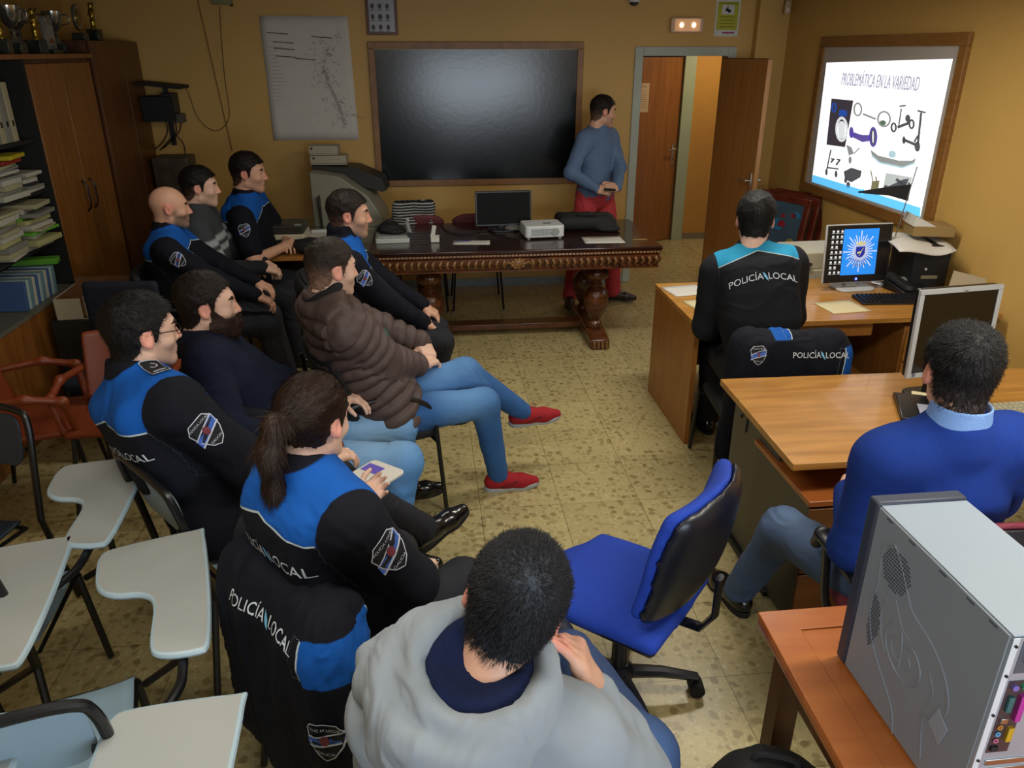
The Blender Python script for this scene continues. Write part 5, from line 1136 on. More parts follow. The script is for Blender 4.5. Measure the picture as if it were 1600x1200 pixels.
# crest monitor: wallpaper with a silver star badge
SCB = mat('screen_black', '08090c', .2, emit='0c0e14', estr=.3)
mt_, T, sc = monitor('monitor with a silver rim showing a police star badge on blue, on the rear desk', (2.62, 4.36, DZ1), 3, .425, .345, -7, bez=BLK, screen=SCB, lift=.05, bw=.012, chin=.022, base=mat('silver_rim', 'b4b5b4', .3))
w, h = .425, .345
MB().prism(rrect(w+.012, h+.012, .008), -.003, .012, lambda a, b, c: T(a, c, b+h/2+.05)).build('silver_rim', MATS['silver_rim'], mt_, bevel=.002)
def spoly(mb, poly, off): mb.prism(poly, -.0072-off-.0004, -.0072-off, lambda a, b, c: T(a, c, b+.05)); return mb
cx, cy = .010, .185
spoly(MB(), [(-.107, .043), (.125, .043), (.125, .322), (-.107, .322)], .001).build('wallpaper', em('wall_blue', '1c7fe0', .75), sc)
st = MB()
for i in range(32):
    a = i*2*math.pi/32; l = .112 if i % 4 == 0 else (.096 if i % 2 == 0 else .083); l2 = l*1.0
    spoly(st, [(cx+.03*math.cos(a-.085), cy+.03*1.1*math.sin(a-.085)), (cx+l2*math.cos(a-.03), cy+l2*1.12*math.sin(a-.03)), (cx+l2*math.cos(a+.03), cy+l2*1.12*math.sin(a+.03)), (cx+.03*math.cos(a+.085), cy+.033*math.sin(a+.085))], .002)
st.build('star_badge', em('badge_silver', 'b9c4e0', .75), sc)
spoly(MB(), [(cx+.052*math.cos(i*.3927), cy-.002+.052*math.sin(i*.3927)) for i in range(16)], .003).build('badge_disc', em('badge_disc', 'a3b0cf', .7), sc)
spoly(MB(), [(cx-.030, cy+.03), (cx+.030, cy+.03), (cx+.030, cy-.012), (cx+.018, cy-.03), (cx, cy-.038), (cx-.018, cy-.03), (cx-.030, cy-.012)], .004).build('shield', em('shield_blue', '131f8a', .7), sc)
cc = MB(); spoly(cc, [(cx-.022, cy-.004), (cx+.004, cy+.004), (cx+.004, cy-.008), (cx-.018, cy-.014)], .005); spoly(cc, [(cx+.016, cy+.022), (cx+.020, cy+.022), (cx-.004, cy-.026), (cx-.008, cy-.026)], .005); spoly(cc, [(cx-.028, cy+.04), (cx-.034, cy+.062), (cx-.014, cy+.052), (cx, cy+.068), (cx+.014, cy+.052), (cx+.034, cy+.062), (cx+.028, cy+.04)], .005)
cc.build('shield_charges', em('charge_gold', 'b8b27a', .7), sc)
for w_, z_, k in (('POLICIA LOCAL', -.060, .135), ('GALICIA', -.084, .08)):
    tp = text_polys(w_, 1); sx = k/(max(p[0] for p in tp[0])-min(p[0] for p in tp[0])); mb = MB(); mb.add([T(cx+p[0]*sx, -.0072-.0056, cy+z_+p[1]*sx*1.15+.05+(abs(p[0]*sx)*.25)**1.0) for p in tp[0]], tp[1]); mb.build('badge_lettering', em('badge_text', '1c2440', .3), sc)
ic = MB(); rs = random.Random(3)
for r in range(9):
    for c_ in range(3):
        if c_ == 2 and r in (3, 7): continue
        spoly(ic, [(-.185+.029*c_, .305-.031*r), (-.172+.029*c_, .305-.031*r), (-.172+.029*c_, .317-.031*r), (-.185+.029*c_, .317-.031*r)], .003); spoly(ic, [(-.189+.029*c_, .299-.031*r), (-.168+.029*c_, .299-.031*r), (-.168+.029*c_, .301-.031*r), (-.189+.029*c_, .301-.031*r)], .003)
ic.build('desktop_icons', em('icons', 'c9d0d8', .7), sc)
spoly(MB(), [(.0+.011*math.cos(i*.63), .018+.011*math.sin(i*.63)) for i in range(10)], .005).build('blue_power_light', em('power_blue', '2a50d0', .9), sc)
spoly(MB(), [(-.004, .014), (.004, .014), (.004, .022), (-.004, .022)], .006).build('power_dot', em('power_dot', 'dfe6ff', 1.1), sc)
# keyboards
def keyboard(label, loc, rz, w, d, m, km, rows=5, n=15):
    t = thing('keyboard', label, 'keyboard', loc, rz)
    MB().prism([(-d/2, 0), (d/2, 0), (d/2, .024), (-d/2, .012)], -w/2, w/2, lambda a, b, c: (c, a, b)).build('case', m, t, bevel=.003)
    mb = MB(); kp = w*.93/n
    for r in range(rows):
        for c_ in range(n):
            if r == 0 and 3 < c_ < 9:
                if c_ == 4: mb.box((-w*.465+kp*6.5, -d*.34, .017), (kp*4.8, d/rows*.62, .008), rx=5)
                continue
            if c_ in (11,) and r in (1,): continue
            y = -d*.34+r*d*.70/(rows-1); mb.box((-w*.465+kp*(c_+.5), y, .016+.012*(y/d+.5)), (kp*.82, d/rows*.62, .009), rx=6, tx=.8, ty=.8)
    mb.build('keys', km, t); return t
p = pz(1345, 470, DZ1); keyboard('black keyboard in front of the crest monitor on the rear desk', (2.72, 4.10, DZ1), -4, .42, .15, BLK, mat('key_black', '1c1d20', .35))
# desk phone with printed cradle
def phone(label, loc, rz):
    t = thing('desk_phone', label, 'telephone', loc, rz)
    MB().prism([(-.10, 0), (.10, 0), (.10, .065), (-.10, .02)], -.10, .10, lambda a, b, c: (c, a, b)).build('base', BLK, t, bevel=.006)
    h = MB(); h.prism(rrect(.055, .21, .02), .0, .028, lambda a, b, c: (a-.07, b*.98, c+.052+b*.22)); h.ell((-.07, .085, .075), (.03, .03, .022)); h.ell((-.07, -.085, .045), (.03, .03, .022)); h.build('handset', BLKM, t, bevel=.004, smooth=60)
    MB().box((.035, .05, .066), (.08, .045, .003), rx=13).build('display', mat('lcd_grey', '8a9a8a', .3), t); mb = MB()
    for i in range(4):
        for j in range(4): mb.box((.0+.022*i, .0-.021*j, .050-.0047*j+.001), (.016, .012, .006), rx=13)
    mb.build('keys', mat('phone_keys', '26282c', .4), t); return t
phone('black desk telephone right of the crest monitor on the rear desk', (2.93, 4.28, DZ1), 10)
# black subwoofer-like case with papers and a box
t = thing('black_case', 'black computer case with paper on top at the wall end of the rear desk', 'computer', (3.06, 4.42, DZ1), -6)
MB().box((0, 0, .14), (.22, .30, .28)).build('casing', BLKM, t, bevel=.006); MB().box((.0, -.152, .09), (.10, .003, .02)).build('pale_label', mat('label_tan', '8a8266', .5), t); MB().cyl((-.03, -.151, .14), (-.03, -.155, .14), .008).build('button', WHP, t)
q = MB(); q.grid(lambda u, v: (-.16+.36*u-.10*(1-v), -.22+.40*v, .286+.012*math.sin(u*6)-.035*max(0, .25-v)*4*(.3+.7*math.sin(u*3.1))), 12, 10); o = q.build('loose_papers', PAPER, None, thick=.006, smooth=180); o.location = (3.02, 4.40, DZ1+.002); tag(o, 'loose white papers drooping over the front of the black case', 'papers')
t = thing('cardboard_folder', 'tan cardboard folder box lying on the loose papers above the black case', 'box', (3.10, 4.45, DZ1+.318), -14)
MB().box((0, 0, .03), (.24, .20, .06)).build('box', mat('cardboard', '8f7442', .75), t, bevel=.003)
MB().prism([(-.13, .061), (.0, .061), (.0, .064), (-.12, .12)], -.10, .10, lambda a, b, c: (a, c, b)).build('lifted_flap', PAPER, t)
o = MB(); o.prism([(-.12, 0), (.12, 0), (.10, .15), (-.08, .19)], -.006, .006, lambda a, b, c: (a, c+.25*b, b)); o = o.build('leaning_folder', mat('folder_tan', 'a89a7c', .7)); o.location = (3.10, 3.98, DZ1+.001); o.rotation_euler[2] = -.2; tag(o, 'pale folder leaning against the right wall at the end of the rear desk', 'folder')
t = thing('adhesive_tape', 'small roll of tape at the near right corner of the rear desk', 'tape', (2.86, 3.93, DZ1)); MB().tube([(.035*math.cos(i*.3927), .035*math.sin(i*.3927), .02) for i in range(16)], .012, 8, closed=True, flat=1.5).build('roll', mat('tape_cream', 'a8a070', .4), t)
# pennant on a thin stand
t = thing('table_pennant', 'small dark pennant on a thin metal pole behind the telephone', 'flag', (2.86, 4.46, DZ1))
pa = px(1387, 430, 2.86); pb = px(1428, 272, 2.86); z1 = pb[2]-DZ1
lean = (.10, .02)
MB().lathe([(.06, 0), (.06, .008), (.02, .02), (.008, .03)], n=24).build('foot', STEEL, t); MB().cyl((0, 0, .02), (lean[0], lean[1], .72), .0032).build('pole', mat('pole_metal', '6b6660', .35, .7), t)
MB().prism([(0, .0), (0, -.10), (-.13, -.065), (-.33, -.045), (-.33, -.035), (-.13, -.01)], -.003, .003, lambda a, b, c: (a+lean[0]*.84, c+lean[1], b+.615)).build('pennant', mat('pennant_navy', '15171f', .7), t)
# white device behind the monitor (printer with dark tray)
t = printer('printer', 'beige printer with raised dark tray behind the crest monitor', (2.62, 4.84, 0), 2, .50, .36, .30, CREAMP, CREAMP); t.location.z = .60
MB().box((-.24, -.06, .20), (.16, .30, .02), rx=-18, ry=12).build('dark_tray', mat('tray_dark', '322a22', .5), t, bevel=.003)
o = tag(MB().box((0, 0, .2985), (.62, .42, .595)).build('printer_stand', DKS, bevel=.004), 'brown stand carrying the beige printer behind the rear desk', 'stand'); o.location = (2.66, 4.86, 0)
# pictures leaning against the wall
PF = wood('mahogany_frame', '4a1a10', '6b2a18', .35, (3, 3, 3), 5)
for k in range(4):
    t = thing('leaning_picture', ['foremost reddish-framed picture with a colourful print leaning by the right wall', 'second frame in the row of pictures leaning by the right wall', 'third frame in the row of pictures leaning by the right wall', 'rearmost frame, against the right wall, in the leaning row'][k], 'picture', (2.86+.085*k, 6.22+.02*k, 0), -68+2*k, 'framed pictures leaning beside the door')
    tl = math.radians(8)
    def PT(a, b, c): return (a, c+b*math.sin(tl)*1.0, b*math.cos(tl))
    mb = MB(); W_, H_ = .62, 1.0
    for (a0, b0, a1, b1) in ((-W_/2, 0, W_/2, .05), (-W_/2, H_-.05, W_/2, H_), (-W_/2, .05, -W_/2+.05, H_-.05), (W_/2-.05, .05, W_/2, H_-.05)): mb.prism([(a0, b0), (a1, b0), (a1, b1), (a0, b1)], -.012, .014, PT)
    mb.build('frame', PF, t, bevel=.003)
    pr = mat('print_colour' if k == 0 else 'print_back', '3a5568' if k == 0 else '5a4a38', .25, var=.3, vscale=6)
    im = MB().prism([(-W_/2+.05, .05), (W_/2-.05, .05), (W_/2-.05, H_-.05), (-W_/2+.05, H_-.05)], -.004, .004, PT).build('print', pr, t)
    if k == 0:
        rs = random.Random(5)
        for nm, cl, n in (('red_shapes', '8a2434', 9), ('yellow_shapes', '96843c', 6), ('blue_shapes', '1f7aa8', 8)):
            mb = MB()
            for _ in range(n):
                x, y = rs.uniform(-.2, .2), rs.uniform(.45, .88); r1 = rs.uniform(.02, .05); mb.prism([(x+r1*(1+.4*rs.random())*math.cos(i*1.05), y+r1*.7*math.sin(i*1.05)) for i in range(6)], -.0055, -.004, PT)
            mb.build(nm, mat(nm, cl, .3), im)
# ---------------------------------------------------------------- near desk with the second monitor
t = thing('near_desk', 'light wood desk with dark grey metal side and a switched-off monitor', 'desk', (1.26, 2.27, 0), 0)
MB().prism([(0, 0), (1.93, 0), (1.93, .74), (0.02, .78)], .722, .75).build('desktop', DK, t, bevel=.002)
GM = mat('grey_metal', '4b483c', .45); MB().span((.09, .28, .03), (.13, .75, .721)).build('side_panel', GM, t, bevel=.006); MB().span((.07, .20, 0), (.15, .78, .03)).build('foot', BLK, t, bevel=.004); MB().box((.088, .60, .60), (.004, .012, .06)).build('panel_slot', BLKM, t); MB().cyl((.084, .66, .62), (.09, .66, .62), .008).build('panel_knob', BLKM, t)
MB().span((1.80, .05, 0), (1.84, .75, .721)).build('side_panel', GM, t, bevel=.006); MB().span((.14, .71, .3), (1.80, .73, .72)).build('modesty_panel', GM, t)
t = thing('drawer_pedestal', 'low wood-topped drawer pedestal standing under the near desk', 'drawers', (1.315, 2.24, 0))
MB().span((.03, .03, .02), (.42, .50, .575)).build('body', mat('pedestal_grey', '4a463a', .5), t, bevel=.003); MB().span((.02, .01, .576), (.43, .51, .60)).build('top_board', DKR, t, bevel=.003)
for k, (z0, z1) in enumerate(((.04, .27), (.28, .42), (.43, .565))): d = MB().span((.03, .012, z0), (.42, .029, z1)).build('drawer', wood('pedestal_front', '5a3418', '70451f', .4, (1, 6, 6), 3), t, bevel=.002); MB().box((.225, .006, z1-.03), (.12, .01, .012)).build('drawer_pull', mat('cream_edge', '8f8358', .5), d)
DZ2 = .75
mt_, T, sc = monitor('switched-off monitor with silver bezel on the near desk in front of the man in blue', (2.12, 2.74, DZ2), 7, .39, .37, -3, bez=mat('silver_bezel', '9fa1a0', .32), lift=.115, bw=.020, chin=.0, gloss=.08)
MB().box((-.165, -.0125, .13), (.014, .002, .014)).build('logo_mark', mat('logo_grey', '5a5f66', .3), mt_); MB().box((0, -.0125, .115+.36), (.012, .002, .008)).build('top_mark', mat('logo_grey', '5a5f66', .3), mt_)
t = thing('monitor_riser', 'black angular stand with a card and a blue mark, under the silver monitor', 'stand', (2.04, 2.72, DZ2), -24)
MB().prism([(-.13, 0), (.13, 0), (.13, .02), (.06, .035), (-.13, .02)], -.10, .10, lambda a, b, c: (c, a, b)).build('plinth', BLK, t, bevel=.004); MB().box((.03, -.05, .031), (.12, .09, .002), rx=3).build('card', mat('card_pale', '9a9cae', .5), t); MB().box((.0, -.02, .0325), (.03, .014, .001), rx=3).build('blue_mark', mat('mark_blue', '2a2a9a', .5), t)
t.location = (1.98, 2.63, DZ2)
keyboard('beige keyboard on the near desk beyond the man in the blue sweater', (2.42, 2.55, DZ2), 2, .45, .17, mat('kb_beige', 'a29c7c', .5), mat('key_beige', 'b3ad92', .5), 6, 17)
for k, (x, y, rz, lab) in enumerate(((1455, 650, -38, 'white notebook beside the ear of the man in blue on the near desk'), (1470, 640, -30, 'cream notepad under the monitor edge on the near desk'))):
    p = pz(x, y, DZ2+.001+.0*k); o = MB().prism(rrect(.20, .14, .006), 0, .006+.004*k).build('notebook', [PAPER, PAPER2][k], bevel=.001); o.location = (p[0]+.02*k, p[1]+.05*k, DZ2+(.007 if k else .0005)); o.rotation_euler[2] = math.radians(rz); tag(o, lab, 'notebook')
p = pz(1575, 672, DZ2); o = MB().cyl((-.07, 0, .006), (.06, 0, .006), .005, n=10).cyl((.06, 0, .006), (.075, 0, .006), .005, .001, n=10).build('pen', mat('pen_orange', 'c8521c', .4)); o.location = (p[0], p[1], DZ2); tag(o, 'orange pen between the beige keyboard and the shoulder of the man in blue', 'pen')
p = pz(1592, 690, DZ2); paper('paper_sheet', 'white sheet under the orange pen at the right photo edge', (p[0]+.1, p[1], DZ2), 3)
# ---------------------------------------------------------------- foreground table, tower, bag
t = thing('foreground_table', 'reddish-brown low table with moulded rim at the bottom right, carrying the computer', 'table', (1.36, .98, 0), 0)
MB().prism([(-.585, -.6), (.9, -.6), (.9, .54), (-.545, .545)], .715, .75).build('tabletop', DKR, t, bevel=.012, seg=3)
mb = MB(); mb.prism([(-.585, -.6), (-.50, -.6), (-.462, .47), (.9, .47), (.9, .54), (-.545, .545)], .7501, .756); mb.build('raised_rim', DKR, t, bevel=.005)
for x in (-.48, .82):
    for y in (-.52, .46): MB().box((x, y, .357), (.06, .06, .714)).build('leg', CABD, t, bevel=.004)
MB().span((-.50, .42, .62), (.84, .45, .714)).build('apron', CABD, t); MB().span((-.51, -.5, .62), (-.48, .43, .714)).build('apron', CABD, t)
TWZ = .757
TM = mat('tower_grey', '7d858e', .45, .1, var=.02); TT = mat('tower_top_lit', '8793a0', .5, .05, var=.02)  # top panel paler than the sides: light from above put into its colour
t = thing('computer_tower', 'grey computer tower with embossed side panel standing on the foreground table', 'computer', (1.045, 1.117, TWZ), 0)
W_, D_, H_ = .20, .406, .443
MB().span((-W_/2, -D_/2+.004, 0), (W_/2, D_/2, H_-.003)).build('side_panels', TM, t, bevel=.002)
MB().span((-W_/2+.004, -D_/2, H_-.0028), (W_/2+.001, D_/2, H_)).build('top_panel', TT, t, bevel=.001)
MB().span((-W_/2-.004, D_/2+.0005, .0), (W_/2+.004, D_/2+.036, H_+.006)).build('front_bezel', mat('bezel_slate', '2c3342', .5), t, bevel=.006)
X0 = -W_/2
em_ = MB()
def side(pts, r=.0016): em_.tube([(X0-.0003, y, z) for y, z in catmull(pts, 6)], r, 6, flat=1)
side([(.128, .395), (.155, .37), (.158, .33), (.15, .28), (.158, .23), (.150, .18), (.12, .13), (.07, .09), (.02, .05), (0, .0)])
side([(.128, .395), (.10, .375), (.06, .33), (.03, .30), (-.04, .28), (-.09, .25), (-.12, .20), (-.11, .15), (-.07, .12), (-.09, .03)])
side([(.11, .29), (.115, .25), (.12, .22), (.10, .17), (.08, .15)], .001); side([(.085, .285), (.05, .245), (.02, .235)], .001)
side([(.075, .24), (.09, .20), (.08, .165), (.04, .14), (.0, .14), (-.03, .165), (-.03, .20), (0, .225), (.03, .21)], .0014); side([(.06, .215), (.07, .19), (.055, .17), (.02, .165), (.0, .18), (.01, .20)], .0012); side([(.045, .235), (.035, .20), (.03, .15)], .0014); side([(-.055, .22), (-.075, .19), (-.07, .15), (-.055, .11)], .001)
em_.build('embossed_ridges', mat('ridge_grey', '808893', .4, .15), t)
ho = MB()
for i in range(16):
    for j in range(12):
        y = .15-.0075*i+(.003 if j % 2 else 0); z = .385-.0078*j
        if ((y-.105)/.05)**2+((z-.345)/.048)**2 < 1 and (y-.145) < (.39-z)*.6: ho.box((X0-.0006, y, z), (.0012, .0042, .0038))
for i in range(7):
    for j in range(17):
        y = .152-.0068*i+(.003 if j % 2 else 0); z = .245-.0078*j
        if ((y-.152)/.036)**2+((z-.18)/.07)**2 < 1 and y > .158-(z-.24)**2*6-.03 and y < .15-(.14-z)*.3: ho.box((X0-.0006, y, z), (.0012, .004, .0038))
ho.build('vent_holes', mat('vent_dark', '3a3f48', .6), t)
MB().prism([(-.085, .125), (-.125, .105), (-.135, .155), (-.10, .175)], 0, .0022, lambda a, b, c: (X0-c, a, b)).build('grip_recess', mat('recess_grey', '868e99', .4), t, bevel=.0008)
s_ = MB()
s_.box((X0+.003, .0, H_-.012), (.0015, D_*.98, .002)); [s_.box((X0-.0003, y, H_-.010), (.0012, .02, .004)) for y in (-.16, -.10, -.02, .08, .16)]
s_.build('seam_clips', mat('seam_dark', '454b55', .5), t)
rb = MB().span((-W_/2+.002, -D_/2-.002, .004), (W_/2-.002, -D_/2+.0035, H_-.004)).build('rear_plate', mat('rear_steel', 'a9b3bf', .3, .5), t)
YB = -D_/2-.002
MB().span((-.098, YB-.002, 0), (-.086, YB, H_-.002)).span((.086, YB-.002, 0), (.098, YB, H_-.002)).build('rear_flange', mat('rear_white', 'ccd3d8', .35, .2), rb, bevel=.0008)
io = MB().span((-.080, YB-.001, .175), (-.038, YB, .345)).build('port_panel', mat('port_panel', '4a3a3c', .4, .3), rb)
def port(nm, mb, m): return mb.build(nm, m, io, bevel=.0008)
port('round_port', MB().cyl((-.069, YB-.008, .333), (-.069, YB, .333), .006), mat('port_purple', '6a5aa0', .4)); port('round_port', MB().cyl((-.050, YB-.008, .333), (-.050, YB, .333), .006), mat('port_green', '3a9a6a', .4))
port('serial_port', MB().box((-.069, YB-.004, .295), (.010, .008, .034)), mat('port_teal', '2c5a5c', .4)); port('parallel_port', MB().box((-.048, YB-.005, .285), (.011, .010, .058)), mat('port_magenta', 'a02c84', .4)); port('game_port', MB().box((-.050, YB-.004, .222), (.011, .008, .032)), mat('port_yellow', 'b08c20', .4))
for k, (z, cl) in enumerate(((.238, 'b87a2c'), (.222, '5a9ac0'), (.206, 'b0607a'))): port('audio_jack', MB().tube([(-.070+.004*math.cos(i*.785), YB-.003, z+.004*math.sin(i*.785)) for i in range(8)], .0018, 6, closed=True), mat('jack%d' % k, cl, .4))
port('network_port', MB().box((-.068, YB-.003, .255), (.013, .006, .012)), STEEL); port('usb_port', MB().box((-.069, YB-.003, .188), (.014, .006, .010)), BLKM)
for k in range(6): MB().box((0, YB-.001, .15-.021*k), (.15, .003, .013)).build('expansion_cover', STEEL, rb, bevel=.0006)
fg = MB()
for i in range(-5, 6):
    for j in range(-5, 6):
        if i*i+j*j < 28: fg.cyl((.035+.0062*i, YB-.0012, .385-.0), (.035+.0062*i, YB, .385), .0001) if False else fg.box((.035+.0068*i, YB-.0008, .30+.0068*j), (.004, .001, .004))
fg.build('fan_grille', BLKM, rb)
psu = MB().span((-.078, YB-.001, .362), (.078, YB, .432)).build('power_supply_plate', mat('psu_steel', '59606a', .4, .4), rb); MB().box((-.05, YB-.004, .397), (.03, .008, .024)).build('power_socket', BLKM, psu)
for z in (.05, .16, .27, .36, .425): MB().cyl((-.092, YB-.005, z), (-.092, YB-.001, z), .0028, n=10).build('screw', BLK, rb)
# black backpack under the table
V2, F2 = mesh_sdf([[E_((0, 0, .24), (.18, .15, .26)), E_((.02, -.02, .42), (.14, .11, .10), k=.06), B_((0, -.12, .2), (.12, .05, .14), .045, k=.04)]], .009, post=lambda P, d: np.maximum(d, .001-P[:, 2])); V2 = folds(V2, F2, .012, 9, 8); V2[:, 2] = np.maximum(V2[:, 2], .0005)
t = thing('backpack', 'black backpack standing on the floor under the left edge of the foreground table', 'backpack', (.78, 1.26, 0), -20); np_obj('bag_body', V2, F2, BAG, parent=t)
MB().tube(catmull([(-.08, -.16, .30), (-.1, -.155, .38), (0, -.13, .47), (.09, -.14, .4)], 5), .003, 6).build('zip', mat('zip_grey', '2c2d30', .4), t); MB().box((-.088, -.172, .33), (.006, .004, .035)).build('zip_pull', STEEL, t)
MB().tube(catmull([(-.05, .0, .50), (-.04, 0, .54), (.04, 0, .54), (.05, 0, .50)], 5), .009, 8).build('carry_loop', BAG, t)

# ---------------------------------------------------------------- chairs
FABB = mat('chair_blue', '0d3aa8', .8, var=.05, bump=.5, bscale=500); SHELL = mat('chair_shell', '12151f', .32, bump=.1, bscale=400)
def star_base(t, z=.40):
    MB().cyl((0, 0, .10), (0, 0, .25), .028).cyl((0, 0, .25), (0, 0, z), .018).lathe([(.05, .085), (.055, .10), (.05, .125), (.03, .14)], n=20).build('gas_column', SHELL, t)
    for k in range(5):
        a = k*2*math.pi/5+.3; c_, s_ = math.cos(a), math.sin(a)
        l = MB().tube([(c_*.03, s_*.03, .105), (c_*.15, s_*.15, .10), (c_*.28, s_*.28, .075)], [.026, .022, .016], 8, flat=.9).build('base_arm', SHELL, t)
        MB().cyl((c_*.28-s_*.028, s_*.28+c_*.028, .028), (c_*.28+s_*.028, s_*.28-c_*.028, .028), .027, n=20).cyl((c_*.28, s_*.28, .03), (c_*.28, s_*.28, .075), .010).build('castor', BLKM, l)
def office_chair(name, label, loc, yaw, fab, shell=SHELL, arms=False, tilt=0):
    """yaw: facing, clockwise from +Y"""
    t = thing(name, label, 'chair', loc, -yaw)
    V, F = mesh_sdf([[B_((0, .0, .455), (.225, .215, .03), .028), E_((0, .04, .462), (.235, .24, .036), k=.03)]], .009, post=lambda P, d: np.maximum(d, .445-P[:, 2])); np_obj('seat', V, F, fab, parent=t)
    V, F = mesh_sdf([[B_((0, .0, .435), (.215, .205, .018), .016)]], .012, post=lambda P, d: np.maximum(d, P[:, 2]-.4445)); np_obj('seat_shell', V, F, shell, parent=t)
    tl = math.radians(14+tilt); Mx = A(Matrix.Rotation(-tl, 3, 'X')) @ np.eye(3); bc = A(0, -.235, .72)
    Mb = A(Matrix.Rotation(math.radians(12+tilt), 3, 'X'))
    def bp(off):
        def f(P, d):
            q = (P-bc) @ Mb; return np.maximum(d, (q[:, 1]-off-q[:, 0]**2*.9)*(-1)) if off > -1 else d
        return f
    g = [[B_(bc, (.215, .04, .21), .038, Mb), E_(bc+Mb @ A(0, .0, .05), (.225, .045, .20), Mb, k=.05)]]
    def bend(V): q = (V-bc) @ Mb; q[:, 1] += q[:, 0]**2*1.1+np.maximum(0, -q[:, 2])**2*.3; return bc+q @ Mb.T
    V, F = mesh_sdf(g, .009, post=lambda P, d: np.maximum(d, -(((P-bc) @ Mb)[:, 1]+.006))); np_obj('backrest', bend(relax(V, F, 5, .5)), F, fab, parent=t)
    V, F = mesh_sdf(g, .009, post=lambda P, d: np.maximum(d-.002, (((P-bc) @ Mb)[:, 1]+.0065))); V = bend(relax(V, F, 5, .5)); q = (V-bc) @ Mb
    q[:, 1] -= .012*np.exp(-((q[:, 0]**2/.02)+(q[:, 2]**2/.03))); V = bc+q @ Mb.T; np_obj('back_shell', V, F, shell, parent=t)
    MB().tube([(0, -.10, .42), (0, -.27, .43), (0, -.31, .50), (0, -.31, .64)], .022, 10, flat=.5).build('back_bracket', shell, t)
    MB().box((0, -.02, .41), (.18, .2, .05)).build('mechanism', shell, t, bevel=.01)
    if arms:
        for s in (-1, 1):
            MB().tube(catmull([(s*.19, .0, .42), (s*.275, .02, .46), (s*.285, .06, .62), (s*.28, .08, .665)], 5), .020, 10, flat=.7).build('arm_post', shell, t)
            V, F = mesh_sdf([[B_((s*.28, -.01, .675), (.03, .13, .016), .015), C_((s*.28, .12, .672), (s*.28, .145, .62), .022, .02, k=.03)]], .008); np_obj('armrest', V, F, shell, parent=t)
    star_base(t); return t
office_chair('office_chair', 'empty blue office chair with dark curved shell in the middle foreground', (.60, 2.02, 0), -49, FABB)
office_chair('office_chair', 'office chair with armrests and red-edged back holding the man in the blue sweater', (1.50, 1.83, 0), 2, mat('chair_red', '6a1a2c', .7, bump=.3), arms=True)
# black visitor chairs with tube arms
VB = mat('visitor_black', '0e1016', .7, bump=.3, bscale=400)
def visitor_chair(label, loc, yaw, fab=VB, group=None, arms=True):
    t = thing('visitor_chair', label, 'chair', loc, -yaw, group)
    V, F = mesh_sdf([[B_((0, .0, .435), (.23, .22, .032), .03)]], .011); np_obj('seat', V, F, fab, parent=t)
    Mb = A(Matrix.Rotation(math.radians(12), 3, 'X')); V, F = mesh_sdf([[B_((0, -.25, .70), (.22, .03, .19), .028, Mb)]], .011); q = V.copy(); V[:, 1] += V[:, 0]**2*.8; np_obj('backrest', V, F, fab, parent=t)
    for s in (-1, 1):
        if not arms: MB().tube([(s*.26, .22, .012), (s*.25, .19, .43)], .0115, 8).build('front_leg', BLK, t)
        else: MB().tube(catmull([(s*.26, .22, .012), (s*.25, .19, .44)], 3)+catmull([(s*.25, .185, .50), (s*.25, .14, .60), (s*.25, .0, .665), (s*.25, -.18, .67), (s*.24, -.25, .64)], 5)[0:], .0115, 8).build('front_leg_and_arm', BLK, t)
        MB().tube([(s*.22, -.29, .78), (s*.23, -.25, .52), (s*.25, -.24, .40), (s*.26, -.30, .012)], .0115, 8).build('rear_leg', BLK, t)
    MB().tube([(-.25, .19, .395), (.25, .19, .395)], .010, 8).tube([(-.25, -.2, .395), (.25, -.2, .395)], .010, 8).build('cross_bars', BLK, t)
    return t
visitor_chair('black tube-armed chair under the man in the brown puffer jacket', (-.27, 3.42, 0), 66)
office_chair('office_chair', 'dark office chair of the officer sitting at the end of the carved table', (-.44, 4.38, 0), 86, VB, VB)
visitor_chair('black chair under the bald officer', (-1.50, 4.86, 0), 84)
visitor_chair('black chair under the man in the striped grey sweater', (-1.47, 5.42, 0), 86)
visitor_chair('black chair under the officer in short sleeves', (-1.36, 5.98, 0), 88)
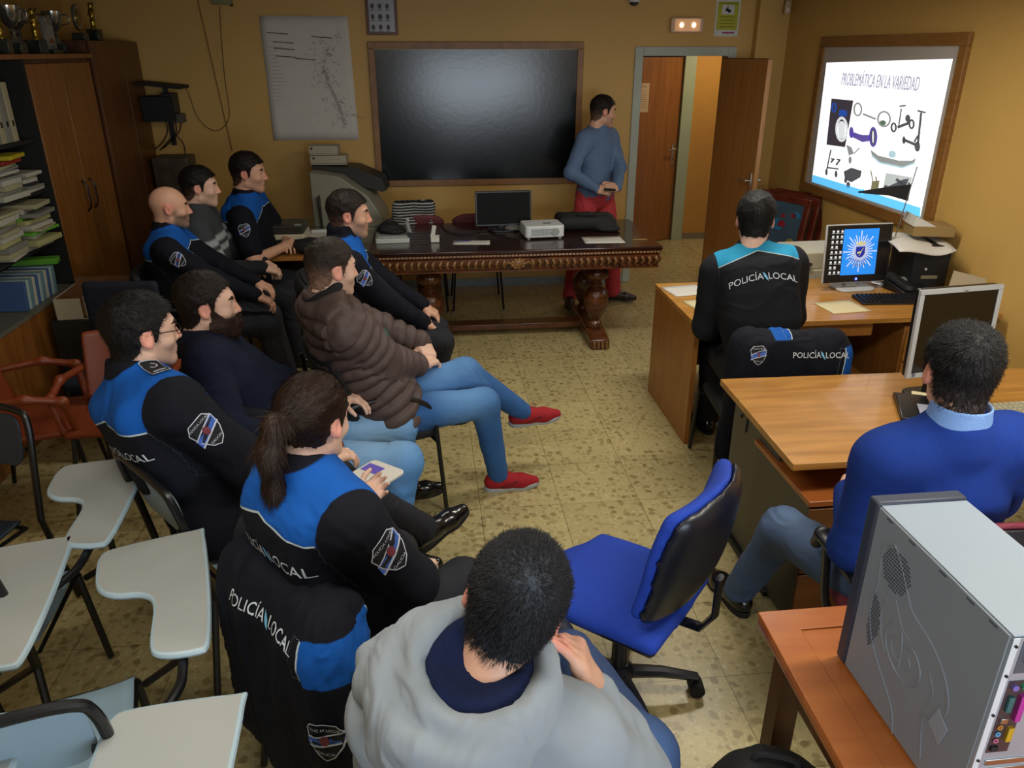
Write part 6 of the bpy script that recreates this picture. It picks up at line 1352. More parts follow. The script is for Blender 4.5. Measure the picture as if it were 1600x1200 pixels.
# white tablet-arm chairs
TW = mat('tablet_white', 'a3a5a1', .38, var=.03); TE = mat('tablet_edge_window_blue', 'a3b7c0', .4, var=.03); SW = mat('seat_white_in_shade', '8fa6b4', .38, var=.03)  # window blue painted into the tablet edge, bluish shade into the white seat
def tablet_poly():
    return catmull([(.32, -.08), (.40, -.10), (.425, -.07), (.435, .15), (.43, .43), (.41, .455), (.20, .445), (.155, .42), (.15, .34), (.16, .26), (.20, .215), (.27, .19), (.305, .13), (.30, -.03)], 4, True)
def tablet_chair(label, loc, yaw, tablet=True, shell=None, tm=None):
    t = thing('tablet_chair', label, 'chair', loc, -yaw, 'white tablet-arm chairs' if shell is None else None); shell = shell or SW
    MB().grid(lambda u, v: (-.20+.40*u, -.19+.40*v, .44-.02*math.sin(v*3.1)-.03*(1 if v > .93 else 0)+.015*(abs(2*u-1)**3)), 12, 12).build('seat', shell, t, thick=.008, smooth=180)
    MB().prism(rrect(.37, .20, .05), -.004, .004, lambda a, b, c: (a, -.245-.18*(b)-.06+c+.12*(a*a)*4*.5, .74+b)).build('backrest', shell, t, bevel=.002)
    f = MB(); f.tube(catmull([(-.215, -.26, .42), (-.215, -.29, .62), (-.205, -.325, .80), (-.16, -.335, .85), (0, -.338, .858), (.16, -.335, .85), (.205, -.325, .80), (.215, -.29, .62), (.215, -.26, .42)], 5), .0135, 10)
    f.build('back_frame', BLK, t); f = MB()
    for (x, z) in ((-.195, .70), (.195, .70), (0, .845)): f.box((x, -.315, z), (.035 if x else .014, .016, .012 if x else .05))
    f.build('clips', BLK, t)
    MB().tube([(-.2, -.2, .415), (-.2, .2, .415), (.2, .2, .415), (.2, -.2, .415)], .010, 8, closed=True).build('seat_frame', BLK, t)
    for s in (-1, 1):
        MB().tube([(s*.215, -.26, .42), (s*.23, -.32, .012)], .0125, 8).build('leg', BLK, t); MB().tube([(s*.20, .2, .41), (s*.225, .23, .012)], .0125, 8).build('leg', BLK, t)
    if tablet:
        MB().tube(catmull([(.215, -.30, .66), (.28, -.27, .67), (.345, -.20, .685), (.365, -.10, .69), (.365, .28, .69)], 5), .0125, 10).tube([(.365, .10, .69), (.33, .21, .45), (.215, .22, .38)], .0115, 8).build('arm_tube', BLK, t)
        tb = MB().prism(tablet_poly(), .702, .722).build('writing_tablet', tm or TW, t, bevel=.004)
        pl = tablet_poly(); cx_ = sum(p[0] for p in pl)/len(pl); cy_ = sum(p[1] for p in pl)/len(pl)
        MB().tube([(p[0], p[1], .712) for p in pl], .0098, 8, closed=True, flat=1.0).build('edge_band', TE, tb)
    return t
for lab, corner, yaw in (('white tablet-arm chair whose big writing tablet is beside the hung police jacket', (-.745, 2.125), -16), ('white tablet-arm chair whose tablet pokes out beneath the elbow of the bespectacled officer', (-1.07, 2.64), -6),
        ('white tablet-arm chair at the bottom edge, tablet nearest to the hung police jacket bottom', (-.475, 1.415), -2), ('white tablet-arm chair cut by the left edge, second tablet from the bottom', (-1.135, 2.13), -10), ('white tablet-arm chair in the bottom left corner, only a tablet corner showing', (-.935, 1.42), -4)):
    # the far right corner of the tablet is (.435,.455) in the chair's own frame
    a = math.radians(-yaw); c_, s_ = math.cos(a), math.sin(a); lx, ly = .432, .452
    tablet_chair(lab, (corner[0]-(lx*c_-ly*s_), corner[1]-(lx*s_+ly*c_), 0), yaw)
tablet_chair('white-backed chair under the officer with glasses', (-.70, 2.50, 0), 50, tablet=False)
tablet_chair('chair with dark blue-grey plastic back at the left edge', (-1.84, 2.56, 0), 200, tablet=False, shell=mat('seat_slate', '1f2c3a', .45))
# orange armchairs
ORG = mat('orange_plastic', '7a3517', .42, var=.05)
def shell_chair(label, loc, yaw, navy=False):
    t = thing('plastic_armchair', label, 'chair', loc, -yaw, 'orange-brown plastic armchairs')
    V, F = mesh_sdf([[B_((0, 0, .44), (.22, .21, .018), .016), B_((0, -.22, .62), (.22, .018, .20), .016, A(Matrix.Rotation(math.radians(14), 3, 'X')), k=.05)]], .011); V[:, 1] += np.where(V[:, 2] > .5, V[:, 0]**2*1.2, 0); np_obj('shell', V, F, ORG, parent=t)
    for s in (-1, 1):
        V, F = mesh_sdf([[C_((s*.23, -.20, .64), (s*.26, .02, .655), .018), C_((s*.26, .02, .655), (s*.25, .17, .62), .018, k=.03), C_((s*.25, .17, .62), (s*.215, .19, .46), .017, k=.03)]], .008); np_obj('armrest', V, F, ORG, parent=t)
        MB().tube([(s*.19, .17, .42), (s*.23, .22, .012)], .011, 8).build('leg', BLK, t); MB().tube([(s*.19, -.17, .42), (s*.23, -.24, .012)], .011, 8).build('leg', BLK, t)
    return t
shell_chair('orange-brown plastic armchair at the left edge below the base cabinet', (-1.93, 3.62, 0), 75)
shell_chair('orange-brown plastic armchair directly behind the officer with glasses', (-1.52, 3.62, 0), 180)
shell_chair('orange-brown plastic armchair under the bearded man in the navy sweater', (-.62, 3.06, 0), 78)
o = MB(); V2, F2 = mesh_sdf([[B_((0, 0, .0), (.21, .03, .16), .028)]], .01); V2 = folds(V2, F2, .004, 8, 3)
t = thing('upholstered_chair', 'chair with a square navy upholstered back behind the orange armchairs', 'chair', (-1.76, 4.22, 0), 178); q = np_obj('backrest', V2+A(0, -.24, .74), F2, mat('navy_fabric', '0d1526', .8, bump=.3), parent=t)
V2, F2 = mesh_sdf([[B_((0, 0, .44), (.22, .22, .03), .028)]], .012); np_obj('seat', V2, F2, MATS['navy_fabric'], parent=t)
for s in (-1, 1):
    for y in (-.2, .2): MB().tube([(s*.2, y, .42), (s*.21, y*1.1, .012)], .011, 8).build('leg', BLK, t)
    MB().tube([(s*.19, -.2, .40), (s*.19, -.245, .72)], .011, 8).build('back_post', BLK, t)
# ---------------------------------------------------------------- the people
POL = [('yoke', .5, .02, '0c52a6'), ('pipe', 'band', .028, 'b7c4c8')]
JK = attr_mat('police_jacket', '090c18', POL, rough=.85, bump=.3, spec=.25); JK2 = attr_mat('police_jacket_grey', '14161c', [('yoke', .5, .02, '2387ae'), ('pipe', 'band', .022, 'a7b4b8')], rough=.85, bump=.3, spec=.25)
TRB = mat('trousers_black', '0f111b', .8, bump=.3, bscale=300); NAVY = mat('navy_knit', '141b30', .9, bump=.5, bscale=450, spec=.2)
JEAN = attr_mat('denim_blue', '2c5a94', [('wear', .6, .5, '5f8fc4')], rough=.8, bump=.5, bscale=600, var=.12); JEANL = attr_mat('denim_light', '5288c0', [('wear', .6, .5, '8ab4dc')], rough=.8, bump=.5, bscale=600, var=.12); JEAND = attr_mat('denim_dark', '2b3f66', [('wear', .6, .5, '41608f')], rough=.8, bump=.5, bscale=600, var=.12)
JEANN = attr_mat('denim_grey', '44587a', [('wear', .6, .5, '5d7496')], rough=.8, bump=.5, bscale=600, var=.12)
SH_B = dict(m=mat('shoe_black', '0a0b0f', .22, coat=.3), sole=mat('sole_black', '090909', .7), laces=mat('lace_black', '08080a', .8))
SH_BR = dict(m=mat('shoe_brown', '2a1814', .4), sole=mat('sole_brown', '15100d', .7), laces=mat('lace_brown', '1a100c', .8))
SH_R = dict(m=attr_mat('shoe_red', '9c1420', [('mark', .5, .2, '2a1018')], rough=.75, bump=.6, bscale=500), sole=mat('sole_white', 'a3aab0', .6), laces=mat('lace_red', '7c1018', .8), mark=1)
PJ = dict(m=JK, f=.022, flat=True, collar=(.07, .07, .012), yoke=True, hem=-.06)
def along(a, b, t): return a+(b-a)*t
def badge_at(p, k, n, t=.45, s=.05, up=None):
    a, b = p['sh'][k], p['el'][k]; c = along(a, b, t); arm_badge(p['top'], c, n, up if up is not None else tuple(a-b), p['base'], s)

# presenter
P1 = person('standing presenter in blue patterned shirt and red trousers behind the carved table', (1.47, 6.68, .93), (1.500, 6.66, 1.635), 150, 80, tyaw=140, hpitch=-8, standing=True, s=1.0,
    arms=dict(L=dict(w=(1.60, 6.43, 1.05), pole=(.6, .2, -.5), d=(-.6, -.5, .1), n=(-.3, .6, -.5), curl=.8), R=dict(w=(1.42, 6.40, 1.045), pole=(-.9, .1, -.4), d=(.85, -.25, -.1), n=(.2, .6, -.5), curl=.9)),
    legs=dict(R=dict(a=(1.24, 6.50, .085), pole=(-.3, -1, .1), toe=(-.15, -1, 0)), L=dict(a=(1.66, 6.60, .085), pole=(.5, -1, .1), toe=(1, -.25, 0))),
    top=dict(name='shirt', m=attr_mat('shirt_blue', '5f7694', [('weave', .5, .3, '4c6082')], rough=.8, bump=.25), f=.017, fold=.007, fs=8, hem=-.02, collar=(.05, .068, .008), fw=.010,
        attr=lambda V, p: {'weave': .5+.5*np.sign(np.sin(((V-p['hip']) @ p['TF'])[:, 2]*math.pi/.008))*(((V-p['hip']) @ p['TF'])[:, 1] > .0)*(np.abs(((V-p['hip']) @ p['TF'])[:, 0]) < .17)}),
    trousers=dict(m=mat('trousers_red', 'b03238', .8, bump=.3, var=.06), f=.014, hem=.05, fold=.007), shoes=SH_BR, hair=dict(c='1a1310', n=2500, top=.014, side=.006, quiff=.08, fade=.5, len=.010, line=.002), stubble=.35)
mb = MB(); [mb.box(tuple(P1['hip']+P1['TF'] @ A(.0, .15, .08+.062*k)-P1['base']), (.008, .008, .008)) for k in range(0)]
h = P1['wr']['R']+unit((.85, -.25, -.1))*.10
o = MB().box((0, 0, 0), (.10, .028, .018)).build('remote_control', BLK, bevel=.004); o.location = (1.515, 6.33, 1.052); o.rotation_euler = (0, .1, math.radians(15)); tag(o, 'small black remote held in the hands of the presenter', 'remote')
# bald officer
P2 = person('bald officer with short beard in black and blue jacket below the plain cabinet', (-1.48, 4.86, .53), (-1.53, 4.85, 1.235), 82, 74, hpitch=-3, s=1.02,
    arms=dict(L=dict(w=(-1.06, 4.96, .70), pole=(-.4, .6, -1)), R=dict(w=(-1.05, 4.72, .70), pole=(-.4, -.6, -1))), legs=dict(L=dict(a=(-.98, 4.98, .085), pole=(1, 0, 1), toe=(1, 0, 0)), R=dict(a=(-.98, 4.74, .085), pole=(1, 0, 1), toe=(1, -.1, 0))),
    top=dict(PJ), trousers=dict(m=TRB), shoes=SH_B, hair=None, stubble=1.0)
badge_at(P2, 'R', (.1, -1, .25), .30, .045)
# stripes sweater
P3 = person('dark-haired man in grey sweater with white chest stripes seated between two officers', (-1.46, 5.40, .54), (-1.478, 5.36, 1.275), 86, 80, hpitch=-3, s=1.06,
    arms=dict(L=dict(w=(-1.16, 5.46, .74), pole=(-.3, .6, -1), d=(.7, -.5, -.3)), R=dict(w=(-1.14, 5.33, .735), pole=(-.3, -.6, -1), d=(.8, .35, -.3), n=(0, .4, -1))), legs=dict(L=dict(a=(-.92, 5.52, .085), pole=(1, 0, 1), toe=(1, 0, 0)), R=dict(a=(-.94, 5.30, .085), pole=(1, 0, 1), toe=(1, -.1, 0))),
    top=dict(name='sweater', m=attr_mat('sweater_grey', '383c40', [('low', .5, .3, '191c24'), ('stripe', .5, .15, '9aa1a5')], rough=.9, bump=.5), f=.02, collar=(.035, .07, .01), stripes=[(-.21, -.17), (-.28, -.24)], attr=lambda V, p: {'low': .5+8*(-.30-(((V-p['hip']) @ p['TF'])[:, 2]-p['TL'])), 'stripe': np.where((((V-p['hip']) @ p['TF'])[:, 1] > .0) | (V[:, 1] < 5.30), .5+20*np.maximum(np.minimum((((V-p['hip']) @ p['TF'])[:, 2]-p['TL'])+.175, -.135-(((V-p['hip']) @ p['TF'])[:, 2]-p['TL'])), np.minimum((((V-p['hip']) @ p['TF'])[:, 2]-p['TL'])+.245, -.205-(((V-p['hip']) @ p['TF'])[:, 2]-p['TL'])))-.05*0, 0)}),
    trousers=dict(m=TRB), shoes=SH_B, hair=dict(c='14100e', n=2500, top=.014, side=.008, quiff=.05, fade=.4), skin=SKIN2)
# short sleeved officer
P4 = person('officer in short-sleeved black polo with blue shoulders, arms folded on the tan desk', (-1.30, 5.85, .55), (-1.235, 5.73, 1.31), 92, 92, hpitch=-4, s=1.1, belly=.02,
    arms=dict(L=dict(w=(-1.02, 5.78, .80), pole=(.1, .9, -.8), d=(.3, -1, .1), n=(0, 0, -1)), R=dict(w=(-1.04, 5.64, .80), pole=(-.2, -.9, -.9), d=(.3, 1, .3), n=(.3, 0, -1), curl=.9)), legs=dict(L=dict(a=(-1.28, 6.2, .085), pole=(0, 1, 1), toe=(1, .3, 0)), R=dict(a=(-.82, 5.50, .085), pole=(1, -.3, 1), toe=(1, -.1, 0))),
    top=dict(PJ, name='polo_shirt', short=True, collar=(.045, .074, .01), f=.02), trousers=dict(m=TRB), shoes=SH_B, hair=dict(c='17110f', n=2500, top=.016, side=.008, fade=.3, quiff=.03), stubble=.3)
badge_at(P4, 'R', (.2, -1, .2), .30, .045)
# officer at the table
P5 = person('officer with thick dark collar seated at the left end of the carved table', (-.42, 4.38, .53), (-.43, 4.36, 1.265), 82, 84, hpitch=-4, s=1.06,
    arms=dict(L=dict(w=(-.02, 4.50, .66), pole=(-.4, .6, -1)), R=dict(w=(-.04, 4.30, .64), pole=(-.4, -.6, -1))), legs=dict(L=dict(a=(.02, 4.52, .085), pole=(1, 0, 1), toe=(1, 0, 0)), R=dict(a=(-.02, 4.28, .085), pole=(1, 0, 1), toe=(1, -.1, 0))),
    top=dict(PJ, collar=(.085, .082, .02)), trousers=dict(m=TRB), shoes=SH_B, hair=dict(c='1d1612', n=3000, top=.012, side=.006, fade=.6, quiff=.05), stubble=.6)
badge_at(P5, 'R', (.3, -1, .2), .35, .045)
# puffer jacket man
PUF = mat('puffer_brown', '4f403c', .58, bump=.12, bscale=160, var=.06, spec=.35)
P6 = person('man in brown quilted jacket, blue jeans and red sneakers sitting with crossed legs', (-.22, 3.36, .54), (-.415, 3.27, 1.245), 62, 58, tyaw=66, hpitch=-6, s=1.03,
    arms=dict(L=dict(w=(-.02, 3.62, .76), pole=(.1, .8, -1), d=(.25, -.8, -.35), n=(-.3, -.2, -1)), R=dict(w=(-.06, 3.44, .72), pole=(-.3, -.6, -1), d=(.6, .8, -.1), n=(0, 0, -1), curl=.6)),
    legs=dict(R=dict(a=(.31, 3.45, .085), pole=(.6, .2, 1), toe=(1, .08, 0)), L=dict(a=(.46, 3.67, .34), pole=(.1, -.1, 1.2), toe=(1, .12, .05))),
    top=dict(name='puffer_jacket', m=PUF, f=.036, puff=True, hem=-.10, collar=(.05, .074, .012), fw=.015, res=.0075, attr=lambda V, p: {}), trousers=dict(m=JEAN, wear=True, f=.010, hem=.04, fold=.004), shoes=SH_R, skin=SKIN2,
    hair=dict(c='2a211b', n=3000, top=.012, side=.003, fade=.8, fade_z=.045, quiff=.04, len=.009), stubble=.5)
o = P6['o']; V2, F2 = mesh_sdf([[O_(P6['NB']+A(0, 0, .078), (.078, .078, .8), .019, P6['TF'])]], .006); np_obj('knit_collar', V2, F2, mat('knit_black', '0c0c0e', .9, bump=.5), P6['base'], o)
for k in ('L', 'R'):
    w = P6['wr'][k]; e = P6['el'][k]; V2, F2 = mesh_sdf([[C_(w-unit(w-e)*.045, w-unit(w-e)*.002, .040, .034)]], .006); np_obj('cuff', V2, F2, MATS['knit_black'], P6['base'], o)
V2, F2 = mesh_sdf([[B_(P6['hip']+P6['TF'] @ A(-.02, .150, .20), (.045, .03, .17), .025, P6['TF'])]], .008); np_obj('green_shirt_front', V2, F2, mat('shirt_green', '156a5c', .8, bump=.3), P6['base'], o)
# bearded man
P7 = person('bearded man in navy sweater and light blue jeans leaning back, behind the woman', (-.60, 3.03, .50), (-.90, 3.10, 1.155), 84, 76, tyaw=84, hpitch=-2, s=1.06,
    arms=dict(L=dict(w=(-.42, 3.18, .70), pole=(-.3, .6, -1)), R=dict(w=(-.52, 2.78, .70), pole=(-.5, -.7, -.7), d=(.9, .2, -.2), curl=.9)), legs=dict(L=dict(a=(-.18, 3.38, .085), pole=(1, -.2, 1.2), toe=(1, .3, 0)), R=dict(a=(-.22, 2.82, .085), pole=(1, 0, 1.2), toe=(1, 0, 0))),
    top=dict(name='sweater', m=NAVY, f=.024, hem=-.06, fold=.008, fs=7, collar=(.03, .072, .012)), trousers=dict(m=JEANL, wear=True, f=.012, fold=.004), shoes=SH_B, skin=SKIN2,
    hair=dict(c='1d1511', n=3500, top=.014, side=.008, line=.006, len=.014, quiff=-.05, fade=0), beard=dict(t=.020, c='2a1a14'), stubble=1.0)
# glasses officer
P8 = person('officer with glasses in black and blue jacket reading POLICÍA LOCAL, black shoe crossed forward', (-.80, 2.50, .53), (-.955, 2.52, 1.245), 74, 54, tyaw=50, hpitch=-4, s=1.05, sh_w=.195, shrug=-.02,
    arms=dict(L=dict(w=(-.66, 2.86, .72), pole=(-.3, .9, -.6), d=(.9, 0, -.1)), R=dict(w=(-.42, 2.50, .74), pole=(-.3, -.9, -.6), d=(.8, .5, 0), n=(0, 0, -1))), legs=dict(R=dict(a=(-.07, 2.70, .29), pole=(.3, -.2, 1.2), toe=(.80, .58, .30)), L=dict(a=(-.38, 2.88, .085), pole=(1, .2, 1), toe=(1, .3, 0))),
    top=dict(PJ, seed=3, f=.032, yw=.195, fold=.009, fs=7), trousers=dict(m=TRB), shoes=SH_B, skin=SKIN2, hair=dict(c='120f0f', n=5000, top=.014, side=.008, len=.014, nape=-.005, quiff=.05, fade=0), stubble=.5)
back_print(P8['top'], P8['TF'], P8['hip'], None, P8['base'], zc=P8['TL']-.175, w=.30, drop=.5, shift_x=.03); badge_at(P8, 'R', (.3, -1, .55), .42, .055)
tb = P8['NB']+P8['TF'] @ A(.115, .03, .01)
decal('shoulder_board', P8['top'], ([(x, y) for x, y in rrect(.06, .10, .006)], [tuple(range(24))]), tb, tuple(P8['TF'] @ A(.35, .1, 1)), tuple(P8['TF'] @ A(-1, .0, 0)), PB_DARK, P8['top'], base=P8['base'], off=.006, cuts=3)
decal('shoulder_board_rim', P8['top'], ringpoly(rrect(.06, .10, .006), .003), tb, tuple(P8['TF'] @ A(.35, .1, 1)), tuple(P8['TF'] @ A(-1, .0, 0)), PB_WHITE, P8['top'], base=P8['base'], off=.0075, cuts=2)
decal('shoulder_board_crest', P8['top'], ringpoly([(.014*math.cos(i*.5236), .015+.018*math.sin(i*.5236)) for i in range(12)], .004), tb, tuple(P8['TF'] @ A(.35, .1, 1)), tuple(P8['TF'] @ A(-1, .0, 0)), PB_WHITE, P8['top'], base=P8['base'], off=.0078, cuts=1)
decal('shoulder_board_bar', P8['top'], ([(-.02, -.038), (.02, -.038), (.02, -.030), (-.02, -.030)], [(0, 1, 2, 3)]), tb, tuple(P8['TF'] @ A(.35, .1, 1)), tuple(P8['TF'] @ A(-1, .0, 0)), PB_WHITE, P8['top'], base=P8['base'], off=.0078, cuts=1)
def glasses(p):
    hd, M, s = p['head'], p['HM'], p['hs']; T = lambda x, y, z: hd+M @ (A(x, y, z)*s)-p['base']; g = MB()
    for q in (-1, 1):
        g.tube([T(q*.033+.022*math.cos(a)*1.0, .104-.3*abs(.033+q*.022*math.cos(a)-.033)*.2, .006+.017*math.sin(a)) for a in [i*.3927 for i in range(16)]], .0016, 6, closed=True)
        g.tube([T(q*.055, .100, .012), T(q*.077, .085, .014), T(q*.082, .0, .014), T(q*.080, -.022, .004)], .0017, 6)
    g.tube([T(-.011, .106, .012), T(0, .108, .015), T(.011, .106, .012)], .0016, 6); g.build('glasses', mat('glasses_frame', '100c0a', .25), p['o'])
glasses(P8)
# woman with ponytail
def pony_flow(P, hd, M):
    k = hd+M @ A(0, -.115, .03); return k-P
P9 = person('woman officer with brown ponytail in black and blue jacket holding a white notepad', (-.27, 1.83, .53), (-.315, 1.845, 1.215), 46, 32, tyaw=54, hpitch=-10, s=.98, female=True, sh_w=.195, shrug=-.015,
    arms=dict(L=dict(w=(-.26, 2.16, .76), pole=(-.9, .2, -.6), d=(.5, .8, .05), n=(.5, -.3, .5), curl=.6), R=dict(w=(-.07, 1.94, .63), pole=(.6, -.9, -.4), d=(.2, .9, -.1), n=(0, 0, -1))), legs=dict(L=dict(a=(-.08, 2.35, .085), pole=(.3, 1, 1), toe=(.3, 1, 0)), R=dict(a=(.10, 2.16, .085), pole=(.7, .7, 1), toe=(.7, .7, 0))),
    top=dict(PJ, seed=5, f=.034, yw=.20, zb=-.075, zs=.05, fold=.007, fs=8, collar=(.07, .068, .016)), trousers=dict(m=TRB), shoes=SH_B, skin=SKIN2, stubble=0,
    hair=dict(c='2a1d15', n=9000, top=.014, side=.008, len=.03, lift=.06, w=.0008, flow=pony_flow, nape=.03, quiff=0, fade=0, rough=.35))
k = P9['head']+P9['HM'] @ A(0, -.112, .028); b = P9['TF'] @ A(0, -1, 0)
V2, F2 = mesh_sdf([[C_(k, k+b*.03-A(0, 0, .0), .024, .022, k=.02), C_(k+b*.03, k+b*.055-A(-.005, 0, .06), .023, .029, k=.03), C_(k+b*.055-A(-.005, 0, .06), k+b*.05-A(.0, 0, .17), .029, .024, k=.03), C_(k+b*.05-A(.0, 0, .17), k+b*.045-A(-.015, 0, .25), .023, .008, k=.03)]], .004)
V2 = folds(V2, F2, .003, 60, 3, (1, 1, .15)); ex = strands(V2, F2, 3500, .05, lambda P, N: np.tile(A(0, 0, -1), (len(P), 1)), .06, .0009, .12, seed=9)
pt = np_obj('ponytail', V2, F2, MATS['hair_2a1d15'], P9['base'], P9['o'], extra=ex)
V2, F2 = mesh_sdf([[O_(k+b*.012, (.022, .022, 1), .007, frame((0, 0, 1), tuple(b)))]], .003); np_obj('hair_tie', V2, F2, mat('tie_black', '0a0a0a', .7), P9['base'], pt)
back_print(P9['top'], P9['TF'], P9['hip'], None, P9['base'], zc=P9['TL']-.135, w=.33, drop=.6, shift_x=.01); badge_at(P9, 'R', (.5, -.8, .5), .42, .058)
t = thing('notepad', 'white notepad with purple-blue markings held by the woman officer', 'notepad', (-.235, 2.33, .755), -40)
MB().prism(rrect(.15, .21, .02), -.006, .004).build('pages', PAPER, t, bevel=.002); MB().box((-.03, .05, .0048), (.07, .05, .0006)).build('purple_print', mat('print_purple', '5a48b0', .6), t); MB().box((.02, -.09, -.012), (.13, .02, .02)).build('pale_edge', mat('pad_blue', '8fb8d8', .6), t)
# hooded man
P10 = person('man in grey hoodie in the foreground resting his cheek on his right hand', (.07, .98, .52), (.122, 1.08, 1.205), 34, 12, tyaw=20, hpitch=-16, hroll=17, s=1.06, head_s=.95, sh_w=.165, nb=(.062, 1.0, 1.065),
    arms=dict(L=dict(w=(-.02, 1.40, .64), pole=(-.5, -.6, -1), d=(.6, .6, -.2)), R=dict(w=(.268, 1.045, 1.015), pole=(.38, .15, -.9), d=(-.36, .14, 1.0), n=(-1, .15, -.3), curl=[.25, .5, .8, 1.0], thumb=.2)),
    legs=dict(L=dict(a=(.40, 2.0, .085), pole=(-.3, .5, 1), toe=(.2, 1, 0)), R=dict(a=(.36, 1.70, .50), pole=(1.6, -.2, .5), toe=(-.4, 1, .1))),
    top=dict(name='hoodie', dig=1, m=attr_mat('hoodie_grey', '858c92', [], rough=.95, bump=.12, bscale=900, var=.06, spec=.2), f=.026, hem=-.08, fold=.013, fs=6, seed=11, K=.035, res=.007, fw=.014),
    trousers=dict(m=JEAND, wear=True, f=.018, fold=.006), shoes=dict(m=mat('shoe_navy', '141c30', .6), sole=mat('sole_black', '090909', .7)),
    hair=dict(c='15161a', n=26000, res=.0028, top=.010, side=.006, len=.011, lift=.5, w=.0008, fade=.35, fc='565c68', grey=.55, whorl=(.012, -.075, .085), nape=.012, fade_z=.0), stubble=.2)  # blue-grey crown sheen painted into the hair
o = P10['o']; TF = P10['TF']; NB = P10['NB']; HT = TF @ A(R3(0, 12, 8)); hc = NB+TF @ A(-.005, .0, .075)
def hood_post(P, d):
    q = (P-hc) @ HT; return d
V2, F2 = mesh_sdf([[O_(hc, (.112, .118, .8), .024, HT), O_(hc+HT @ A(-.02, -.02, -.035), (.135, .14, .7), .032, HT, k=.02), C_(hc+HT @ A(-.10, .03, -.01), hc+HT @ A(-.17, -.03, -.08), .035, .05, k=.03), C_(hc+HT @ A(-.13, .06, -.03), hc+HT @ A(-.19, .02, -.09), .03, .045, k=.015),
    E_(hc+HT @ A(-.01, -.15, -.07), (.13, .045, .05), HT @ A(R3(0, -25)), k=.03), E_(hc+HT @ A(0, .0, .05), (.088, .094, .10), HT, k=.008, op=-1), C_(hc+HT @ A(.06, .17, .06), hc+HT @ A(.04, .12, -.02), .05, .04, k=.02, op=-1)]], .0055)
V2 = folds(V2, F2, .006, 13, 21); np_obj('hood', V2, F2, MATS['hoodie_grey'], P10['base'], o)
V2, F2 = mesh_sdf([[E_(hc+HT @ A(0, 0, .0), (.101, .107, .040), HT), E_(hc+HT @ A(0, .0, .066), (.096, .102, .058), HT, k=.01, op=-1)]], .005); V2 = folds(V2, F2, .004, 16, 2); np_obj('hood_lining', V2, F2, mat('navy_lining', '0d1736', .9, bump=.3, spec=.2), P10['base'], o)
# officer at the rear desk
P11 = person('officer with light blue shoulder band seen from behind at the rear desk', (1.70, 3.50, .55), (1.672, 3.78, 1.305), 10, 22, tyaw=8, hpitch=-12, s=1.08,
    arms=dict(L=dict(w=(1.60, 4.0, .80), pole=(-.35, -.5, -1), d=(.7, .6, 0)), R=dict(w=(1.86, 4.0, .80), pole=(.35, -.5, -1), d=(-.7, .6, 0))), legs=dict(L=dict(a=(1.62, 4.00, .085), pole=(0, 1, 1), toe=(0, 1, 0)), R=dict(a=(1.84, 4.00, .085), pole=(0, 1, 1), toe=(.1, 1, 0))),
    top=dict(PJ, m=JK2, f=.024, zb=-.055, zs=.065, seed=7, collar=(.055, .07, .012)), trousers=dict(m=TRB), shoes=SH_B, skin=SKIN2, hair=dict(c='100e0e', n=4000, top=.014, side=.010, len=.014, fade=0), stubble=0)
back_print(P11['top'], P11['TF'], P11['hip'], None, P11['base'], zc=P11['TL']-.125, w=.33, drop=1.2)
# man in the blue sweater
P12 = person('man in bright blue sweater and light blue collar seen from behind at the near desk', (1.50, 1.84, .52), (1.43, 1.79, 1.29), -8, 18, tyaw=4, hpitch=-4, s=1.05, sh_w=.182,
    arms=dict(L=dict(w=(1.33, 2.02, .78), pole=(-.35, -.6, -1), d=(.6, .7, 0)), R=dict(w=(1.72, 2.14, .80), pole=(.4, -.6, -1), d=(-.6, .7, 0))), legs=dict(L=dict(a=(1.20, 2.42, .085), pole=(-.4, 1, 1), toe=(-.2, 1, 0)), R=dict(a=(1.62, 2.36, .085), pole=(.2, 1, 1), toe=(.1, 1, 0))),
    top=dict(name='sweater', m=mat('sweater_blue', '183582', .9, bump=.5, bscale=500, var=.05, spec=.2), f=.022, hem=-.05, fold=.006, fs=6, seed=9, collar=(.02, .078, .012)), trousers=dict(m=JEANN, wear=True, f=.014), shoes=SH_B,
    hair=dict(c='0f0e10', n=16000, res=.003, top=.017, side=.004, len=.012, lift=.45, w=.0009, fade=.75, fc='7a6a62', fade_z=.01, whorl=(.0, -.05, .10)), stubble=0)
V2, F2 = mesh_sdf([[C_(P12['NB']+A(0, 0, .02), P12['NB']+A(0, 0, .085), .086, .076), C_(P12['NB']+A(0, 0, .06), P12['NB']+A(0, 0, .20), .066, .080, k=.004, op=-1)]], .005, post=lambda P, d: np.maximum(d, P[:, 2]-P12['NB'][2]-.095)); np_obj('shirt_collar', V2, F2, mat('shirt_sky', '6f94cc', .7, bump=.15), P12['base'], P12['o'])
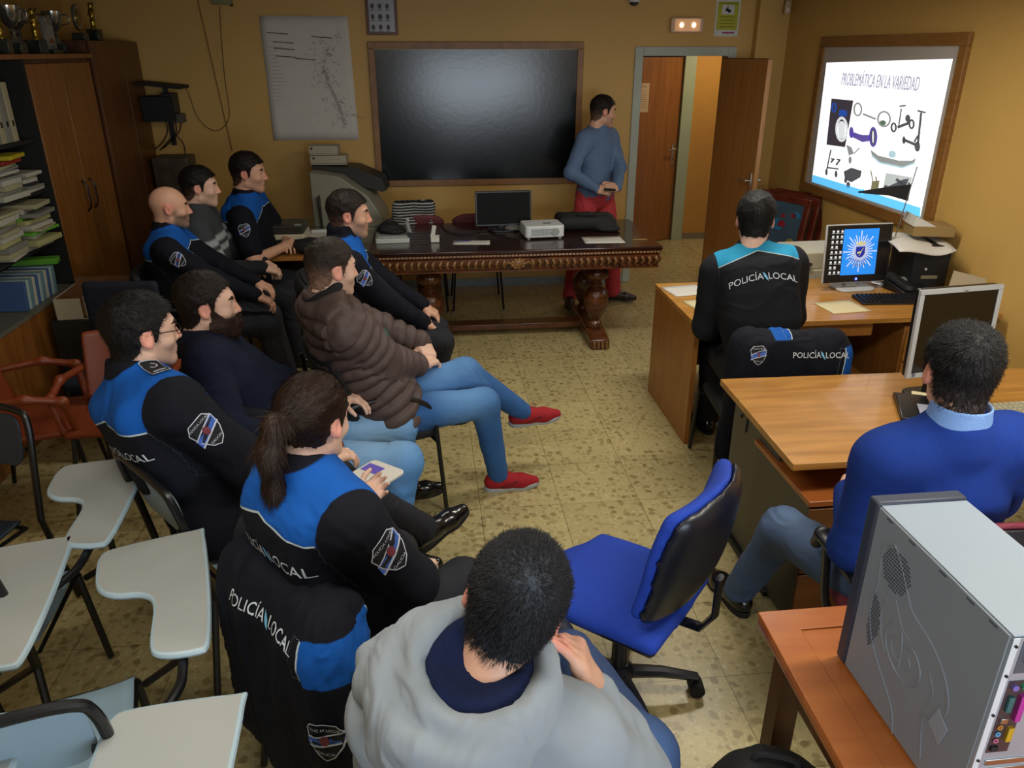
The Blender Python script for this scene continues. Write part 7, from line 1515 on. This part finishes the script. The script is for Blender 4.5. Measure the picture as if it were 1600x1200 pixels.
# ---------------------------------------------------------------- jackets hung on chair backs
def hung_jacket(label, loc, yaw, w, h, z1, text_w, badge_side, seed, tail, extra=None, lean=0, bs=.055, tz=-.1, tx=0, chair_label=None, bx=.17, bz=-.3, bn=None, patches=()):
    """jacket drooping over a chair back; local frame right, forward, up at the chair back's top"""
    M = np.stack([np.cross(yawv(yaw), A(0, 0, 1)), yawv(yaw), A(0, 0, 1)], 1); top = A(loc[0], loc[1], z1); T = lambda x, y, z: top+M @ A(x, y, z)
    g = [B_(T(0, 0, -.16), (w/2, .055, .16), .05, M, k=.05), B_(T(0, -.03, -h*.55), (w/2+.02, .055, h*.45), .05, M, k=.06), C_(T(-w*.42, .0, -.06), T(-w*.50, -.01, -tail), .06, .055, k=.04), C_(T(w*.42, .0, -.09), T(w*.53, -.01, -tail), .055, .05, k=.04), B_(T(0, .06, -.20), (w/2-.03, .05, .18), .05, M, k=.05)]+(extra(T) if extra else [])
    V, F = mesh_sdf([g], .008); V = relax(V, F, 1, .4); V = folds(V, F, .020, 6, seed, (1, 1, .35)); V = folds(V, F, .006, 16, seed+2, (1, 1, .5))
    l = (V-top) @ M; base = A(loc[0], loc[1], 0)
    at = {'yoke': np.zeros(len(V)), 'pipe': np.ones(len(V))}
    for (sx, x0, x1, z0, z1_) in patches:      # blue shoulder pieces at both ends of the back
        e = np.minimum(np.minimum(l[:, 0]-x0, x1-l[:, 0]), np.minimum(l[:, 2]-z0, z1_-l[:, 2])); at['yoke'] = np.maximum(at['yoke'], e*10+.5)
        edge = x0 if sx > 0 else x1; at['pipe'] = np.where((l[:, 2] > z0) & (l[:, 2] < z1_) & (np.abs(l[:, 0]-edge) < .03), (l[:, 0]-edge)*10, at['pipe'])
    o = np_obj('hung_jacket', V, F, JK, base, attrs=at); o.location = Vector(base); tag(o, label, 'jacket')
    tx_, lf = police_text(text_w); bend = lambda u: -max(0, abs(u)-.09)**2*1.5
    c = T(tx, 0, tz); n = -M[:, 1]
    tag(decal('back_lettering', o, tx_, c, n, M[:, 2], WHITE_P, o, base=base, bend=bend, off=.004, reach=.3), 'white POLICÍA LOCAL lettering'); tag(decal('feather_emblem', o, lf, c, n, M[:, 2], BLUE_P, o, base=base, bend=bend, off=.004, reach=.3), 'light blue feather between the words')
    arm_badge(o, T(bx, 0, bz), bn or n, M[:, 2], base, bs)
    return o, T, M
visitor_chair('black chair at the rear desk with a police jacket over its back', (1.68, 3.52, 0), 6, arms=False).scale = (1, 1, .93)
hung_jacket('black police jacket hung on the chair behind the officer at the rear desk', (1.685, 3.24), 6, .50, .45, .885, .26, -1, 4, .62, tz=-.075, tx=.11, bx=-.18, bz=-.075, bs=.042, patches=((-1, -.10, -.02, -.012, .05), (1, .225, .33, -.22, -.04)))
visitor_chair('black chair of the woman officer with a police jacket over its back', (-.195, 1.835, 0), 50, arms=False).scale = (1, 1, .92)
hung_jacket('long black police jacket with round-cornered badge hung behind the woman officer', (-.40, 1.665), 50, .46, .66, .865, .30, 1, 6, .60, tz=-.075, tx=.015, bx=.20, bz=-.36, bs=.058, bn=(-.45, -1, .35), patches=((1, .185, .275, -.165, -.045),))
visitor_chair('black chair under the man in the grey hoodie', (.07, .96, 0), 14)
